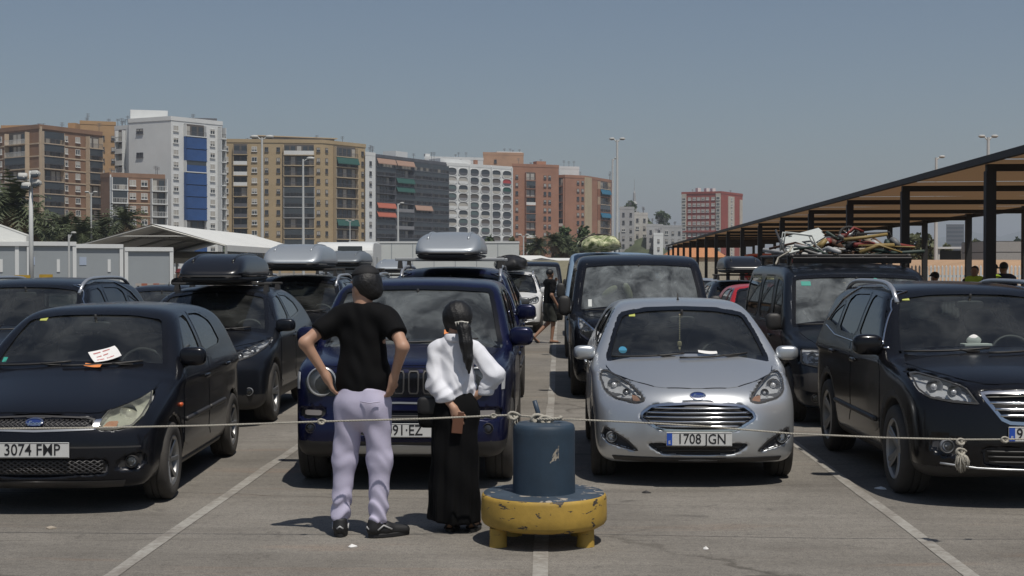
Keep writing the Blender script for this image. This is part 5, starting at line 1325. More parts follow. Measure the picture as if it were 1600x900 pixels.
# ---- small hatchback, older generation
car_type('hatch6', dict(L=3.92, W=1.69, H=1.47, res=0.022, fa=0.79, ra=3.28, wr=0.295, tw=0.19, rimf=0.64, spokes=7, dash=1.02, sweep=0.27, crown=0.075, csweep=0.15, ymid=2.2, clad=0,
  side=[(0.05, 0.20), (0.0, 0.30), (-0.01, 0.50), (0.015, 0.62), (0.085, 0.705), (0.28, 0.79), (0.68, 0.90), (1.00, 0.985), (1.25, 1.02), (2.0, 1.00), (3.0, 1.05), (3.60, 1.07), (3.84, 1.0), (3.92, 0.80), (3.93, 0.50), (3.86, 0.26), (3.6, 0.19), (2.0, 0.17), (0.3, 0.18)],
  cab=[(0.80, 0.92), (1.02, 0.985), (1.40, 1.25), (1.72, 1.415), (1.95, 1.455), (2.6, 1.475), (3.15, 1.45), (3.46, 1.385), (3.62, 1.25), (3.80, 0.98), (3.80, 0.85), (0.9, 0.80)],
  fr=[(0.55, 0.14), (0.74, 0.19), (0.825, 0.30), (0.845, 0.55), (0.845, 0.72), (0.815, 0.95), (0.76, 1.10), (0.0, 1.30)],
  frc=[(0.86, 0.80), (0.79, 0.98), (0.70, 1.22), (0.60, 1.40), (0.45, 1.465), (0.2, 1.485), (0, 1.49)],
  ws=[(0.0, 0.985), (0.40, 0.985), (0.69, 0.955), (0.70, 1.0), (0.635, 1.20), (0.565, 1.375), (0.30, 1.415), (0, 1.42)],
  rw=[(0.0, 1.10), (0.50, 1.10), (0.58, 1.14), (0.52, 1.38), (0, 1.40)],
  sw=[([(1.36, 1.02), (1.62, 1.27), (1.80, 1.375), (2.08, 1.395), (2.06, 1.02)], M_WSIDE), ([(2.14, 1.02), (2.16, 1.395), (2.60, 1.39), (2.90, 1.30), (2.98, 1.06)], M_WSIDE)],
  doors=[[(1.16, 0.36), (1.13, 0.60), (1.17, 0.985), (2.085, 0.99), (2.09, 0.60), (2.06, 0.34)], [(2.11, 0.34), (2.115, 0.99), (2.97, 1.025), (3.02, 0.90), (2.86, 0.62), (2.80, 0.36)]],
  side_bars=[('rub_strip', [(1.19, 0.57), (2.06, 0.575)], 0.02, 0.006, M_TRIM), ('rub_strip', [(2.14, 0.575), (2.78, 0.58)], 0.02, 0.006, M_TRIM), ('indicator', [(0.98, 0.70), (1.03, 0.70)], 0.018, 0.002, M_ORANGE), ('sill', [(1.15, 0.235), (2.75, 0.235)], 0.03, -0.01, M_TRIM)],
  hood=[(0.0, 0.125), (0.40, 0.17), (0.53, 0.32), (0.655, 0.60), (0.70, 0.95), (0.40, 1.0), (0, 1.01)],
  mirr=(0.85, 1.28, 1.02, (0.105, 0.055, 0.075)), handpaint=True, tails=[[(0.60, 1.0), (0.72, 1.0), (0.76, 0.72), (0.62, 0.72)]],
  front=[
   dict(k='lamp', poly=[(0.425, 0.61), (0.44, 0.67), (0.475, 0.75), (0.53, 0.815), (0.60, 0.842), (0.675, 0.842), (0.71, 0.775), (0.70, 0.685), (0.655, 0.622), (0.54, 0.605)], cav=0.06, mir=True, lens=M_LENSOLD, bulbs=[(0.595, 0.708, 0.062)], inner=[([(0.455, 0.625), (0.49, 0.685), (0.56, 0.685), (0.555, 0.63)], M_AMBER)]),
   dict(k='panel', n='grille', poly=[(-0.41, 0.625), (-0.395, 0.69), (0, 0.708), (0.395, 0.69), (0.41, 0.625), (0, 0.615)], m=M_GRILLE, cav=0.03, off=-0.028, ring=('grille_surround', 0.014, 0.004, M_TRIM), slats=mesh_slats(-0.385, 0.385, 0.63, 0.69, 0.036, 0.0045, -0.012, M_MESH)),
   dict(k='panel', n='chrome_strip', poly=[(-0.41, 0.622), (-0.41, 0.608), (0, 0.598), (0.41, 0.608), (0.41, 0.622), (0, 0.612)], m=M_SILV, off=0.006, sm=0),
   dict(k='panel', n='lamp_corner', poly=[(0.40, 0.61), (0.405, 0.675), (0.455, 0.68), (0.425, 0.61)], m=M_CHROME, off=0.005, mir=True),
   dict(k='panel', n='lower_grille', poly=[(-0.50, 0.29), (-0.52, 0.40), (0, 0.41), (0.52, 0.40), (0.50, 0.29), (0, 0.28)], m=M_GRILLE, cav=0.035, off=-0.03, slats=mesh_slats(-0.48, 0.48, 0.30, 0.395, 0.05, 0.005, -0.012, M_MESH)),
   dict(k='panel', n='fog_recess', poly=[(0.55, 0.315), (0.56, 0.385), (0.66, 0.43), (0.74, 0.44), (0.74, 0.35), (0.70, 0.32)], m=M_TRIM, cav=0.03, off=-0.025, mir=True),
   dict(k='round', n='fog_light', c=(0.66, 0.375), r=0.045, m=M_TRIM, yo=0.012, mir=True),
   dict(k='panel', n='bumper_lip', poly=[(-0.60, 0.205), (-0.62, 0.245), (0, 0.25), (0.62, 0.245), (0.60, 0.205), (0, 0.195)], m=M_TRIM, off=0.012, sm=0),
   dict(k='panel', n='bumper_crease', poly=[(-0.72, 0.475), (-0.72, 0.487), (0, 0.502), (0.72, 0.487), (0.72, 0.475), (0, 0.49)], m=M_TRIM, off=0.0015, sm=0),
  ]))
# ---- small hatchback, newer generation
car_type('hatch7', dict(L=3.97, W=1.72, H=1.48, res=0.022, fa=0.81, ra=3.30, wr=0.30, tw=0.195, rimf=0.66, spokes=8, dash=1.10, sweep=0.37, sw_pow=2.5, crown=0.07, ccrown=0.02, csweep=0.17, ymid=2.2,
  side=[(0.10, 0.20), (0.03, 0.27), (0.0, 0.42), (0.03, 0.60), (0.085, 0.72), (0.20, 0.80), (0.50, 0.90), (0.85, 0.98), (1.15, 1.03), (2.0, 1.02), (3.0, 1.09), (3.6, 1.12), (3.86, 1.04), (3.96, 0.85), (3.97, 0.50), (3.9, 0.26), (3.6, 0.20), (2.0, 0.18), (0.3, 0.19)],
  cab=[(0.72, 0.90), (0.98, 0.985), (1.40, 1.24), (1.80, 1.42), (2.05, 1.47), (2.55, 1.49), (3.1, 1.465), (3.5, 1.39), (3.70, 1.26), (3.86, 1.0), (3.86, 0.85), (0.9, 0.80)],
  fr=[(0.60, 0.15), (0.76, 0.20), (0.84, 0.30), (0.86, 0.50), (0.86, 0.72), (0.835, 0.90), (0.78, 1.10), (0.0, 1.32)],
  frc=[(0.88, 0.80), (0.80, 1.0), (0.70, 1.22), (0.605, 1.40), (0.50, 1.472), (0.2, 1.495), (0, 1.50)],
  ws=[(0.0, 0.985), (0.40, 0.975), (0.70, 0.945), (0.71, 0.99), (0.64, 1.20), (0.565, 1.365), (0.30, 1.41), (0, 1.42)],
  rw=[(0.0, 1.14), (0.50, 1.14), (0.58, 1.18), (0.52, 1.39), (0, 1.41)],
  sw=[([(1.32, 1.05), (1.62, 1.27), (1.82, 1.375), (2.12, 1.405), (2.10, 1.05)], M_WSIDE), ([(2.18, 1.05), (2.20, 1.405), (2.70, 1.38), (3.02, 1.27), (3.05, 1.12)], M_WSIDE)],
  doors=[[(1.18, 0.36), (1.16, 0.62), (1.20, 0.99), (2.13, 1.02), (2.14, 0.60), (2.10, 0.34)], [(2.16, 0.34), (2.165, 1.02), (3.02, 1.075), (3.06, 0.94), (2.90, 0.62), (2.84, 0.36)]],
  side_bars=[('sill', [(1.15, 0.24), (2.78, 0.24)], 0.03, -0.01, M_TRIM)],
  hood=[(0.0, 0.185), (0.30, 0.225), (0.50, 0.42), (0.66, 0.68), (0.72, 0.98), (0.40, 1.0), (0, 1.0)],
  mirr=(0.86, 1.24, 0.985, (0.098, 0.055, 0.062)), ant=(2.05, 0.06), tails=[[(0.60, 1.05), (0.72, 1.05), (0.78, 0.85), (0.62, 0.80)]],
  front=[
   dict(k='lamp', poly=[(0.42, 0.685), (0.44, 0.735), (0.51, 0.80), (0.62, 0.865), (0.70, 0.895), (0.75, 0.895), (0.768, 0.84), (0.735, 0.75), (0.66, 0.70), (0.50, 0.67)], cav=0.045, mir=True, bulbs=[(0.655, 0.79, 0.06), (0.56, 0.745, 0.035)], inner=[([(0.43, 0.69), (0.47, 0.74), (0.53, 0.75), (0.52, 0.69)], mat('dull_amber', (0.30, 0.16, 0.10), 0.3))]),
   dict(k='panel', n='grille', poly=[(-0.30, 0.468), (-0.455, 0.555), (-0.445, 0.60), (-0.36, 0.66), (0, 0.685), (0.36, 0.66), (0.445, 0.60), (0.455, 0.555), (0.30, 0.468), (0, 0.462)], m=M_GRILLE, cav=0.05, off=-0.045, ring=('grille_surround', 0.022, 0.006, M_CHROME),
        slats=slatset('grille_bar', (0.50, 0.535, 0.57, 0.605, 0.64), (0.34, 0.40, 0.43, 0.415, 0.36), 0.0085, 0.0, M_CHROME)),
   dict(k='panel', n='lower_grille', poly=[(-0.30, 0.275), (-0.42, 0.365), (0, 0.355), (0.42, 0.365), (0.30, 0.275), (0, 0.268)], m=M_GRILLE, cav=0.05, off=-0.045, sm=1, slats=slatset('grille_bar', (0.30, 0.33), (0.30, 0.34), 0.006, -0.02, M_TRIM)),
   dict(k='panel', n='fog_recess', poly=[(0.47, 0.285), (0.56, 0.375), (0.74, 0.475), (0.765, 0.40), (0.70, 0.34)], m=M_BLACK, cav=0.04, off=-0.035, mir=True, ring=('fog_trim', 0.012, 0.003, M_TRIM)),
   dict(k='round', n='fog_light', c=(0.685, 0.395), r=0.045, m=M_SILV, yo=0.01, mir=True),
   dict(k='panel', n='badge', poly=[(0.062 * math.cos(a), 0.735 + 0.025 * math.sin(a)) for a in np.linspace(0, 2 * math.pi, 17)[:-1]], m=mat('badge_blue', (0.02, 0.04, 0.16), 0.2), off=0.007, sm=0, step=0.03, ring=('badge_ring', 0.008, 0.01, M_CHROME)),
   dict(k='panel', n='bumper_lip', poly=[(-0.66, 0.215), (-0.68, 0.245), (0, 0.245), (0.68, 0.245), (0.66, 0.215), (0, 0.20)], m=M_TRIM, off=0.008, sm=0),
  ]))
# ---- boxy small off-roader with round lamps and seven slots
slots = [(-0.345 + 0.115 * k) for k in range(7)]
car_type('boxy', dict(L=4.23, W=1.81, H=1.68, res=0.023, fa=0.82, ra=3.39, wr=0.345, tw=0.225, rimf=0.62, spokes=5, dash=1.15, sweep=0.17, sw_pow=3.4, crown=0.035, csweep=0.13, ymid=2.3, wsmat=M_WSM, clad=0.40, round=0.08, gap=0.055,
  side=[(0.14, 0.26), (0.02, 0.34), (0.0, 0.50), (0.05, 0.64), (0.06, 0.80), (0.075, 0.94), (0.14, 1.00), (0.40, 1.045), (0.90, 1.085), (1.25, 1.11), (2.2, 1.11), (3.6, 1.14), (4.08, 1.12), (4.18, 0.95), (4.23, 0.60), (4.15, 0.34), (3.8, 0.25), (2.0, 0.23), (0.5, 0.23)],
  cab=[(1.0, 1.0), (1.18, 1.08), (1.48, 1.38), (1.74, 1.60), (1.95, 1.655), (2.6, 1.685), (3.5, 1.665), (3.95, 1.62), (4.06, 1.50), (4.15, 1.1), (4.15, 0.95), (1.0, 0.9)],
  fr=[(0.62, 0.20), (0.80, 0.25), (0.885, 0.38), (0.905, 0.60), (0.905, 0.85), (0.885, 1.0), (0.83, 1.15), (0.0, 1.35)],
  frc=[(0.92, 0.9), (0.855, 1.10), (0.795, 1.35), (0.73, 1.57), (0.69, 1.64), (0.60, 1.675), (0.25, 1.69), (0, 1.695)],
  ws=[(0.0, 1.10), (0.45, 1.095), (0.775, 1.07), (0.78, 1.11), (0.73, 1.36), (0.68, 1.555), (0.64, 1.585), (0.32, 1.605), (0, 1.61)],
  rw=[(0.0, 1.18), (0.56, 1.18), (0.62, 1.22), (0.58, 1.52), (0, 1.54)],
  sw=[([(1.45, 1.14), (1.66, 1.42), (1.84, 1.56), (2.20, 1.58), (2.19, 1.14)], M_WSIDE), ([(2.27, 1.14), (2.28, 1.58), (3.02, 1.57), (3.05, 1.16)], M_WDARK), ([(3.15, 1.18), (3.17, 1.55), (3.62, 1.52), (3.66, 1.25)], M_WDARK)], privacy=True,
  doors=[[(1.27, 0.46), (1.24, 0.75), (1.27, 1.09), (2.215, 1.10), (2.22, 0.75), (2.2, 0.44)], [(2.245, 0.44), (2.25, 1.10), (3.10, 1.115), (3.14, 0.98), (2.98, 0.72), (2.94, 0.46)]],
  hood=[(0.0, 0.135), (0.50, 0.155), (0.66, 0.22), (0.70, 0.60), (0.765, 1.08), (0.40, 1.13), (0, 1.14)],
  mirr=(0.90, 1.40, 1.12, (0.105, 0.06, 0.082)), tails=[[(0.70, 1.05), (0.82, 1.05), (0.82, 0.85), (0.70, 0.85)]],
  front=[
   dict(k='panel', n='grille', poly=[(-0.72, 0.755), (-0.76, 0.87), (-0.70, 0.965), (0, 0.975), (0.70, 0.965), (0.76, 0.87), (0.72, 0.755), (0, 0.745)], m=M_FRIT, off=0.003),
   dict(k='round', n='headlight', c=(0.615, 0.865), r=0.118, m=M_SILV, yo=-0.012, mir=True)]
   + [dict(k='panel', n='grille_slot', poly=[(x - 0.036, 0.775), (x - 0.038, 0.945), (x + 0.038, 0.945), (x + 0.036, 0.775)], m=M_GRILLE, cav=0.05, off=-0.04, sm=1, ring=('slot_trim', 0.012, 0.009, M_TRIM)) for x in slots] +
  [dict(k='panel', n='lower_grille', poly=[(-0.46, 0.44), (-0.50, 0.62), (0, 0.63), (0.50, 0.62), (0.46, 0.44), (0, 0.43)], m=M_GRILLE, cav=0.04, off=-0.035, slats=slatset('grille_bar', (0.585, 0.60), (0.47, 0.47), 0.006, 0.0, M_TRIM)),
   dict(k='panel', n='chrome_strip', poly=[(-0.50, 0.685), (-0.50, 0.70), (0, 0.71), (0.50, 0.70), (0.50, 0.685), (0, 0.695)], m=M_SILV, off=0.006, sm=0),
   dict(k='panel', n='fog_recess', poly=[(0.58, 0.57), (0.58, 0.66), (0.80, 0.66), (0.82, 0.60), (0.78, 0.56)], m=M_BLACK, cav=0.03, off=-0.025, mir=True),
   dict(k='panel', n='indicator', poly=[(0.62, 0.60), (0.62, 0.64), (0.76, 0.64), (0.76, 0.60)], m=mat('smoked_lens', (0.22, 0.20, 0.19), 0.15), off=-0.012, mir=True),
   dict(k='panel', n='side_marker', poly=[(0.80, 0.80), (0.805, 0.93), (0.83, 0.93), (0.825, 0.80)], m=mat('marker', (0.45, 0.46, 0.47), 0.25), off=0.004, mir=True, sm=0, step=0.02),
   dict(k='round', n='fog_light', c=(0.70, 0.50), r=0.042, m=M_TRIM, yo=0.0, mir=True),
   dict(k='panel', n='skid_plate', poly=[(-0.42, 0.305), (-0.52, 0.365), (0, 0.375), (0.52, 0.365), (0.42, 0.305), (0, 0.30)], m=M_SILV, off=0.008, sm=0),
  ]))
# ---- compact off-roader with roof rails
car_type('suv', dict(L=4.43, W=1.81, H=1.67, res=0.023, fa=0.88, ra=3.485, wr=0.345, tw=0.235, rimf=0.68, spokes=5, rstyle='twin', dash=1.22, sweep=0.34, sw_pow=2.5, crown=0.07, csweep=0.16, ymid=2.4, clad=0.30, gap=0.05,
  side=[(0.16, 0.22), (0.03, 0.30), (0.0, 0.45), (0.02, 0.62), (0.055, 0.80), (0.13, 0.90), (0.40, 0.985), (0.85, 1.05), (1.25, 1.10), (2.2, 1.11), (3.5, 1.15), (4.15, 1.13), (4.36, 0.98), (4.43, 0.65), (4.38, 0.38), (4.0, 0.24), (2.2, 0.22), (0.5, 0.21)],
  cab=[(0.92, 0.98), (1.14, 1.065), (1.52, 1.32), (1.86, 1.55), (2.1, 1.62), (2.7, 1.655), (3.4, 1.645), (3.9, 1.585), (4.08, 1.48), (4.28, 1.1), (4.28, 0.95), (1.0, 0.88)],
  fr=[(0.62, 0.17), (0.80, 0.22), (0.88, 0.34), (0.905, 0.58), (0.905, 0.82), (0.885, 1.0), (0.83, 1.17), (0.0, 1.38)],
  frc=[(0.93, 0.9), (0.85, 1.10), (0.765, 1.35), (0.67, 1.56), (0.52, 1.645), (0.25, 1.665), (0, 1.67)],
  ws=[(0.0, 1.085), (0.45, 1.075), (0.755, 1.04), (0.76, 1.085), (0.70, 1.33), (0.62, 1.535), (0.32, 1.575), (0, 1.58)],
  rw=[(0.0, 1.20), (0.54, 1.20), (0.62, 1.24), (0.56, 1.53), (0, 1.55)],
  sw=[([(1.46, 1.13), (1.72, 1.37), (1.94, 1.525), (2.36, 1.555), (2.35, 1.13)], M_WDARK), ([(2.42, 1.13), (2.43, 1.555), (3.06, 1.545), (3.22, 1.48), (3.20, 1.15)], M_WDARK), ([(3.28, 1.17), (3.30, 1.46), (3.62, 1.36), (3.78, 1.23)], M_WDARK)], privacy=True,
  side_bars=[('window_chrome', [(1.34, 1.105), (2.4, 1.105), (3.25, 1.125), (3.80, 1.20)], 0.009, 0.006, M_CHROME), ('window_chrome', [(1.42, 1.13), (1.72, 1.40), (1.95, 1.555), (2.4, 1.59), (3.10, 1.58), (3.5, 1.46), (3.80, 1.25)], 0.009, 0.006, M_CHROME), ('rub_strip', [(1.42, 0.52), (3.05, 0.53)], 0.022, 0.004, M_TRIM)],
  doors=[[(1.33, 0.42), (1.30, 0.72), (1.33, 1.085), (2.38, 1.09), (2.385, 0.72), (2.36, 0.40)], [(2.41, 0.40), (2.415, 1.09), (3.22, 1.115), (3.28, 1.0), (3.08, 0.72), (3.02, 0.42)]],
  hood=[(0.0, 0.175), (0.34, 0.20), (0.50, 0.34), (0.66, 0.66), (0.765, 1.04), (0.40, 1.09), (0, 1.10)],
  rails=[dict(x=0.62, y0=1.80, y1=3.75, h=0.06, r=0.021, m=mat('rail_alloy', (0.55, 0.56, 0.58), 0.3, 0.7))],
  mirr=(0.90, 1.42, 1.09, (0.12, 0.07, 0.085)), tails=[[(0.62, 1.08), (0.80, 1.08), (0.82, 0.85), (0.64, 0.85)]],
  front=[
   dict(k='lamp', poly=[(0.43, 0.765), (0.455, 0.80), (0.50, 0.885), (0.62, 0.93), (0.74, 0.965), (0.80, 0.955), (0.815, 0.86), (0.76, 0.80), (0.62, 0.775)], cav=0.07, mir=True, bulbs=[(0.69, 0.87, 0.065), (0.575, 0.84, 0.055)], lens=M_LENS),
   dict(k='panel', n='grille', poly=[(-0.27, 0.64), (-0.40, 0.815), (-0.405, 0.85), (0, 0.862), (0.405, 0.85), (0.40, 0.815), (0.27, 0.64), (0, 0.63)], m=M_GRILLE, cav=0.05, off=-0.045, ring=('grille_surround', 0.024, 0.006, M_CHROME),
        slats=slatset('grille_bar', (0.69, 0.735, 0.78), (0.30, 0.335, 0.365), 0.013, 0.0, M_CHROME)),
   dict(k='round', n='emblem', c=(0.0, 0.755), r=0.07, m=M_CHROME, yo=-0.004, lens=M_GRILLE),
   dict(k='panel', n='lower_grille', poly=[(-0.40, 0.32), (-0.44, 0.46), (0, 0.47), (0.44, 0.46), (0.40, 0.32), (0, 0.31)], m=M_GRILLE, cav=0.045, off=-0.04, slats=slatset('grille_bar', (0.35, 0.39, 0.43), (0.38, 0.39, 0.40), 0.008, -0.01, M_TRIM)),
   dict(k='bar', n='chrome_strip', pts=[(-0.70, 0.33), (-0.45, 0.305), (0, 0.295), (0.45, 0.305), (0.70, 0.33)], r=0.009, off=0.003, m=M_SILV),
   dict(k='panel', n='fog_recess', poly=[(0.52, 0.38), (0.54, 0.50), (0.74, 0.54), (0.76, 0.44), (0.70, 0.38)], m=M_BLACK, cav=0.03, off=-0.025, mir=True),
   dict(k='round', n='fog_light', c=(0.655, 0.455), r=0.05, m=M_SILV, yo=0.01, mir=True),
  ]))
# ---- coupe-like crossover
car_type('cross', dict(L=4.36, W=1.80, H=1.56, res=0.026, fa=0.94, ra=3.58, wr=0.34, tw=0.225, rimf=0.68, spokes=5, rstyle='twin', dash=1.22, sweep=0.42, sw_pow=2.2, crown=0.10, csweep=0.18, ymid=2.3, clad=0.36, gap=0.05,
  side=[(0.16, 0.20), (0.04, 0.27), (0.0, 0.45), (0.03, 0.66), (0.09, 0.78), (0.30, 0.875), (0.70, 0.97), (1.2, 1.04), (2.2, 1.06), (3.3, 1.14), (4.0, 1.15), (4.26, 1.0), (4.36, 0.7), (4.3, 0.36), (4.0, 0.24), (2.2, 0.2), (0.5, 0.2)],
  cab=[(0.90, 0.93), (1.12, 1.01), (1.52, 1.25), (1.92, 1.46), (2.2, 1.53), (2.7, 1.555), (3.3, 1.51), (3.8, 1.38), (4.12, 1.2), (4.2, 1.05), (4.1, 0.9), (1.0, 0.85)],
  fr=[(0.62, 0.16), (0.80, 0.21), (0.88, 0.33), (0.90, 0.55), (0.90, 0.80), (0.87, 0.98), (0.80, 1.15), (0.0, 1.35)],
  frc=[(0.92, 0.85), (0.83, 1.05), (0.73, 1.28), (0.63, 1.46), (0.48, 1.54), (0.2, 1.56), (0, 1.565)],
  ws=[(0.0, 1.03), (0.42, 1.02), (0.73, 0.99), (0.735, 1.03), (0.67, 1.26), (0.59, 1.44), (0.30, 1.485), (0, 1.49)],
  rw=[(0.0, 1.16), (0.50, 1.16), (0.56, 1.18), (0.50, 1.36), (0, 1.38)],
  sw=[([(1.42, 1.09), (1.70, 1.29), (1.92, 1.42), (2.32, 1.45), (2.30, 1.09)], M_WSIDE), ([(2.38, 1.10), (2.39, 1.45), (2.85, 1.43), (3.2, 1.32), (3.30, 1.17)], M_WDARK)],
  doors=[[(1.33, 0.42), (1.30, 0.70), (1.33, 1.04), (2.33, 1.06), (2.335, 0.7), (2.31, 0.40)], [(2.36, 0.40), (2.365, 1.06), (3.25, 1.12), (3.3, 0.98), (3.12, 0.72), (3.05, 0.42)]],
  hood=[(0.0, 0.20), (0.28, 0.25), (0.46, 0.45), (0.66, 0.80), (0.74, 1.05), (0.4, 1.09), (0, 1.1)],
  mirr=(0.9, 1.36, 1.05, (0.115, 0.065, 0.075)), bars=[(2.15, 1.56, 1.22, M_BLACK), (2.95, 1.56, 1.22, M_BLACK)], tails=[[(0.55, 1.05), (0.80, 1.08), (0.80, 0.95), (0.6, 0.92)]],
  front=[
   dict(k='lamp', poly=[(0.30, 0.745), (0.42, 0.785), (0.56, 0.83), (0.70, 0.90), (0.80, 0.945), (0.80, 0.87), (0.72, 0.785), (0.58, 0.735), (0.45, 0.73)], cav=0.03, mir=True, bulbs=[(0.68, 0.82, 0.05), (0.58, 0.785, 0.04)]),
   dict(k='panel', n='grille', poly=[(-0.30, 0.70), (-0.30, 0.735), (0, 0.73), (0.30, 0.735), (0.30, 0.70), (0, 0.69)], m=M_GRILLE, cav=0.03, off=-0.025),
   dict(k='round', n='emblem', c=(0.0, 0.735), r=0.055, m=M_CHROME, yo=-0.006, lens=M_GRILLE),
   dict(k='panel', n='lower_grille', poly=[(-0.50, 0.29), (-0.56, 0.46), (0, 0.52), (0.56, 0.46), (0.50, 0.29), (0, 0.28)], m=M_GRILLE, cav=0.045, off=-0.04, slats=slatset('grille_bar', (0.33, 0.37, 0.41, 0.45), (0.50, 0.51, 0.52, 0.5), 0.007, -0.01, M_TRIM)),
   dict(k='round', n='fog_light', c=(0.70, 0.40), r=0.045, m=M_SILV, yo=0.0, mir=True),
  ]))
# ---- modern delivery van
car_type('van', dict(L=4.97, W=1.98, H=1.97, res=0.03, fa=0.93, ra=3.86, wr=0.33, tw=0.22, rimf=0.60, spokes=10, dash=1.05, sweep=0.30, sw_pow=2.6, crown=0.06, csweep=0.16, ymid=2.4, gap=0.05, cround=0.05, ccrown=0.02,
  side=[(0.14, 0.22), (0.03, 0.30), (0.0, 0.50), (0.03, 0.72), (0.07, 0.95), (0.16, 1.06), (0.45, 1.13), (0.85, 1.18), (1.1, 1.2), (2.2, 1.2), (4.8, 1.2), (4.94, 1.0), (4.97, 0.5), (4.9, 0.3), (4.5, 0.22), (2.2, 0.2), (0.5, 0.2)],
  cab=[(0.60, 1.02), (0.80, 1.15), (1.12, 1.50), (1.42, 1.80), (1.62, 1.90), (2.1, 1.955), (3.5, 1.97), (4.6, 1.94), (4.80, 1.86), (4.93, 1.2), (4.95, 0.95), (0.8, 0.9)],
  fr=[(0.70, 0.17), (0.88, 0.22), (0.965, 0.36), (0.99, 0.65), (0.99, 0.95), (0.97, 1.15), (0.93, 1.30), (0.0, 1.5)],
  frc=[(1.0, 0.9), (0.965, 1.15), (0.925, 1.45), (0.875, 1.76), (0.85, 1.87), (0.79, 1.945), (0.5, 1.975), (0, 1.985)],
  ws=[(0.0, 1.19), (0.5, 1.175), (0.86, 1.13), (0.87, 1.18), (0.83, 1.50), (0.78, 1.775), (0.74, 1.81), (0.4, 1.835), (0, 1.84)], wsmat=M_WSD,
  rw=[(0.0, 1.25), (0.6, 1.25), (0.72, 1.28), (0.66, 1.72), (0, 1.75)],
  sw=[([(1.20, 1.20), (1.34, 1.50), (1.54, 1.74), (2.02, 1.78), (2.0, 1.17)], M_WSIDE), ([(2.20, 1.22), (2.22, 1.78), (3.25, 1.78), (3.25, 1.22)], M_WDARK), ([(3.40, 1.22), (3.40, 1.78), (4.5, 1.76), (4.55, 1.22)], M_WDARK)], privacy=True,
  doors=[[(1.20, 0.42), (1.10, 0.80), (1.14, 1.14), (2.10, 1.14), (2.11, 0.70), (2.08, 0.40)], [(2.15, 0.40), (2.16, 1.15), (3.33, 1.16), (3.34, 0.70), (3.30, 0.40)]],
  hood=[(0.0, 0.20), (0.36, 0.23), (0.58, 0.40), (0.74, 0.62), (0.80, 0.80), (0.4, 0.86), (0, 0.88)],
  mirr=(1.0, 1.16, 1.16, (0.085, 0.06, 0.14)), moff=0.0, mirrpaint=False, seatz=0.62, tails=[[(0.84, 1.5), (0.90, 1.5), (0.95, 0.95), (0.88, 0.95)]],
  front=[
   dict(k='lamp', poly=[(0.55, 0.80), (0.58, 0.86), (0.70, 0.98), (0.82, 1.075), (0.875, 1.09), (0.885, 1.0), (0.85, 0.87), (0.75, 0.79), (0.62, 0.775)], cav=0.04, mir=True, bulbs=[(0.77, 0.92, 0.07), (0.65, 0.84, 0.04)], rim=M_CHROME, rimw=0.022),
   dict(k='panel', n='grille', poly=[(-0.34, 0.58), (-0.50, 0.70), (-0.48, 0.80), (0, 0.86), (0.48, 0.80), (0.50, 0.70), (0.34, 0.58), (0, 0.57)], m=M_GRILLE, cav=0.05, off=-0.045, ring=('grille_surround', 0.02, 0.006, M_CHROME), slats=slatset('grille_bar', (0.63, 0.68, 0.73, 0.78), (0.40, 0.44, 0.45, 0.40), 0.01, 0.0, M_CHROME)),
   dict(k='panel', n='lower_grille', poly=[(-0.45, 0.32), (-0.52, 0.44), (0, 0.45), (0.52, 0.44), (0.45, 0.32), (0, 0.31)], m=M_GRILLE, cav=0.045, off=-0.04),
   dict(k='round', n='fog_light', c=(0.76, 0.44), r=0.05, m=M_TRIM, yo=0.0, mir=True),
  ]))
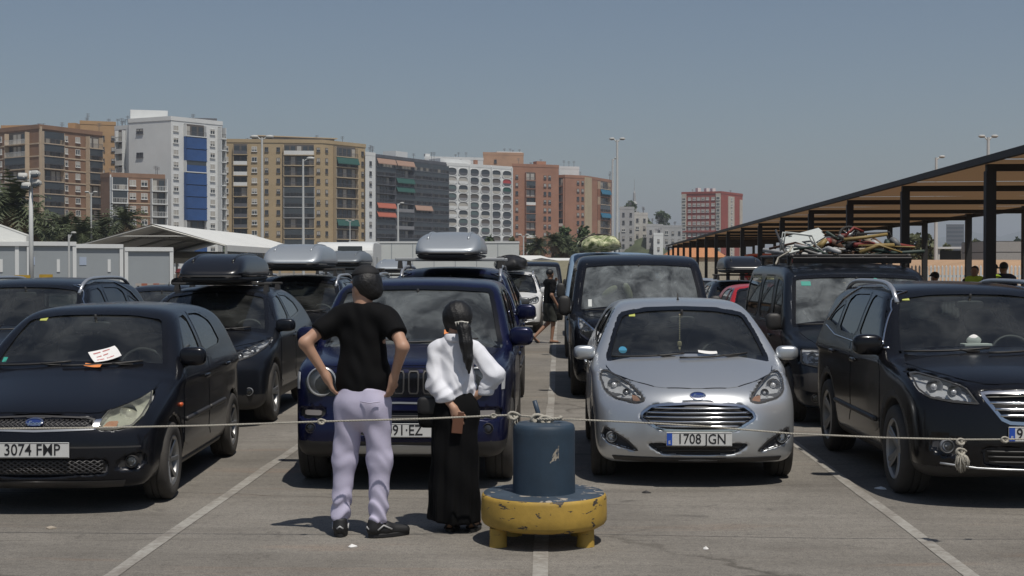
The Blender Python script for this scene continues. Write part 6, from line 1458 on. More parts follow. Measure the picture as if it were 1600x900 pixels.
# ---- older passenger van
car_type('oldvan', dict(L=4.66, W=1.88, H=1.84, res=0.03, fa=0.88, ra=3.88, wr=0.32, tw=0.20, rimf=0.58, spokes=8, dash=1.05, sweep=0.24, sw_pow=3.0, crown=0.05, csweep=0.13, ymid=2.3, gap=0.05, cround=0.05, ccrown=0.02,
  side=[(0.12, 0.22), (0.02, 0.30), (0.0, 0.50), (0.03, 0.62), (0.10, 0.80), (0.18, 0.90), (0.50, 1.0), (0.95, 1.10), (1.2, 1.12), (2.2, 1.12), (4.5, 1.12), (4.62, 0.9), (4.66, 0.5), (4.6, 0.3), (4.2, 0.22), (2.2, 0.2), (0.5, 0.2)],
  cab=[(0.68, 0.96), (0.88, 1.07), (1.16, 1.38), (1.42, 1.66), (1.60, 1.755), (2.1, 1.82), (3.5, 1.84), (4.35, 1.81), (4.5, 1.74), (4.62, 1.1), (4.62, 0.9), (0.8, 0.85)],
  fr=[(0.66, 0.17), (0.84, 0.22), (0.92, 0.36), (0.94, 0.62), (0.94, 0.9), (0.92, 1.08), (0.88, 1.22), (0.0, 1.42)],
  frc=[(0.95, 0.85), (0.915, 1.08), (0.88, 1.36), (0.83, 1.63), (0.80, 1.74), (0.73, 1.81), (0.5, 1.84), (0, 1.85)],
  ws=[(0.0, 1.11), (0.5, 1.10), (0.82, 1.06), (0.83, 1.10), (0.79, 1.38), (0.75, 1.63), (0.71, 1.665), (0.4, 1.685), (0, 1.69)], wsmat=M_WSD,
  rw=[(0.0, 1.2), (0.6, 1.2), (0.7, 1.22), (0.64, 1.6), (0, 1.62)],
  sw=[([(1.26, 1.12), (1.42, 1.42), (1.58, 1.62), (1.98, 1.66), (1.96, 1.09)], M_WSIDE), ([(2.14, 1.12), (2.16, 1.66), (3.05, 1.66), (3.05, 1.12)], M_WSIDE), ([(3.2, 1.12), (3.2, 1.66), (4.25, 1.65), (4.3, 1.12)], M_WSIDE)],
  doors=[[(1.2, 0.42), (1.12, 0.75), (1.15, 1.07), (2.05, 1.07), (2.06, 0.7), (2.03, 0.40)], [(2.1, 0.40), (2.11, 1.08), (3.12, 1.08), (3.13, 0.7), (3.1, 0.40)]],
  side_bars=[('rub_strip', [(1.2, 0.60), (3.4, 0.60)], 0.03, 0.006, M_TRIM)],
  hood=[(0.0, 0.21), (0.50, 0.235), (0.66, 0.34), (0.74, 0.6), (0.78, 0.86), (0.4, 0.92), (0, 0.94)],
  mirr=(0.95, 1.2, 1.08, (0.09, 0.06, 0.10)), moff=0.0, mirrpaint=False, seatz=0.58, tails=[[(0.82, 1.1), (0.90, 1.1), (0.92, 0.7), (0.84, 0.7)]],
  front=[
   dict(k='lamp', poly=[(0.50, 0.665), (0.52, 0.83), (0.70, 0.86), (0.85, 0.86), (0.86, 0.70), (0.70, 0.665)], cav=0.035, mir=True, bulbs=[(0.60, 0.755, 0.065), (0.74, 0.765, 0.055)]),
   dict(k='panel', n='grille', poly=[(-0.44, 0.66), (-0.46, 0.82), (0, 0.85), (0.46, 0.82), (0.44, 0.66), (0, 0.65)], m=M_GRILLE, cav=0.04, off=-0.035, slats=slatset('grille_bar', (0.70, 0.75, 0.80), (0.43, 0.44, 0.43), 0.012, 0.0, M_TRIM)),
   dict(k='panel', n='bumper', poly=[(-0.88, 0.40), (-0.90, 0.60), (0, 0.62), (0.90, 0.60), (0.88, 0.40), (0, 0.38)], m=M_TRIM, off=0.012, sm=1),
   dict(k='panel', n='lower_grille', poly=[(-0.5, 0.27), (-0.52, 0.35), (0, 0.36), (0.52, 0.35), (0.5, 0.27), (0, 0.26)], m=M_GRILLE, cav=0.03, off=-0.02),
   dict(k='round', n='fog_light', c=(0.72, 0.33), r=0.05, m=M_TRIM, yo=0.0, mir=True),
  ]))
# ------------------------------------------------------------------ the queue of cars
def paint(name, c, metal=0.25, rough=0.3, dust=0.06, coat=0.25): return mat(name, c, rough, metal, coat=coat, dust=dust, spec=0.32)
P_NAVYBLK = paint('paint_ink', (0.007, 0.008, 0.012), 0.3, 0.26, 0.006); P_BLACK = paint('paint_black', (0.004, 0.004, 0.0055), 0.1, 0.22, 0.005); P_BLUE = paint('paint_dark_blue', (0.005, 0.007, 0.036), 0.3, 0.25, 0.005)
P_SILV = paint('paint_silver', (0.56, 0.58, 0.60), 0.75, 0.34, 0.03, 0.6); P_CHAR = paint('paint_charcoal', (0.010, 0.012, 0.017), 0.35, 0.28, 0.008); P_RED = paint('paint_red', (0.40, 0.012, 0.018), 0.1, 0.3, 0.05)
P_WHITE = paint('paint_white', (0.66, 0.66, 0.65), 0.0, 0.35, 0.05); P_PALE = paint('paint_pale_blue', (0.18, 0.27, 0.38), 0.1, 0.4, 0.10); P_GREYB = paint('paint_slate', (0.011, 0.015, 0.023), 0.35, 0.28, 0.008); P_GREY = paint('paint_grey', (0.13, 0.135, 0.14), 0.5, 0.33, 0.06)
def text_on(root, s, txt, x, z, size, m, off=0.012, shear=0.0, bold=0.0, name='lettering', xs=1.0):
    P = project(s, 'front', [x], [z])[0]
    return link(name, text_mesh(txt, size, m, 0.001, bold=bold, shear=shear, xscale=xs), root, (x, P[1] - off, z), (R(80), 0, 0))
GQ = 'cars waiting in the queue'
# front row
a1, s = car('hatch6', 'hatchback_car', 'dark small hatchback with a folded white leaflet on its windscreen, front row left', P_NAVYBLK, -3.72, 9.92, 2.6, group=GQ)
plate(a1, s, '3074 FMP', 0.475, style='plain', tx=0.0, size=0.094)
pb = [(0.063 * math.cos(a), 0.66 + 0.025 * math.sin(a)) for a in np.linspace(0, 2 * math.pi, 21)[:-1]]
q = link('badge', panel(s, 'badge', 'front', pb, 0.018, mat('badge_blue', (0.02, 0.04, 0.16), 0.2), 0.02, 0.03, 0), a1)
link('badge_ring', strip(s, 'badge_ring', 'front', pb, 0.008, 0.021, M_CHROME, 0), q)
text_on(a1, s, 'Ford', 0, 0.66, 0.048, M_CHROME, 0.026, 0.35, 0.001).parent = q
a2, s = car('boxy', 'boxy_car', 'dark blue boxy off-roader with round headlamps behind the two standing people', P_BLUE, -1.26, 11.07, 0.4, group=GQ)
plate(a2, s, '091·EZ', 0.49, style='plain', size=0.094, tx=0.05)
a3, s = car('hatch7', 'hatchback_car', 'silver small hatchback with a chrome barred grille, front row', P_SILV, 1.11, 11.32, 0.0, group=GQ)
plate(a3, s, '1708 JGN', 0.40)
text_on(a3, s, 'Ford', 0, 0.735, 0.045, M_CHROME, 0.012, 0.35, 0.0008)
a4, s = car('suv', 'off_roader_car', 'black off-roader with roof rails and chrome grille at the right edge', P_BLACK, 3.50, 10.36, 0.6, group=GQ)
plate(a4, s, '9', 0.56, size=0.094, align='LEFT', tx=-0.205)
# second row and beyond, lane by lane
b1, s1 = car('cross', 'crossover_car', 'dark crossover carrying the black roof box, second row', P_CHAR, -4.1, 15.25, 1.5, group=GQ)
car('suv', 'off_roader_car', 'dark grey car with roof rails at the left edge, second row', P_GREYB, -6.05, 14.2, 1.0, group=GQ)
car('hatch7', 'hatchback_car', 'dark car whose roof shows left of the black roof box', P_CHAR, -6.55, 21.6, 0, group=GQ, skip=('rear_seat',))
TYPES['suv_bars'] = TYPES['suv']
b2, _ = car('suv', 'off_roader_car', 'dark car carrying the large silver roof box, third row', P_NAVYBLK, -4.08, 20.3, 1.0, group=GQ)
b3, _ = car('suv', 'off_roader_car', 'dark car with a grey roof box, fourth row behind the large silver box', P_CHAR, -4.22, 26.3, 0, group=GQ)
b4, _ = car('hatch6', 'hatchback_car', 'white car under a small silver roof box behind the standing man', P_WHITE, -3.85, 31.0, 0, group=GQ)
c1, _ = car('suv', 'off_roader_car', 'dark blue off-roader carrying a silver roof box behind the boxy car', P_BLUE, -1.36, 15.9, 0, group=GQ)
c2, _ = car('hatch7', 'hatchback_car', 'dark car glimpsed behind the second blue off-roader', P_CHAR, -1.48, 21.6, 0, group=GQ)
c3, _ = car('cross', 'crossover_car', 'grey car glimpsed behind the dark car, middle lane', P_GREY, -1.62, 27.0, 0, group=GQ, skip=('cross_bar',))
c4, _ = car('suv', 'off_roader_car', 'white off-roader with a black roof bag, far down the lane', P_WHITE, -1.36, 37.6, 0, group=GQ)
c5, _ = car('van', 'van', 'dark van behind the white off-roader, beside the walking man', P_NAVYBLK, -0.85, 46.5, 0, 'van', group=GQ)
car('hatch6', 'hatchback_car', 'dark hatchback far down the lane left of the white off-roader', P_GREYB, -3.8, 38.0, 0, group=GQ)
d1, _ = car('van', 'van', 'dark van with a pale clouded windscreen behind the silver hatchback', P_NAVYBLK, 1.13, 18.75, 0.3, 'van', group=GQ)
d2, _ = car('van', 'van', 'pale blue van with a tarp bundle on its roof', P_PALE, 1.08, 27.0, 0.0, 'van', group=GQ)
d3, _ = car('suv', 'off_roader_car', 'dark car behind the pale blue van', P_CHAR, 1.2, 35.0, 0.0, group=GQ)
e1, s_e1 = car('oldvan', 'van', 'dark van with scrap piled on its roof rack, second row right', P_GREYB, 3.53, 15.55, 0.6, 'van', group=GQ)
e2, _ = car('hatch6', 'hatchback_car', 'red hatchback behind the loaded van', P_RED, 3.76, 24.0, 0, group=GQ)
e3, _ = car('hatch7', 'hatchback_car', 'dark car with a black roof box behind the red hatchback', P_CHAR, 4.0, 29.8, 0, group=GQ)
e4, _ = car('hatch7', 'hatchback_car', 'silver car glinting behind the dark van roof', P_SILV, 3.72, 36.5, 0, group=GQ)
# luggage boxes
BB = mat('box_black', (0.006, 0.0065, 0.009), 0.28, dust=0.008, coat=0.2); BS = mat('box_silver', (0.34, 0.37, 0.40), 0.40, 0.45, dust=0.05, coat=0.3); BG = mat('box_grey', (0.16, 0.18, 0.20), 0.4, 0.3, dust=0.05)
roof_box('roof_box', 'glossy black roof box on the dark crossover, left of the standing man', BB, -4.14, 16.6, 1.545, 2.1, 0.86, 0.40, 1.5)
roof_box('roof_box', 'large silver roof box with ribs just left of the black cap', BS, -4.12, 21.6, 1.705, 2.2, 1.0, 0.44, 1)
roof_box('roof_box', 'grey roof box half hidden behind the large silver one', BG, -4.25, 27.7, 1.745, 2.0, 0.80, 0.36, 0)
roof_box('roof_box', 'small silver roof box on the white car right of the black cap', BS, -3.85, 32.2, 1.60, 1.7, 0.82, 0.36, 0)
roof_box('roof_box', 'silver roof box high above the woman on the blue off-roader', BS, -1.35, 16.95, 1.822, 2.0, 0.88, 0.40, 0)
roof_box('roof_box', 'black roof box right of the silver hatchback, above the red car', BB, 4.0, 30.8, 1.60, 1.9, 0.94, 0.42, 0)
def bars(root, y, z, wd, m, xf):
    for yy in y:
        mb = MB(); mb.box((0, yy, z), (wd, 0.07, 0.035)); c = mb.build('cross_bar', m, root, bevel=0.006)
        for sg in (1, -1): mb = MB(); mb.box((sg * xf, yy, z - 0.055), (0.06, 0.09, 0.10), taper=0.7); mb.build('bar_foot', M_BLACK, c)
bars(b2, (1.9, 2.9), 1.725, 1.24, M_BLACK, 0.60); bars(b3, (1.9, 2.9), 1.725, 1.24, M_BLACK, 0.60); bars(b4, (1.9, 2.6), 1.575, 1.1, M_BLACK, 0.5); bars(c1, (1.75, 2.8), 1.725, 1.36, M_SILV, 0.62); bars(e3, (1.7, 2.4), 1.59, 1.1, M_BLACK, 0.5)
d2.scale = (1, 1, 1.06); c1.scale = (1, 1, 1.08)
# ------------------------------------------------------------------ people: bodies and clothes grown from rounded limbs
def blob(prims, h=0.009, k=0.03, lo=None, hi=None, warp=None, cut=None):
    """prims: ('c', p, q, r0, r1) tapered limb, ('e', centre, radii[, Matrix]) ellipsoid; 4th field of a limb pair may flatten in y"""
    P = []
    for p in prims:
        if p[0] == 'c': P += [np.array(p[1]) - max(p[3], p[4]), np.array(p[1]) + max(p[3], p[4]), np.array(p[2]) - max(p[3], p[4]), np.array(p[2]) + max(p[3], p[4])]
        else: m_ = max(p[2]); P += [np.array(p[1]) - m_, np.array(p[1]) + m_]
    P = np.array(P); g = Grid(P.min(0) - 0.05, P.max(0) + 0.05, h)
    Fv = np.full(g.n, 0.25, np.float32)
    for p in prims:
        kk = p[-1] if isinstance(p[-1], dict) else {}
        kb = kk.get('k', k)
        if p[0] == 'c': a, b = np.array(p[1], float), np.array(p[2], float); mr = max(p[3], p[4]); l_, h_ = np.minimum(a, b) - mr, np.maximum(a, b) + mr
        else: a = np.array(p[1], float); mr = max(p[2]); l_, h_ = a - mr, a + mr
        i0 = np.maximum(0, ((l_ - 0.09 - g.lo) / h).astype(int)); i1 = np.minimum(g.n, ((h_ + 0.09 - g.lo) / h).astype(int) + 2)
        sl = tuple(slice(x, y) for x, y in zip(i0, i1)); X, Y, Z = g.ax[0][sl[0]][:, None, None], g.ax[1][sl[1]][None, :, None], g.ax[2][sl[2]][None, None, :]
        if p[0] == 'c':
            fl = kk.get('fy', 1.0)
            ba = b - a; l2 = ba @ ba
            t = np.clip(((X - a[0]) * ba[0] + (Y - a[1]) * ba[1] + (Z - a[2]) * ba[2]) / max(l2, 1e-9), 0, 1)
            d = np.sqrt((X - a[0] - t * ba[0]) ** 2 + ((Y - a[1] - t * ba[1]) / fl) ** 2 + (Z - a[2] - t * ba[2]) ** 2) - (p[3] + (p[4] - p[3]) * t)
            if fl < 1: d = d * (0.5 + 0.5 * fl)
        else:
            r = np.array(p[2], float); x, y, z = X - a[0], Y - a[1], Z - a[2]
            if len(p) > 3 and isinstance(p[3], Matrix):
                M_ = np.array(p[3].inverted()); x, y, z = M_[0, 0] * x + M_[0, 1] * y + M_[0, 2] * z, M_[1, 0] * x + M_[1, 1] * y + M_[1, 2] * z, M_[2, 0] * x + M_[2, 1] * y + M_[2, 2] * z
            q = np.sqrt((x / r[0]) ** 2 + (y / r[1]) ** 2 + (z / r[2]) ** 2); q2 = np.sqrt((x / r[0] ** 2) ** 2 + (y / r[1] ** 2) ** 2 + (z / r[2] ** 2) ** 2) + 1e-9
            d = q * (q - 1) / q2
        if kk.get('sub'): Fv[sl] = smax(Fv[sl], -d, kb)
        else: Fv[sl] = smin(Fv[sl], d, kb)
    if warp is not None: Fv = Fv + warp(g.X, g.Y, g.Z)
    if cut is not None: Fv = np.maximum(Fv, cut(g.X, g.Y, g.Z))
    V, Q, N = surface_nets(blur3(Fv), g.lo, h)
    return V, Q, N
def grow(name, prims, m, parent, **k):
    V, Q, N = blob(prims, **k); return link(name, mesh_np(name, V, Q, m, True, N), parent)
SKIN = mat('skin', (0.42, 0.245, 0.165), 0.55, var=0.06, scale=9); SKIN2 = mat('skin_tan', (0.30, 0.165, 0.105), 0.55, var=0.06, scale=9)
HAIR = mat('hair_black', (0.005, 0.0045, 0.0045), 0.5, bump=0.5, bscale=120)
TBLK = mat('cloth_black', (0.0025, 0.0025, 0.003), 0.85, spec=0.2, var=0.2, bump=0.25, bscale=200); SKIRT = mat('cloth_black_skirt', (0.002, 0.002, 0.0024), 0.85, spec=0.2, var=0.2)
CAPM = mat('cap_black', (0.008, 0.008, 0.009), 0.8); LAV = mat('cloth_lavender', (0.52, 0.49, 0.63), 0.9, var=0.05, scale=12, bump=0.2, bscale=300)
WSH = mat('cloth_white', (0.72, 0.73, 0.78), 0.85, var=0.03, scale=10, bump=0.15, bscale=200); SHOE = mat('shoe_black', (0.012, 0.012, 0.013), 0.6); SHOEW = mat('shoe_grey', (0.42, 0.42, 0.42), 0.6)
DKG = mat('cloth_shorts', (0.030, 0.032, 0.026), 0.85, var=0.2); HIV = mat('cloth_hivis', (0.42, 0.62, 0.05), 0.7, var=0.1, scale=8); NAVY = mat('cloth_navy', (0.014, 0.017, 0.035), 0.85); REDC = mat('cloth_dark_red', (0.10, 0.012, 0.014), 0.85)
def hand(wr, dirv, side, curl, s=1.0, thumb=1):
    """palm, four unequal fingers with two bends and a thumb; dirv along the hand, side across it, curl where the fingers close"""
    w_, d_, sd_, c_ = Vector(wr), Vector(dirv).normalized(), Vector(side).normalized(), Vector(curl).normalized(); out = []
    pc = w_ + d_ * 0.045 * s
    out.append(('c', tuple(w_), tuple(w_ + d_ * 0.03 * s), 0.026 * s, 0.026 * s))
    for o_ in (-0.026, -0.009, 0.009, 0.026): out.append(('c', tuple(w_ + d_ * 0.02 * s + sd_ * o_ * 0.7 * s), tuple(w_ + d_ * 0.085 * s + sd_ * o_ * s), 0.015 * s, 0.0125 * s, {'k': 0.012}))
    for o_, L_ in ((-0.029, 0.062), (-0.010, 0.078), (0.010, 0.084), (0.029, 0.072)):
        a = w_ + d_ * 0.085 * s + sd_ * o_ * s; b = a + (d_ * 0.8 + c_ * 0.5).normalized() * L_ * 0.45 * s; c2 = b + (d_ * 0.15 + c_ * 1.0).normalized() * L_ * 0.34 * s; e = c2 + (c_ * 0.8 - d_ * 0.5).normalized() * L_ * 0.24 * s
        for p_, q_, r0, r1 in ((a, b, 0.0105, 0.0095), (b, c2, 0.0095, 0.0088), (c2, e, 0.0088, 0.0075)): out.append(('c', tuple(p_), tuple(q_), r0 * s, r1 * s, {'k': 0.004}))
    a = w_ + d_ * 0.03 * s + sd_ * 0.026 * thumb * s; b = a + (d_ * 0.7 + sd_ * thumb * 0.8 + c_ * 0.2).normalized() * 0.042 * s; c2 = b + (d_ * 0.8 + sd_ * thumb * 0.15 + c_ * 0.5).normalized() * 0.032 * s
    out += [('c', tuple(a), tuple(b), 0.014 * s, 0.0115 * s, {'k': 0.008}), ('c', tuple(b), tuple(c2), 0.0115 * s, 0.009 * s, {'k': 0.004})]
    return out
def head_prims(c, yaw, s=1.0):
    """face looks along +y turned by yaw (radians, + to the left)"""
    M_ = Matrix.Rotation(yaw, 3, 'Z'); C = Vector(c); f = lambda x, y, z: tuple(C + M_ @ Vector((x * s, y * s, z * s)))
    return [('e', f(0, -0.012, 0.02), (0.076 * s, 0.092 * s, 0.095 * s), M_), ('e', f(0, 0.022, -0.045), (0.058 * s, 0.068 * s, 0.068 * s), M_), ('c', f(0, 0.072, -0.088), f(0, 0.06, -0.085), 0.022 * s, 0.03 * s),
            ('c', f(0, 0.083, 0.012), f(0, 0.102, -0.022), 0.009 * s, 0.014 * s, {'k': 0.012}), ('c', f(-0.02, 0.082, -0.056), f(0.02, 0.082, -0.056), 0.008 * s, 0.008 * s, {'k': 0.008}),
            ('e', f(-0.078, -0.008, -0.012), (0.010 * s, 0.022 * s, 0.033 * s), M_), ('e', f(0.078, -0.008, -0.012), (0.010 * s, 0.022 * s, 0.033 * s), M_),
            ('c', f(-0.045, 0.073, 0.028), f(-0.018, 0.082, 0.028), 0.009 * s, 0.009 * s, {'k': 0.01}), ('c', f(0.045, 0.073, 0.028), f(0.018, 0.082, 0.028), 0.009 * s, 0.009 * s, {'k': 0.01}),
            ('e', f(-0.031, 0.082, 0.010), (0.014 * s, 0.010 * s, 0.008 * s), {'sub': 1, 'k': 0.006}), ('e', f(0.031, 0.082, 0.010), (0.014 * s, 0.010 * s, 0.008 * s), {'sub': 1, 'k': 0.006})], f

# ---- man with his hands on his hips
o = empty('person', (-1.285, 9.28, 0), R(-8), 'person in black t-shirt and lavender trousers standing with hands on hips', 'person')
hp, hf = head_prims((0.010, 0.012, 1.640), R(58), 1.10)
eL, wL, eR, wR = (-0.355, -0.13, 1.275), (-0.228, -0.075, 1.055), (0.305, -0.15, 1.255), (0.228, -0.085, 1.05)
arm = [('c', (-0.185, 0, 1.44), eL, 0.050, 0.040), ('c', eL, wL, 0.041, 0.026), ('c', (0.185, 0, 1.44), eR, 0.050, 0.040), ('c', eR, wR, 0.041, 0.026)]
body = hp + [('c', (0.006, -0.01, 1.59), (0.0, -0.015, 1.47), 0.057, 0.066)] + arm + hand(wL, (0.06, 0.04, -0.16), (0.35, -0.9, 0.1), (0.55, 0.75, -0.2), 1.1, -1) + hand(wR, (-0.05, 0.04, -0.16), (0.35, 0.9, 0.1), (-0.55, 0.75, -0.2), 1.1, 1) + \
    [('e', (0, 0, 1.28), (0.150, 0.090, 0.20)), ('e', (0, 0, 1.0), (0.135, 0.085, 0.16)), ('c', (-0.09, 0, 0.92), (-0.145, 0.03, 0.50), 0.068, 0.048), ('c', (-0.145, 0.03, 0.50), (-0.155, -0.01, 0.09), 0.046, 0.032), ('c', (0.085, 0, 0.92), (0.115, 0.03, 0.50), 0.068, 0.048), ('c', (0.115, 0.03, 0.5), (0.10, -0.01, 0.09), 0.046, 0.032)]
grow('body', body, SKIN, o, h=0.0075, k=0.022)
fold = lambda a, f_: (lambda X, Y, Z: a * np.sin(Z * f_ + 3 * np.sin(X * 14) + Y * 9) * np.sin(X * 21 + Z * 11 + Y * 13))
def shirt_warp(X, Y, Z):
    return 0.0065 * np.sin((X * 0.8 + Z) * 34 + 2 * np.sin(X * 17)) * np.sin(X * 19 - Z * 8 + Y * 15) + 0.005 * np.sin(X * 30 + 4 * np.sin(Z * 6)) * np.clip((1.12 - Z) * 5, 0, 1)
sh = [('c', (0.0, 0, 1.41), (0.0, 0, 1.05), 0.150, 0.165, {'fy': 0.66}), ('c', (-0.10, 0, 1.44), (0.10, 0, 1.44), 0.085, 0.085, {'fy': 0.9}), ('c', (-0.03, 0, 1.475), (0.035, 0, 1.475), 0.074, 0.074), ('c', (0, 0, 1.05), (0, 0, 0.93), 0.172, 0.178, {'fy': 0.66}),
      ('c', (-0.170, 0, 1.430), (-0.268, -0.072, 1.352), 0.080, 0.070), ('c', (0.170, 0, 1.430), (0.252, -0.09, 1.335), 0.080, 0.070)]
def shirt_cut(X, Y, Z):
    c = np.maximum(0.955 + 0.012 * np.sin(X * 18) - Z, Z - 1.538)
    for sh_, el in (((-0.185, 0, 1.44), eL), ((0.185, 0, 1.44), eR)):
        a, b = np.array(sh_), np.array(el); u = (b - a) / np.linalg.norm(b - a)
        c = np.maximum(c, np.where(np.abs(X) > 0.19, (X - a[0]) * u[0] + (Y - a[1]) * u[1] + (Z - a[2]) * u[2] - 0.165, -1))
    return c
grow('t_shirt', sh, TBLK, o, h=0.008, k=0.045, warp=shirt_warp, cut=shirt_cut)
def leg_folds(X, Y, Z):
    return 0.009 * np.sin(Z * 58 + 6 * X + 5 * np.sin(Y * 20 + X * 9)) * (np.clip((0.36 - Z) * 6, 0, 1) + 0.3 * np.clip(1 - np.abs(Z - 0.52) * 9, 0, 1)) + 0.004 * np.sin(X * 38 + Z * 13 + 2 * np.sin(Z * 9)) * np.clip((Z - .35) * 4, 0, 1)
tr = [('c', (-0.0, 0.0, 0.955), (0, 0, 0.90), 0.168, 0.178, {'fy': 0.70}), ('e', (0, -0.025, 0.87), (0.162, 0.094, 0.13)), ('c', (-0.088, 0, 0.86), (-0.132, 0.02, 0.50), 0.098, 0.080), ('c', (-0.132, 0.02, 0.50), (-0.153, -0.01, 0.13), 0.073, 0.060), ('c', (0.085, 0, 0.86), (0.106, 0.02, 0.50), 0.098, 0.080), ('c', (0.106, 0.02, 0.5), (0.102, -0.01, 0.13), 0.073, 0.060)]
p_ = grow('trousers', tr, LAV, o, h=0.008, k=0.05, warp=leg_folds, cut=lambda X, Y, Z: np.maximum(0.095 - Z, Z - 0.985))
for (x, y) in ((-0.154, -0.01), (0.101, -0.01)): grow('cuff', [('c', (x, y, 0.135), (x, y, 0.09), 0.050, 0.047)], LAV, p_, h=0.008, warp=lambda X, Y, Z: 0.003 * np.sin(np.arctan2(Y, X) * 40), cut=lambda X, Y, Z: np.maximum(0.075 - Z, Z - 0.15))
mb = MB(); mb.tube([(0.02, -0.136, 0.90), (0.085, -0.150, 0.893), (0.145, -0.124, 0.90)], 0.004, 5); mb.build('pocket_seam', LAV, p_, True)
def shoe(x, y, rz, parent, s=1.0):
    M_ = Matrix.Rotation(rz, 3, 'Z'); C = Vector((x, y, 0)); f = lambda a, b, c: tuple(C + M_ @ Vector((a * s, b * s, c * s)))
    q = grow('shoe', [('c', f(0, -0.06, 0.055), f(0, 0.02, 0.058), 0.043, 0.045), ('c', f(0, 0.02, 0.05), f(0.005, 0.16, 0.036), 0.046, 0.036), ('c', f(0, -0.055, 0.07), f(0, -0.05, 0.105), 0.042, 0.046)], SHOE, parent, h=0.008, k=0.03, cut=lambda X, Y, Z: np.maximum(0.022 - Z, Z - 0.125))
    V = []
    for k in range(20):
        a = 2 * math.pi * k / 20; yy = 0.05 + 0.148 * math.cos(a); xx = (0.046 - 0.006 * math.cos(a)) * math.sin(a); V.append(f(xx, yy, 0))
    mb = MB(); mb.prism([(v[0], v[1]) for v in V], 0.002, 0.030); mb.build('sole', SHOE, q, bevel=0.004)
    for sx in (-1, 1): mb = MB(); mb.tube([f(sx * 0.049, -0.05, 0.055), f(sx * 0.052, -0.01, 0.085), f(sx * 0.050, 0.05, 0.055)], 0.006, 5); mb.build('side_stripe', SHOEW, q, True)
    mb = MB(); mb.tube([f(-0.02, -0.098, 0.06), f(0, -0.104, 0.075), f(0.02, -0.098, 0.06)], 0.007, 5); mb.build('heel_patch', SHOEW, q, True)
shoe(-0.16, 0.015, R(14), o); shoe(0.125, 0.0, R(-52), o)
grow('hair', [('e', hf(0, -0.020, 0.022), (0.098, 0.104, 0.100)), ('e', hf(0, -0.050, -0.024), (0.082, 0.058, 0.064))], HAIR, o, h=0.008, k=0.03, cut=lambda X, Y, Z: 1.548 - Z, warp=lambda X, Y, Z: 0.0025 * np.sin(X * 190 + Z * 120 + 4 * np.sin(Y * 40)) + 0.002 * np.sin(Y * 210 - Z * 90))
q = grow('cap', [('e', hf(0, -0.008, 0.045), (0.096, 0.104, 0.098), Matrix.Rotation(R(58), 3, 'Z'))], CAPM, o, h=0.008, cut=lambda X, Y, Z: 1.715 - Z + 0.06 * X)

# ---- woman with a ponytail
o = empty('person', (-0.695, 9.50, 0), R(-4), 'person with long ponytail in white blouse and long black skirt', 'person')
hp, hf = head_prims((0.005, 0.02, 1.425), R(30), 0.93)
eL, wL, eR, wR = (-0.135, -0.07, 0.995), (0.012, -0.150, 0.835), (0.275, -0.05, 1.035), (0.150, -0.02, 0.915)
body = hp + [('c', (0, -0.01, 1.36), (0, -0.01, 1.27), 0.045, 0.05), ('c', (-0.125, 0, 1.205), eL, 0.034, 0.032), ('c', eL, wL, 0.034, 0.023), ('c', (0.125, 0, 1.205), eR, 0.034, 0.032), ('c', eR, wR, 0.034, 0.023)] + hand(wL, (0.05, -0.01, -0.16), (0.9, 0.2, 0.1), (0.1, 0.9, -0.1), 0.95, 1) + hand(wR, (-0.12, 0.06, -0.10), (0.1, 0.8, -.3), (-0.3, 0.5, -0.8), 0.95, 1) + \
    [('e', (0, 0, 1.12), (0.125, 0.085, 0.17)), ('e', (0, 0, 0.92), (0.12, 0.09, 0.14)), ('c', (-0.07, 0, 0.85), (-0.075, 0, 0.45), 0.07, 0.045), ('c', (-0.075, 0, 0.45), (-0.04, 0.0, 0.07), 0.045, 0.028), ('c', (0.07, 0, 0.85), (0.08, 0, 0.45), 0.07, 0.045), ('c', (0.08, 0, 0.45), (0.10, 0.02, 0.07), 0.045, 0.028),
     ('c', (-0.04, -0.02, 0.05), (-0.02, 0.16, 0.035), 0.030, 0.024), ('c', (0.10, 0.0, 0.05), (0.13, 0.17, 0.035), 0.030, 0.024)]
grow('body', body, SKIN, o, h=0.0075, k=0.02)
bl = [('c', (0, 0, 1.19), (0, -0.01, 0.98), 0.122, 0.142, {'fy': 0.74}), ('c', (-0.10, 0, 1.222), (0.10, 0, 1.222), 0.066, 0.066), ('c', (-0.03, -.01, 1.255), (0.03, -.01, 1.26), 0.068, 0.068), ('c', (0, -0.01, 0.98), (-0.01, -0.01, 0.91), 0.146, 0.142, {'fy': 0.74}),
      ('c', (-0.135, 0, 1.210), eL, 0.058, 0.064), ('c', eL, (-0.050, -0.125, 0.905), 0.064, 0.052), ('c', (0.135, 0, 1.210), (0.268, -0.045, 1.055), 0.058, 0.070), ('c', (0.268, -0.045, 1.055), (0.215, -0.035, 0.965), 0.068, 0.054)]
def blouse_warp(X, Y, Z):
    return (0.35 + 0.65 * np.clip((1.24 - Z) * 7, 0, 1)) * (0.009 * np.abs(np.sin((X * 1.3 + Z) * 29 + 2.4 * np.sin(X * 15 + Y * 9))) * np.sin(X * 16 - Z * 13 + Y * 12) + 0.008 * np.abs(np.sin(X * 31 - Z * 19 + 2 * np.sin(Z * 17))) - 0.006 + 0.006 * np.sin(X * 44 + 3 * np.sin(Z * 11)) * np.sin(Z * 21 + X * 6))
def blouse_cut(X, Y, Z):
    c = np.maximum(0.885 + 0.015 * np.sin(X * 16) - Z, Z - 1.315)
    c = np.maximum(c, np.where((X > 0.17) & (Z < 1.02), 0.952 + 0.25 * (X - 0.26) - Z, -1))
    return c
grow('blouse', bl, WSH, o, h=0.006, k=0.016, warp=blouse_warp, cut=blouse_cut)
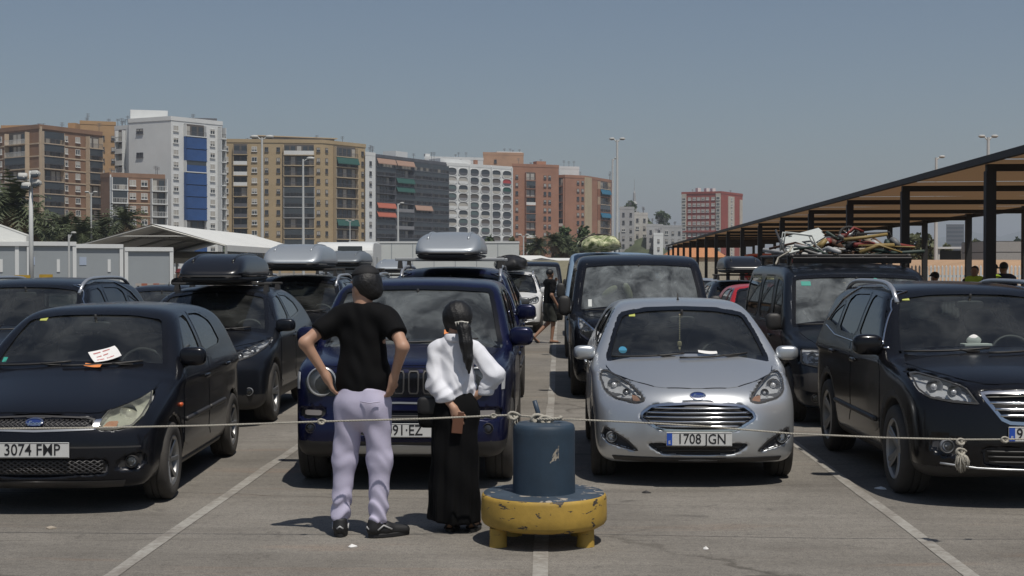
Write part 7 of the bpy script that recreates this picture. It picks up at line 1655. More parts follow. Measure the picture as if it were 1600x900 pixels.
grow('collar', [('c', (-0.012, -0.012, 1.30), (0.012, -0.012, 1.30), 0.060, 0.060), ('c', (0.0, -0.02, 1.275), (0.0, -0.02, 1.275), 0.072, 0.072)], WSH, o, h=0.006, k=0.02, cut=lambda X, Y, Z: np.maximum(1.268 + 0.1 * np.abs(X) - Z, Z - 1.325))
grow('cuff', [('c', (0.215, -0.035, 0.965), (0.205, -0.03, 0.925), 0.055, 0.053)], WSH, o, h=0.008, warp=fold(0.003, 60), cut=lambda X, Y, Z: np.maximum(0.915 - Z, Z - 0.985))
def skirt_warp(X, Y, Z):
    a = np.arctan2(Y, X); w_ = np.clip((0.9 - Z) * 1.3, 0.1, 1)
    return w_ * (0.012 * np.sin(a * 9 + 2 * Z) + 0.007 * np.sin(a * 17 - 5 * Z)) + 0.004 * np.sin(Z * 22 + a * 3)
grow('skirt', [('c', (0, 0, 0.93), (0, -0.01, 0.80), 0.130, 0.152, {'fy': 0.8}), ('c', (0, -0.01, 0.80), (-0.005, 0, 0.05), 0.152, 0.172, {'fy': 0.85})], SKIRT, o, h=0.010, k=0.05, warp=skirt_warp, cut=lambda X, Y, Z: np.maximum(0.060 - 0.10 * (X + .02) * (X < .05) - Z, Z - 0.94))
grow('hair', [('e', hf(0, -0.016, 0.020), (0.102, 0.106, 0.104)), ('e', hf(0, -0.07, -0.005), (0.076, 0.055, 0.076)), ('c', hf(-0.075, 0.01, -0.02), hf(-0.07, 0.0, -0.09), 0.022, 0.015), ('c', hf(0.075, 0.01, -0.02), hf(0.07, 0.0, -0.08), 0.022, 0.015)], HAIR, o, h=0.008, k=0.025, warp=lambda X, Y, Z: 0.002 * np.sin(X * 160 + Z * 60) , cut=lambda X, Y, Z: np.where(Y > 0.075, 1.475 - Z + 0 * X, -1))
pts = [(0.050, -0.090, 1.395), (0.075, -0.125, 1.36), (0.090, -0.145, 1.27), (0.105, -0.150, 1.17), (0.112, -0.150, 1.07)]; rs = [0.026, 0.044, 0.043, 0.034, 0.010]
grow('ponytail', [('c', a, b, r0, r1) for a, b, r0, r1 in zip(pts[:-1], pts[1:], rs[:-1], rs[1:])], HAIR, o, h=0.006, k=0.015, warp=lambda X, Y, Z: 0.0035 * np.sin(X * 230 + 8 * np.sin(Z * 9)) + 0.002 * np.sin(Y * 260 + X * 90))
mb = MB(); c0 = Vector((0.060, -0.115, 1.395))
for k in range(5): a = -0.9 + 0.45 * k; mb.tube([c0 + Vector((0.045 * math.sin(a), -0.005, 0.012 * math.cos(a))), c0 + Vector((0.05 * math.sin(a), -0.022, 0.008)), c0 + Vector((0.045 * math.sin(a), -0.012, -0.016))], 0.004, 5)
mb.tube([c0 + Vector((-0.045, -0.01, 0.008)), c0 + Vector((0, -0.024, 0.014)), c0 + Vector((0.045, -0.01, 0.008))], 0.005, 5); mb.build('hair_clip', mat('clip_pearl', (0.6, 0.58, 0.52), 0.3), o, True)
mb = MB()
for (x, y, rz) in ((-0.03, 0.05, R(5)), (0.115, 0.07, R(-8))):
    V = [(x + (0.045 * math.sin(a) * (1 if math.cos(a) < 0 else 1.1)), y + 0.135 * math.cos(a)) for a in np.linspace(0, 2 * math.pi, 17)[:-1]]
    mb = MB(); mb.prism(V, 0.001, 0.022); q = mb.build('sandal', SHOE, o)
    mb = MB(); mb.tube([(x - 0.045, y + 0.05, 0.02), (x, y + 0.05, 0.075), (x + 0.045, y + 0.05, 0.02)], 0.014, 6, flat=0.5); mb.tube([(x - 0.035, y - 0.11, 0.03), (x, y - 0.14, 0.075), (x + 0.035, y - 0.11, 0.03)], 0.009, 5); mb.build('strap', SHOE, q, True)
# her shoulder bag and phone
q = empty('shoulder_bag', (-0.87, 9.46, 0.70), 0, 'small black shoulder bag hanging at the hip of the person in white', 'bag')
mb = MB(); mb.sell((0, 0, 0.10), (0.075, 0.04, 0.105), 0.5, 16, 10); mb.build('pouch', TBLK, q, True)
mb = MB(); mb.sell((0, -0.012, 0.145), (0.078, 0.036, 0.06), 0.5, 16, 10); mb.build('flap', SHOE, q, True)
mb = MB(); mb.tube([(0.04, 0, 0.19), (0.08, 0.02, 0.28), (0.10, 0.08, 0.40), (0.10, 0.10, 0.52)], 0.008, 5); mb.build('strap', SHOE, q, True)
q = MB(); q.box((0, 0, 0), (0.072, 0.010, 0.145), rz=R(10), ry=R(6)); tag(q.build('phone', mat('phone_case', (0.13, 0.055, 0.03), 0.5), None, bevel=0.003, loc=(-0.668, 9.335, 0.745)), 'brown cased phone held behind the back by the person in white', 'phone')

# ---- others
def stander(x, y, rz, label, shirt, legs, topm=None, vest=False, capm=None, h_=1.76, skin=SKIN2, shorts=False):
    o = empty('person', (x, y, 0), rz, label, 'person'); o.scale = (h_ / 1.76,) * 3
    hp, hf = head_prims((0, 0.01, 1.635), 0)
    arms = []
    for s_ in (-1, 1): arms += [('c', (s_ * 0.19, 0, 1.43), (s_ * 0.25, -0.02, 1.13), 0.05, 0.04), ('c', (s_ * 0.25, -0.02, 1.13), (s_ * 0.24, 0.06, 0.88), 0.04, 0.027)] + hand((s_ * 0.24, 0.06, 0.88), (0, 0.04, -0.1), (0, 1, 0), (-s_, 0, 0), 1.0, 1)
    grow('body', hp + arms + [('c', (0, 0, 1.58), (0, -0.01, 1.45), 0.055, 0.06), ('e', (0, 0, 1.25), (0.15, 0.09, 0.22)), ('e', (0, 0, 0.98), (0.14, 0.09, 0.15)), ('c', (-0.09, 0, 0.92), (-0.10, 0.01, 0.5), 0.075, 0.05), ('c', (-0.10, 0.01, 0.5), (-0.10, -0.02, 0.08), 0.05, 0.035), ('c', (0.09, 0, 0.92), (0.10, 0.01, 0.5), 0.075, 0.05), ('c', (0.10, 0.01, 0.5), (0.10, -0.02, 0.08), 0.05, 0.035)], skin, o, h=0.012, k=0.02)
    tp = [('c', (0, 0, 1.40), (0, 0, 1.0), 0.155, 0.165, {'fy': 0.68}), ('c', (-0.12, 0, 1.435), (0.12, 0, 1.435), 0.085, 0.085), ('c', (-0.18, 0, 1.43), (-0.235, -0.015, 1.2), 0.075, 0.062), ('c', (0.18, 0, 1.43), (0.235, -0.015, 1.2), 0.075, 0.062)]
    grow('shirt', tp, shirt, o, h=0.014, k=0.04, warp=fold(0.005, 30), cut=lambda X, Y, Z: np.maximum(0.93 - Z, Z - 1.53))
    if vest: grow('vest', [('c', (0, 0, 1.40), (0, 0, 1.0), 0.172, 0.182, {'fy': 0.70}), ('c', (-0.12, 0, 1.44), (0.12, 0, 1.44), 0.098, 0.098)], HIV, o, h=0.014, k=0.04, cut=lambda X, Y, Z: np.maximum(np.maximum(0.95 - Z, Z - 1.545), np.abs(X) - 0.215))
    grow('trousers', [('c', (0, 0, 0.96), (0, 0, 0.88), 0.165, 0.175, {'fy': 0.7}), ('c', (-0.09, 0, 0.88), (-0.10, 0.01, 0.5), 0.10, 0.078), ('c', (-0.10, 0.01, 0.5), (-0.10, -0.01, 0.08), 0.075, 0.062), ('c', (0.09, 0, 0.88), (0.10, 0.01, 0.5), 0.10, 0.078), ('c', (0.10, 0.01, 0.5), (0.10, -0.01, 0.08), 0.075, 0.062)], legs, o, h=0.014, k=0.03, cut=lambda X, Y, Z: np.maximum((0.48 if shorts else 0.06) - Z, Z - 0.98))
    for s_ in (-1, 1): shoe(s_ * 0.10, 0.0, R(-8 * s_), o)
    grow('hair', [('e', hf(0, -0.02, 0.035), (0.084, 0.092, 0.088))], HAIR, o, h=0.012, warp=lambda X, Y, Z: np.where(Y > 0.05, (1.70 - Z) * 0.6 * (Z < 1.70), 0) + 0 * X, cut=lambda X, Y, Z: 1.60 - Z)
    if capm: grow('cap', [('e', hf(0, -0.004, 0.05), (0.092, 0.104, 0.085)), ('c', hf(-0.03, 0.10, 0.03), hf(0.03, 0.13, 0.025), 0.03, 0.03, {'k': 0.01})], capm, o, h=0.010, cut=lambda X, Y, Z: 1.66 - Z)
    return o
d = 30.5; stander(wx(1523, d), d, R(150), 'person in a yellow-green safety vest half hidden by the thick canopy post', NAVY, NAVY, vest=True, h_=1.80)
d = 29.5; stander(wx(1551, d), d, R(-60), 'person in a yellow-green safety vest and dark cap right of the canopy post', NAVY, NAVY, vest=True, capm=CAPM, h_=1.84)
d = 30.0; stander(wx(1568, d), d, R(10), 'dark haired person in navy standing beside the safety vests', NAVY, NAVY, h_=1.88)
d = 31.0; stander(wx(1461, d), d, R(40), 'person in a dark cap behind the black off-roader roof', TBLK, NAVY, capm=CAPM, h_=1.66)
d = 36.0; stander(wx(281, d), d, R(160), 'person in dark clothes and dark red cap left of the black roof box', TBLK, NAVY, capm=REDC, h_=1.72)
# ---- man walking between the lanes
d = 33.0; o = empty('person', (wx(858, d), d, 0), R(-62), 'person in black t-shirt and dark shorts walking between the lanes', 'person')
hp, hf = head_prims((0, 0.03, 1.60), R(25))
aL = [('c', (-0.18, 0.02, 1.40), (-0.24, 0.16, 1.20), 0.048, 0.04), ('c', (-0.24, 0.16, 1.20), (-0.15, 0.24, 1.42), 0.04, 0.027)] + hand((-0.15, 0.24, 1.42), (0.05, 0, 0.1), (0, 1, 0), (0.8, -0.3, 0), 1.0, 1)
aR = [('c', (0.18, 0.02, 1.40), (0.24, -0.06, 1.12), 0.048, 0.04), ('c', (0.24, -0.06, 1.12), (0.24, 0.08, 0.90), 0.04, 0.027)] + hand((0.24, 0.08, 0.90), (0, 0.06, -0.1), (0, 1, 0), (-1, 0, 0), 1.0, 1)
lg = [('c', (-0.09, 0, 0.88), (-0.09, 0.02, 0.47), 0.078, 0.055), ('c', (-0.09, 0.02, 0.47), (-0.09, -0.33, 0.16), 0.054, 0.034), ('c', (-0.09, -0.35, 0.12), (-0.09, -0.22, 0.03), 0.034, 0.028), ('c', (0.09, 0, 0.88), (0.09, 0.06, 0.47), 0.078, 0.055), ('c', (0.09, 0.06, 0.47), (0.09, 0.02, 0.08), 0.054, 0.034), ('c', (0.09, 0.0, 0.045), (0.10, 0.17, 0.035), 0.036, 0.028)]
grow('body', hp + aL + aR + lg + [('c', (0, 0.02, 1.54), (0, 0.01, 1.42), 0.054, 0.06), ('e', (0, 0, 1.22), (0.15, 0.09, 0.22)), ('e', (0, 0, 0.94), (0.14, 0.09, 0.15))], SKIN2, o, h=0.011, k=0.02)
grow('t_shirt', [('c', (0, 0.01, 1.37), (0, 0, 0.95), 0.152, 0.17, {'fy': 0.7}), ('c', (-0.12, 0.01, 1.40), (0.12, 0.01, 1.40), 0.085, 0.085), ('c', (-0.17, .02, 1.40), (-0.22, 0.11, 1.27), 0.075, 0.07), ('c', (0.17, .02, 1.40), (0.22, -0.03, 1.22), 0.075, 0.07)], TBLK, o, h=0.012, k=0.04, warp=fold(0.006, 30), cut=lambda X, Y, Z: np.maximum(0.84 - Z, Z - 1.49))
grow('shorts', [('c', (0, 0, 0.92), (0, 0, 0.84), 0.165, 0.172, {'fy': 0.72}), ('c', (-0.09, 0, 0.86), (-0.09, 0.02, 0.50), 0.105, 0.10), ('c', (0.09, 0, 0.86), (0.09, 0.055, 0.50), 0.105, 0.10)], DKG, o, h=0.012, k=0.03, warp=fold(0.006, 26), cut=lambda X, Y, Z: np.maximum(0.50 - Z, Z - 0.93))
grow('hair', [('e', hf(0, -0.02, 0.035), (0.086, 0.094, 0.088))], HAIR, o, h=0.011, cut=lambda X, Y, Z: np.maximum(1.57 - Z, np.where(Y > 0.08, 1.66 - Z, -1) + 0 * X))
mb = MB(); mb.box((0.10, 0.09, 0.012), (0.09, 0.27, 0.02)); mb.build('sandal', SHOE, o); mb = MB(); mb.box((-0.09, -0.31, 0.075), (0.09, 0.26, 0.02), rx=R(-50)); mb.build('sandal', SHOE, o)
# ------------------------------------------------------------------ bollard, rope, litter, loads
def chipped(name, col, under, thr=0.62, scale=9.0, streak=1.0):
    m = bpy.data.materials.new(name); t, p = nodes_of(m); N, K = t.nodes.new, t.links.new
    tc = N('ShaderNodeTexCoord'); mp = N('ShaderNodeMapping'); mp.inputs['Scale'].default_value = (1, 1, streak); K(tc.outputs['Object'], mp.inputs[0])
    n = N('ShaderNodeTexNoise'); n.inputs['Scale'].default_value = scale; n.inputs['Detail'].default_value = 7; n.inputs['Roughness'].default_value = 0.6; n.inputs['Distortion'].default_value = 0.5; K(mp.outputs[0], n.inputs['Vector'])
    r = N('ShaderNodeValToRGB'); e = r.color_ramp.elements; e[0].position = thr; e[0].color = (0, 0, 0, 1); e[1].position = thr + 0.015; e[1].color = (1, 1, 1, 1); K(n.outputs['Fac'], r.inputs[0])
    n2 = N('ShaderNodeTexNoise'); n2.inputs['Scale'].default_value = 3.5; n2.inputs['Detail'].default_value = 8; n2.inputs['Roughness'].default_value = 0.7; K(tc.outputs['Object'], n2.inputs['Vector'])
    r2 = N('ShaderNodeValToRGB'); e = r2.color_ramp.elements; e[0].position = 0.3; e[0].color = tuple(c * 0.72 for c in col) + (1,); e[1].position = 0.7; e[1].color = tuple(min(1, c * 1.2) for c in col) + (1,); K(n2.outputs['Fac'], r2.inputs[0])
    mx = N('ShaderNodeMix'); mx.data_type = 'RGBA'; K(r.outputs[0], mx.inputs[0]); K(r2.outputs[0], mx.inputs[6]); mx.inputs[7].default_value = (*under, 1)
    K(mx.outputs[2], p.inputs['Base Color']); p.inputs['Roughness'].default_value = 0.62
    b = N('ShaderNodeBump'); b.inputs['Strength'].default_value = 0.5; b.inputs['Distance'].default_value = 0.004; b.invert = True; K(r.outputs[0], b.inputs['Height'])
    n3 = N('ShaderNodeTexNoise'); n3.inputs['Scale'].default_value = 40; n3.inputs['Detail'].default_value = 4; K(tc.outputs['Object'], n3.inputs['Vector'])
    b2 = N('ShaderNodeBump'); b2.inputs['Strength'].default_value = 0.25; b2.inputs['Distance'].default_value = 0.004; K(n3.outputs['Fac'], b2.inputs['Height']); K(b.outputs[0], b2.inputs['Normal']); K(b2.outputs[0], p.inputs['Normal'])
    return m
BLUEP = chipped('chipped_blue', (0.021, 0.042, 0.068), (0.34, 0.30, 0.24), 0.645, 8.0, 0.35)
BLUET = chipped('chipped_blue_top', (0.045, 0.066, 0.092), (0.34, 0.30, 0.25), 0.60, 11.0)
YELP = chipped('chipped_yellow', (0.40, 0.255, 0.045), (0.05, 0.04, 0.03), 0.605, 9.0, 3.0)
bx0 = wx(850, 9.15); o = empty('bollard', (bx0, 9.15, 0), R(12), 'blue concrete bollard drum on a yellow round foot in the foreground', 'bollard')
def rough_lathe(prof, n, amp):
    V = []; Fs = []; m = len(prof)
    for j, (r, h) in enumerate(prof):
        for q in range(n):
            a = 2 * math.pi * q / n; k = 1 + amp * (0.5 * math.sin(3 * a + j) + 0.4 * math.sin(7 * a + 2 * j) + random.uniform(-.6, .6)) if r > 0.01 else 1
            V.append((r * k * math.cos(a), r * k * math.sin(a), h))
    for j in range(m - 1):
        for q in range(n): Fs.append((j * n + q, j * n + (q + 1) % n, (j + 1) * n + (q + 1) % n, (j + 1) * n + q))
    Fs += [tuple(reversed(range(n))), tuple(range((m - 1) * n, m * n))]
    mb = MB(); mb.add(V, Fs); return mb
f = rough_lathe([(0.365, 0.112), (0.392, 0.128), (0.404, 0.15), (0.405, 0.20), (0.403, 0.29), (0.398, 0.308), (0.388, 0.316)], 64, 0.003).build('foot_disc', YELP, o, True, 0.9)
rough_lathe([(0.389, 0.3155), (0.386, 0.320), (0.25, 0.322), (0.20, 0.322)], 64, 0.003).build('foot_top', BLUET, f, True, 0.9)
d_ = rough_lathe([(0.203, 0.32), (0.201, 0.34), (0.199, 0.50), (0.200, 0.70), (0.199, 0.735), (0.192, 0.755), (0.180, 0.762)], 56, 0.004).build('drum', BLUEP, o, True, 0.9)
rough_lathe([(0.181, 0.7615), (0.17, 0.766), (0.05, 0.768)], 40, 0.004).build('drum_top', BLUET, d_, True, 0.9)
for a in (-142, -38, 52, 128):
    mb = rough_lathe([(0.058, 0.0), (0.056, 0.03), (0.055, 0.118)], 14, 0.02); mb.build('stub_leg', YELP, o, True, 0.8, loc=(0.355 * math.cos(R(a - 12)), 0.355 * math.sin(R(a - 12)) * 0.75, 0))
mb = MB(); mb.tube([(-0.035, 0.05, 0.74), (-0.03, 0.05, 0.83), (-0.052, 0.055, 0.905)], [0.016, 0.016, 0.015], 8); mb.build('steel_bar', mat('painted_steel', (0.03, 0.05, 0.08), 0.5), o, True)
ROPE = mat('rope_fibre', (0.40, 0.375, 0.32), 0.9, var=0.12, scale=30, bump=0.4, bscale=300)
def rope_pts(ctrl, step=0.03):
    C = np.array(ctrl); out = []
    for i in range(len(C) - 1):
        n = max(2, int(np.linalg.norm(C[i + 1] - C[i]) / step)); t = np.linspace(0, 1, n, endpoint=False)[:, None]; out.append(C[i] + (C[i + 1] - C[i]) * t)
    return np.concatenate(out + [C[-1:]])
def strands(mb, P, r=0.009, pitch=0.055, n=3):
    s_ = np.concatenate([[0], np.cumsum(np.linalg.norm(np.diff(P, axis=0), axis=1))]); t = np.gradient(P, axis=0); t /= np.linalg.norm(t, axis=1)[:, None] + 1e-9
    a = np.cross(t, [0, 0, 1]); a /= np.linalg.norm(a, axis=1)[:, None] + 1e-9; b = np.cross(t, a)
    for k in range(n):
        ph = 2 * math.pi * (s_ / pitch + k / n); mb.tube((P + (a * np.cos(ph)[:, None] + b * np.sin(ph)[:, None]) * r * 0.55).tolist(), r * 0.62, 5, cap=True)
rope = empty('rope', (bx0 - 0.03, 9.19, 0.0), 0, 'frayed white rope strung across the queue and tied to the bollard', 'rope')
def rp(px, py, d): return (wx(px, d) - bx0 + 0.03, d - 9.19, wz(py, d))
Lc = [(-4.6 - bx0, -0.1, 0.72)] + [rp(px, py, d) for (px, py, d) in ((-60, 674, 9.06), (145, 671.5, 9.05), (330, 667, 9.04), (505, 660, 9.03), (670, 655, 9.05), (770, 650, 9.10), (803, 649, 9.12))] + [(-0.012, 0.0, 0.798), (0.0, 0.022, 0.79)]
mb = MB(); strands(mb, rope_pts(Lc, 0.012), 0.0060); mb.build('rope_line', ROPE, rope, True)
Rc = [(0.0, 0.022, 0.785), (0.02, -0.02, 0.782)] + [rp(px, py, d) for (px, py, d) in ((895, 655.5, 9.12), (1000, 660, 9.10), (1100, 665.5, 9.08), (1240, 676.5, 9.06), (1380, 682, 9.05), (1503, 684.5, 9.05), (1572, 684, 9.05), (1640, 683, 9.06))] + [(4.9 - bx0, 0, 0.70)]
mb = MB(); strands(mb, rope_pts(Rc, 0.012), 0.0055); mb.build('rope_line', ROPE, rope, True)
def knot(c, s=1.0, tails=0, seed=1):
    r = random.Random(seed); mb = MB(); C = Vector(c)
    for k in range(3):
        P = [C + Vector((0.022 * s * math.cos(a) * (1 + .3 * k), 0.014 * s * math.sin(a + k), 0.016 * s * math.sin(a) + 0.006 * s * math.cos(2 * a + k))) for a in np.linspace(0, 5.6, 14)]
        mb.tube(P, 0.0075 * s, 6)
    for k in range(tails):
        p = C.copy(); P = [p.copy()]
        for q in range(5): p = p + Vector((r.uniform(-.012, .012), r.uniform(-.012, .012), -0.013 * s)); P.append(p.copy())
        mb.tube(P, [0.007, .006, .005, .004, .003, .002], 5)
    mb.build('knot', ROPE, rope, True)
knot(rp(503, 660, 9.03), 0.75, 0); knot(rp(772, 650, 9.10), 0.6, 0, 2); knot(rp(803, 649.5, 9.12), 1.1, 3, 3); knot((0.0, 0.0, 0.785), 1.5, 2, 4); knot((0.045, -0.03, 0.782), 1.3, 1, 5); knot(rp(1572, 684, 9.05), 0.8, 0, 6)
# loose coil lying on the drum
mb = MB(); P = [(0.02 + 0.06 * math.cos(a) + 0.01 * a, -0.05 + 0.035 * math.sin(a), 0.776 + 0.004 * a) for a in np.linspace(0.5, 7.2, 40)]; strands(mb, rope_pts(P, 0.012), 0.0085); mb.build('rope_loop', ROPE, rope, True)
tb = Vector(rp(1503, 684.5, 9.05)); mb = MB(); r = random.Random(5)
strands(mb, rope_pts([tuple(tb), tuple(tb + Vector((0.003, 0, -0.05))), tuple(tb + Vector((0.0, 0, -0.10)))], 0.01), 0.010); ft = mb.build('rope_end', ROPE, rope, True); mb = MB()
for k in range(70):
    a = r.uniform(0, 6.28); sp_ = r.uniform(0.01, 0.042); q = tb + Vector((0, 0, -0.085)); L_ = r.uniform(0.06, 0.125); dx, dy = math.cos(a) * sp_, math.sin(a) * sp_
    mb.tube([q, q + Vector((dx, dy, -L_ * .3)), q + Vector((dx * 1.2 + r.uniform(-.008, .008), dy * 1.2, -L_ * .7)), q + Vector((dx * 0.8 + r.uniform(-.015, .015), dy, -L_))], [0.004, 0.004, 0.003, 0.002], 4)
mb.build('frayed_tassel', ROPE, rope, True); knot(tuple(tb + Vector((0, 0, -0.012))), 0.9, 0, 8); knot(tuple(tb + Vector((0, 0, -0.075))), 1.0, 0, 9)
# ---- papers on the windscreens
def on_screen(root, key, name, m, x, z, w_, h_, rot, label, cat, off=0.02, curl=0.012, lines=0, lm=None):
    """a sheet of paper lying on a windscreen, slightly curled; top-level, placed in the world"""
    s = TYPES[key][0]; P = project(s, 'front', [x], [z]); N = normal_at(s, P)[0]; P = P[0] + N * off
    ex = np.array((1, 0, 0)) - N * N[0]; ex /= np.linalg.norm(ex); ez = np.cross(N, ex); ez = ez if ez[2] > 0 else -ez
    c, s2 = math.cos(rot), math.sin(rot); U = ex * c + ez * s2; V_ = -ex * s2 + ez * c
    n = 7; V = []; Fs = []
    for k in (0, 1):
        for i in range(n):
            for j in range(n):
                u, v = (i / (n - 1) - .5), (j / (n - 1) - .5); l = curl * (4 * u * u * 0.8 + math.sin(v * 5 + u * 3) * 0.5); V.append(P + U * u * w_ + V_ * v * h_ + N * (l - k * 0.0015))
    for k in (0, 1):
        for i in range(n - 1):
            for j in range(n - 1):
                f_ = (k * n * n + i * n + j, k * n * n + (i + 1) * n + j, k * n * n + (i + 1) * n + j + 1, k * n * n + i * n + j + 1); Fs.append(f_ if k == 0 else f_[::-1])
    M4 = root.matrix_basis; V = [M4 @ Vector(v) for v in V]; c0 = sum(V, Vector()) / len(V)
    mb = MB(); mb.add([v - c0 for v in V], Fs); o = mb.build(name, m, None, True, loc=c0); tag(o, label, cat)
    if lines:
        for q in range(lines):
            mb = MB(); vv = 0.28 - 0.28 * q; u0, u1 = -0.36 + 0.05 * (q % 2), (0.34, 0.18, 0.36)[q % 3]
            pts = []
            for t in np.linspace(u0, u1, 9):
                l = curl * (4 * t * t * 0.8 + math.sin(vv * 5 + t * 3) * 0.5); pts.append(P + U * t * w_ + V_ * vv * h_ + N * (l + 0.0012))
            W_ = V_ * h_ * 0.042
            Vq = [M4 @ Vector(p - W_) - c0 for p in pts] + [M4 @ Vector(p + W_) - c0 for p in pts]
            Fq = [(i, i + 1, 9 + i + 1, 9 + i) for i in range(8) if i % 4 != 3]
            mb.add(Vq, Fq); mb.build('printed_line', lm, o)
    return o
for r_ in (a1, a2, a3, a4): r_.matrix_basis = Matrix.Translation(r_.location) @ Matrix.Rotation(r_.rotation_euler.z, 4, 'Z')
RINK = mat('red_ink', (0.5, 0.16, 0.15), 0.7)
on_screen(a1, 'hatch6', 'leaflet', M_PAPER, 0.205, 1.055, 0.215, 0.15, R(33), 'white leaflet with red print under the wiper of the dark hatchback', 'leaflet', 0.03, 0.012, 3, RINK)
on_screen(a1, 'hatch6', 'flyer', M_FLYER, 0.150, 0.985, 0.13, 0.05, R(-3), 'orange flyer below the white leaflet on the dark hatchback', 'flyer', 0.022, 0.006)
on_screen(a3, 'hatch7', 'leaflet', M_PAPER, 0.165, 1.005, 0.16, 0.06, R(2), 'white slip of paper under the wiper of the silver hatchback', 'leaflet', 0.03, 0.008)
on_screen(a2, 'boxy', 'flyer', M_FLYER, 0.32, 1.175, 0.11, 0.055, R(2), 'orange flyer under the wiper of the blue boxy car beside the ponytail', 'flyer', 0.03, 0.008)
def sticker(root, key, m, pts, name='sticker', off=-0.001): link(name, panel(TYPES[key][0], name, 'front', pts, off, m, 0.002, 0.03, 0), root)
def rect(x, z, w_, h_): return [(x - w_ / 2, z - h_ / 2), (x + w_ / 2, z - h_ / 2), (x + w_ / 2, z + h_ / 2), (x - w_ / 2, z + h_ / 2)]
YST = mat('sticker_yellow', (0.45, 0.48, 0.12), 0.6); BST = mat('sticker_blue', (0.04, 0.22, 0.36), 0.6); GST = mat('sticker_green', (0.03, 0.28, 0.22), 0.6); WST = mat('sticker_white', (0.6, 0.62, 0.6), 0.6)
sticker(a1, 'hatch6', YST, rect(-0.43, 1.345, 0.06, 0.025)); sticker(a1, 'hatch6', GST, rect(-0.60, 1.04, 0.035, 0.035))
sticker(a3, 'hatch7', YST, rect(-0.45, 1.335, 0.055, 0.025)); sticker(a3, 'hatch7', BST, [(-0.555 + 0.036 * math.cos(a), 1.045 + 0.028 * math.sin(a)) for a in np.linspace(0, 6.283, 13)[:-1]])
sticker(a4, 'suv', YST, rect(-0.54, 1.50, 0.06, 0.025)); sticker(d1, 'van', WST, rect(-0.70, 1.27, 0.05, 0.10)); sticker(e1, 'oldvan', GST, rect(-0.60, 1.575, 0.11, 0.05)); sticker(e1, 'oldvan', GST, [(0.22 + 0.035 * math.cos(a), 1.605 + 0.035 * math.sin(a)) for a in np.linspace(0, 6.283, 13)[:-1]])
mb = MB()
for k in range(14): mb.sell((-0.02, 1.62, 1.335 - 0.017 * k), (0.008, 0.008, 0.008), 1, 8, 5)
mb.sell((-0.02, 1.62, 1.07), (0.022, 0.006, 0.03), 0.8, 10, 6); mb.tube([(-0.02, 1.62, 1.04), (-0.02, 1.62, 1.00)], [0.012, 0.006], 6)
c = mb.build('hanging_charm', mat('charm_bead', (0.40, 0.33, 0.20), 0.5), None, True, loc=tuple(a3.location)); tag(c, 'beaded charm hanging inside the silver hatchback windscreen', 'charm')
o = empty('tissue_box', (a4.location.x - 0.10, a4.location.y + 1.36, 1.085), R(5), 'white tissue box on the dashboard of the black off-roader', 'tissue box')
MB().box((0, 0, 0.03), (0.23, 0.11, 0.06)).build('carton', M_PAPER, o, bevel=0.004); mb = MB(); mb.sell((-0.02, 0, 0.085), (0.065, 0.03, 0.05), 1.3, 12, 8); mb.build('tissue', M_PAPER, o, True)
for (x, ry, lab) in ((-0.42, 55, 'pale rounded shape on the dashboard of the dark van, left one'), (-0.16, -20, 'pale rounded shape on the dashboard of the dark van, right one')):
    mb = MB(); mb.sell((0, 0, 0), (0.055, 0.04, 0.13), 0.85, 12, 8, Matrix.Rotation(R(ry), 3, 'Y') ); tag(mb.build('pale_blob', mat('pale_blob_tone', (0.42, 0.38, 0.26), 0.9), None, True, loc=(d1.location.x + x, d1.location.y + 1.42, 1.42)), lab, 'cloth')  # pale blobs for unidentified shapes behind the windscreen
# ---- bits of litter
def litter(px, py, lab, m, s):
    d = CAM_H * F_PX / (py - HORY); mb = MB(); r = random.Random(px); P = [(s * math.cos(a) * r.uniform(.6, 1.2), s * 0.7 * math.sin(a) * r.uniform(.6, 1.2)) for a in np.linspace(0, 6.28, 8)[:-1]]
    n = len(P); mb.add([(p[0], p[1], r.uniform(.001, .012)) for p in P] + [(0, 0, 0.02)] + [(p[0], p[1], 0.0005) for p in P], [(i, (i + 1) % n, n) for i in range(n)] + [(i, n + 1 + i, n + 1 + (i + 1) % n, (i + 1) % n) for i in range(n)])
    tag(mb.build('paper_scrap', m, None, loc=(wx(px, d), d, 0.001)), lab, 'litter')
litter(549, 858, 'white scrap of paper on the ground left of the bollard', M_PAPER, 0.03); litter(1104, 858, 'white scrap of paper on the ground below the silver hatchback', M_PAPER, 0.022)
litter(1378, 762, 'pale crushed cup beside the front tyre of the black off-roader', M_PAPER, 0.05); litter(78, 832, 'pale stick shaped scrap on the ground at the left', mat('card', (0.35, 0.30, 0.24), 0.9), 0.035); litter(1010, 770, 'dark scrap on the ground before the silver hatchback', M_TRIM, 0.04)
# ---- rack and scrap on the old van
s = s_e1; zr = 1.905; rk = empty('roof_rack', (0, 0, 0), parent=e1); RM = mat('rack_steel', (0.06, 0.06, 0.065), 0.5, 0.5, dust=0.15)
for x in (-0.70, 0.70): mb = MB(); mb.tube([(x, 1.72, zr), (x, 4.2, zr)], 0.022, 8); mb.build('rack_rail', RM, rk, True)
for k in range(9): y = 1.75 + 2.4 * k / 8; mb = MB(); mb.tube([(-0.70, y, zr + .005), (0.70, y, zr + .005)], 0.016, 6); mb.build('rack_bar', RM, rk, True)
for x in (-0.42, -0.14, 0.14, 0.42): mb = MB(); mb.tube([(x, 1.70, zr - 0.02), (x, 4.15, zr - .02)], 0.012, 6); mb.build('rack_bar', RM, rk, True)
mb = MB(); mb.box((0, 1.66, zr - 0.055), (1.42, 0.02, 0.085), rx=R(35)); mb.build('wind_deflector', RM, rk, bevel=0.004)
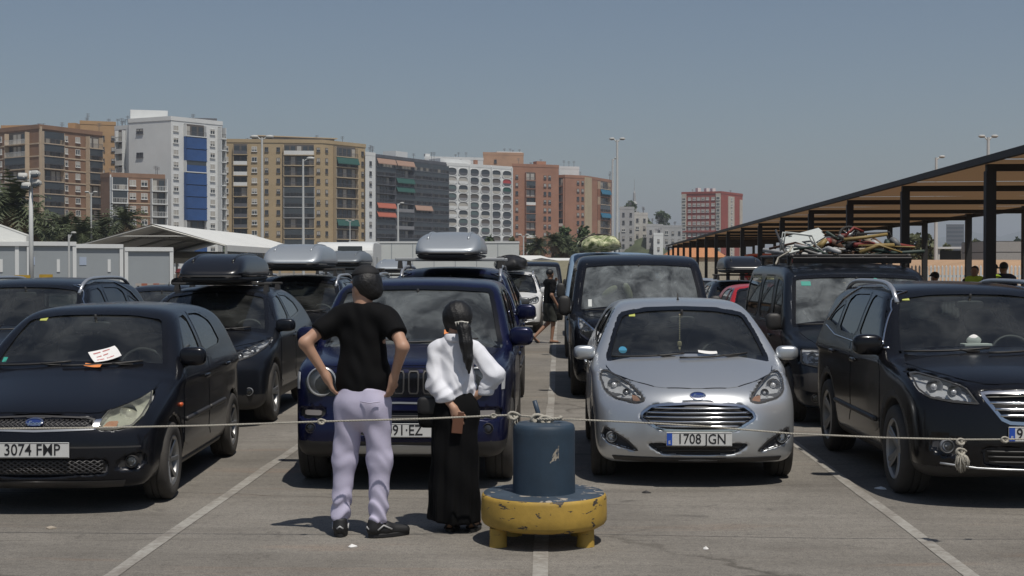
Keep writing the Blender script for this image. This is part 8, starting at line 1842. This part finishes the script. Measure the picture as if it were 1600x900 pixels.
for x in (-0.70, 0.70):
    for y in (1.95, 3.0, 4.0): mb = MB(); mb.box((x, y, zr - 0.06), (0.05, 0.08, 0.12)); mb.build('rack_foot', M_BLACK, rk)
mb = MB(); strands(mb, rope_pts([(-0.9, 1.75, 1.80), (-0.86, 1.8, 1.88), (-0.72, 1.8, 1.96), (-0.68, 1.9, 2.02)], 0.02), 0.012); mb.build('lashing', ROPE, rk, True)
ex, ey = e1.location.x, e1.location.y; LG = 'scrap piled on the roof rack'
def lw(x, y, z): return (ex + x, ey + y, z)
o = empty('metal_panel', lw(-0.42, 2.55, 2.00), 0, 'large white folded metal panel leaning on the scrap pile, brightest piece', 'panel', LG)
WM = mat('white_metal', (0.58, 0.61, 0.58), 0.4, 0.1, dust=0.15)
for k in range(4): mb = MB(); mb.box((-0.02, 0.0, 0), (0.52, 0.135, 0.02)); b_ = mb.build('panel_strip', WM, o, bevel=0.004); b_.location = (0.0, 0.15 * k - 0.25, 0.03 + 0.05 * k); b_.rotation_euler = (R(20), R(-15), R(6))
mb = MB(); mb.tube([(-0.30, -0.35, -0.08), (-0.33, 0.3, 0.24)], 0.015, 6); mb.build('panel_edge', RM, o, True)
o = empty('bicycle_wheel', lw(0.10, 2.4, 2.17), 0, 'small black wheel lying on top of the scrap pile', 'wheel', LG)
mb = MB(); mb.tube([(0.12 * math.cos(a), 0.05 * math.sin(a), 0.10 * math.sin(a)) for a in np.linspace(0, 6.283, 25)], 0.018, 7, cap=False); mb.build('tyre', M_TYRE, o, True)
mb = MB()
for k in range(8): a = 0.785 * k; mb.tube([(0, 0, 0), (0.11 * math.cos(a), 0.045 * math.sin(a), 0.09 * math.sin(a))], 0.005, 4)
mb.sell((0, 0, 0), (0.03, 0.03, 0.03), 1, 8, 6); mb.build('spokes', M_SILV, o, True)
r = random.Random(21); cols = [('rusty', (0.09, 0.045, 0.028)), ('yellowish', (0.24, 0.17, 0.06)), ('dark green', (0.03, 0.05, 0.04)), ('pale cream', (0.34, 0.29, 0.21)), ('black', (0.015, 0.015, 0.016)), ('dull red', (0.20, 0.03, 0.025)), ('grey', (0.15, 0.15, 0.15)), ('silver', (0.4, 0.4, 0.4)), ('brown', (0.14, 0.085, 0.05))]
def zone(x, y): return ('left part', 'middle', 'right part')[0 if x < -0.17 else 1 if x < 0.27 else 2] + (' front' if y < 2.5 else ' back')
for i in range(72):
    nm, c = cols[i % len(cols)]; L_ = r.uniform(0.25, 0.75); a = r.uniform(-0.9, 0.9) + (math.pi / 2 if r.random() < 0.3 else 0); x = r.uniform(-0.60, 0.70); y = r.uniform(1.80, 3.4); z = 1.94 + (0.24 * (1 - abs(x - 0.05) / 0.95)) * r.uniform(0.0, 1.0)
    P0 = Vector((-math.cos(a) * L_ / 2, -math.sin(a) * L_ / 2, r.uniform(-.06, .06))); mb = MB(); b_ = r.uniform(-.06, .1)
    mb.tube([P0, Vector((0, 0, b_)), -P0], r.choice((0.012, 0.016, 0.022, 0.03)), 7, flat=r.choice((1, 1, 0.5)))
    tag(mb.build('scrap_pole', mat('scrap_' + nm.replace(' ', '_'), c, 0.6, 0.2 if nm in ('silver', 'grey') else 0, var=0.2), None, True, loc=lw(x, y, z)), nm + ' bar in the ' + zone(x, y) + ' of the scrap pile on the loaded van', 'pole', nm + ' scrap bars, ' + zone(x, y))
for i in range(9):
    nm, c = cols[(i * 4 + 1) % len(cols)]; x = -0.3 + 0.115 * i; mb = MB(); rt = Matrix.Rotation(r.uniform(0, 3), 3, 'Y') @ Matrix.Rotation(r.uniform(0, 3), 3, 'Z'); mb.sell((0, 0, 0), (r.uniform(.05, .10), r.uniform(.06, .12), r.uniform(.03, .05)), r.uniform(.5, .9), 12, 8, rt)
    tag(mb.build('scrap_bundle', mat('scrap_' + nm.replace(' ', '_'), c), None, True, loc=lw(x, r.uniform(2.0, 2.6), 2.0 + 0.10 * r.random())), nm + ' lump wedged in the scrap on the loaded van', 'bundle', 'scrap lumps coloured ' + nm)
# folded chair frames on the pile
for (x, y, z, a, lab) in ((0.35, 2.2, 2.06, 0.2, 'folded black chair frame on the right half of the scrap pile'), (-0.62, 2.1, 2.02, 0.9, 'bent pale metal frame at the left end of the scrap pile')):
    mb = MB(); c_, s_ = math.cos(a), math.sin(a)
    for k in (0, 1): mb.tube([(-0.25 * c_, 0.2 * k, -0.05), (-0.2 * c_, 0.2 * k, 0.10 + 0.1 * s_), (0.2, 0.2 * k, 0.14), (0.28, 0.2 * k, -0.05)], 0.012, 6)
    for q in (0, 1): mb.tube([(0.2 - 0.4 * q * c_, 0, 0.13), (0.2 - 0.4 * q * c_, 0.2, 0.13)], 0.010, 6)
    tag(mb.build('chair_frame', M_BLACK if x > 0 else WM, None, True, loc=lw(x, y, z)), lab, 'frame', LG)
# ---- soft loads on other roofs
def lumpy(name, label, m, x, y, z, rx, ry, rz, seed, cat, cords=0, cm=None):
    mb = MB(); mb.sell((0, 0, 0), (rx, ry, rz), 0.75, 30, 18); r = random.Random(seed); ph = [r.uniform(0, 6) for _ in range(6)]; V = []
    for v in mb.v:
        k = 1 + 0.12 * math.sin(v[0] * 9 + ph[0]) * math.sin(v[1] * 8 + ph[1]) + 0.09 * math.sin(v[0] * 17 + v[2] * 13 + ph[2]) + 0.03 * math.sin(v[1] * 21 + v[0] * 6 + ph[3])
        V.append((v[0] * k, v[1] * k, (v[2] * k if v[2] > 0 else v[2] * 0.6)))
    mb.v = V; o = empty(name, (x, y, z + rz * 0.6), 0, label, cat); mb.build('wrapping', m, o, True)
    for k in range(cords):
        t = (k + 0.5) / cords * 2 - 1; q = MB(); P = []
        for a in np.linspace(-0.1, math.pi + .1, 18):
            e = math.sqrt(max(0.05, 1 - t * t)); P.append((rx * math.cos(a) * 1.06 * (0.8 + .2 * e), ry * t * 0.9 + 0.1 * math.sin(a * 2 + k), rz * math.sin(a) * 1.10))
        q.tube(P, 0.012, 5); q.build('cord', cm or ROPE, o, True)
    return o
def tarp_mat():
    m = bpy.data.materials.new('checked_tarp'); t, p = nodes_of(m); N, K = t.nodes.new, t.links.new; tc = N('ShaderNodeTexCoord'); n = N('ShaderNodeTexNoise'); n.inputs['Scale'].default_value = 13; n.inputs['Detail'].default_value = 6; K(tc.outputs['Object'], n.inputs['Vector'])
    r = N('ShaderNodeValToRGB'); e = r.color_ramp.elements; e[0].position = .42; e[0].color = (0.14, 0.18, 0.07, 1); e[1].position = .56; e[1].color = (0.55, 0.55, 0.34, 1); K(n.outputs['Fac'], r.inputs[0]); K(r.outputs[0], p.inputs['Base Color']); p.inputs['Roughness'].default_value = 0.6; return m
lumpy('tarp_bundle', 'yellow-green tarp bundle tied down behind the dark van roof', tarp_mat(), 0.80, 28.4, 2.07, 0.40, 0.7, 0.20, 3, 'bundle', 5, mat('cord_dark', (0.06, 0.05, 0.05), 0.8))
lumpy('roof_bag', 'black soft roof bag on the white off-roader', mat('bag_black', (0.012, 0.012, 0.013), 0.6), -1.36, 39.9, 1.66, 0.44, 0.75, 0.26, 5, 'bag', 2, M_TRIM)
# ---- other vehicles and odds in the background
rv, _ = car('van', 'van', 'red van parked under the shade canopy behind the loaded van', P_RED, wx(1208, 62), 62, -4, 'van'); rv.scale = (1.18, 1.18, 1.22)
d = 52; o = empty('motorhome', (wx(537, d), d, 0), R(4), 'white motorhome behind the silver roof boxes', 'motorhome'); MHW = mat('motorhome_white', (0.62, 0.63, 0.62), 0.45)
prof = chaikin([(0, 0.45), (0.0, 0.95), (0.25, 1.15), (0.85, 1.25), (0.75, 1.75), (0.45, 2.1), (0.55, 2.55), (1.1, 2.72), (5.9, 2.72), (6.1, 2.6), (6.1, 0.45)], 2)
mb = MB(); n = len(prof); mb.add([(-1.05, p[0], p[1]) for p in prof] + [(1.05, p[0], p[1]) for p in prof], [tuple(range(n)), tuple(reversed(range(n, 2 * n)))] + [(i, n + i, n + (i + 1) % n, (i + 1) % n) for i in range(n)]); mb.build('body', MHW, o, bevel=0.03)
mb = MB(); mb.add([(-0.85, 0.86, 1.30), (0.85, 0.86, 1.30), (0.80, 0.70, 1.80), (-0.80, 0.70, 1.80), (-0.85, 0.80, 1.30), (0.85, 0.80, 1.30), (0.80, 0.62, 1.80), (-0.80, 0.62, 1.80)], [(7, 6, 5, 4), (4, 5, 1, 0), (5, 6, 2, 1), (6, 7, 3, 2), (7, 4, 0, 3)]); mb.build('windscreen', G_DARK, o)
mb = MB(); mb.box((0.2, 0.50, 2.40), (0.9, 0.06, 0.28)); mb.build('cab_window', G_DARK, o, bevel=0.02)
for sx in (-1, 1):
    mb = MB(); mb.box((sx * 1.055, 3.2, 1.9), (0.03, 0.9, 0.5)); mb.build('side_window', G_DARK, o)
    for yy in (1.1, 4.6): q = empty('wheel', (sx * 0.95, yy, 0.34), 0 if sx > 0 else math.pi, parent=o); link('tyre', TYPES['van'][1][[p_[0] for p_ in TYPES['van'][1]].index('tyre')][1], q)
YEL = mat('machine_yellow', (0.45, 0.28, 0.03), 0.5, var=0.15); d = 44; o = empty('works_barrier', (wx(52, d), d, 0), 0, 'yellow works barrier in front of the cabins at the foot of the mast', 'barrier')
for x in (-0.5, 0.45): mb = MB(); mb.box((x, 0, 0.72), (0.06, 0.06, 1.44)); mb.build('upright', CB, o); mb = MB(); mb.box((x, 0, 0.03), (0.1, 0.6, 0.06)); mb.build('barrier_foot', CB, o)
for (x, w_, z) in ((-0.33, 0.5, 1.45), (0.42, 0.42, 1.47), (0.0, 1.0, 1.05)): mb = MB(); mb.box((x, -0.04, z), (w_, 0.03, 0.13)); mb.build('board', YEL, o)
d = 47; o = empty('striped_barrier', (wx(235, d), d, 0), 0, 'red and white barrier board below the right end cabin', 'barrier')
for k in range(5): mb = MB(); mb.box((-0.4 + 0.2 * k, 0, 1.18), (0.2, 0.03, 0.08)); mb.build('stripe_board', mat('board_orange', (0.36, 0.13, 0.08), 0.7) if k % 2 else mat('board_pale', (0.42, 0.38, 0.34), 0.7), o)
for x in (-0.42, 0.42): mb = MB(); mb.box((x, 0.04, 0.6), (0.05, 0.05, 1.2)); mb.build('upright', CB, o); mb = MB(); mb.box((x, 0.04, 0.02), (0.08, 0.5, 0.04)); mb.build('barrier_foot', CB, o)
# ------------------------------------------------------------------ the air
m = bpy.data.materials.new('haze_air'); m.use_nodes = True; t = m.node_tree; t.nodes.clear(); ou = t.nodes.new('ShaderNodeOutputMaterial'); pv = t.nodes.new('ShaderNodeVolumePrincipled')
pv.inputs['Color'].default_value = (0.86, 0.92, 1.0, 1); pv.inputs['Density'].default_value = 0.00027; pv.inputs['Anisotropy'].default_value = 0.2; t.links.new(pv.outputs[0], ou.inputs['Volume'])
mb = MB(); mb.bx(-9300, 9300, -600, 9300, -4, 260); tag(mb.build('haze', m), 'thin pale summer haze over the port', kind='stuff')
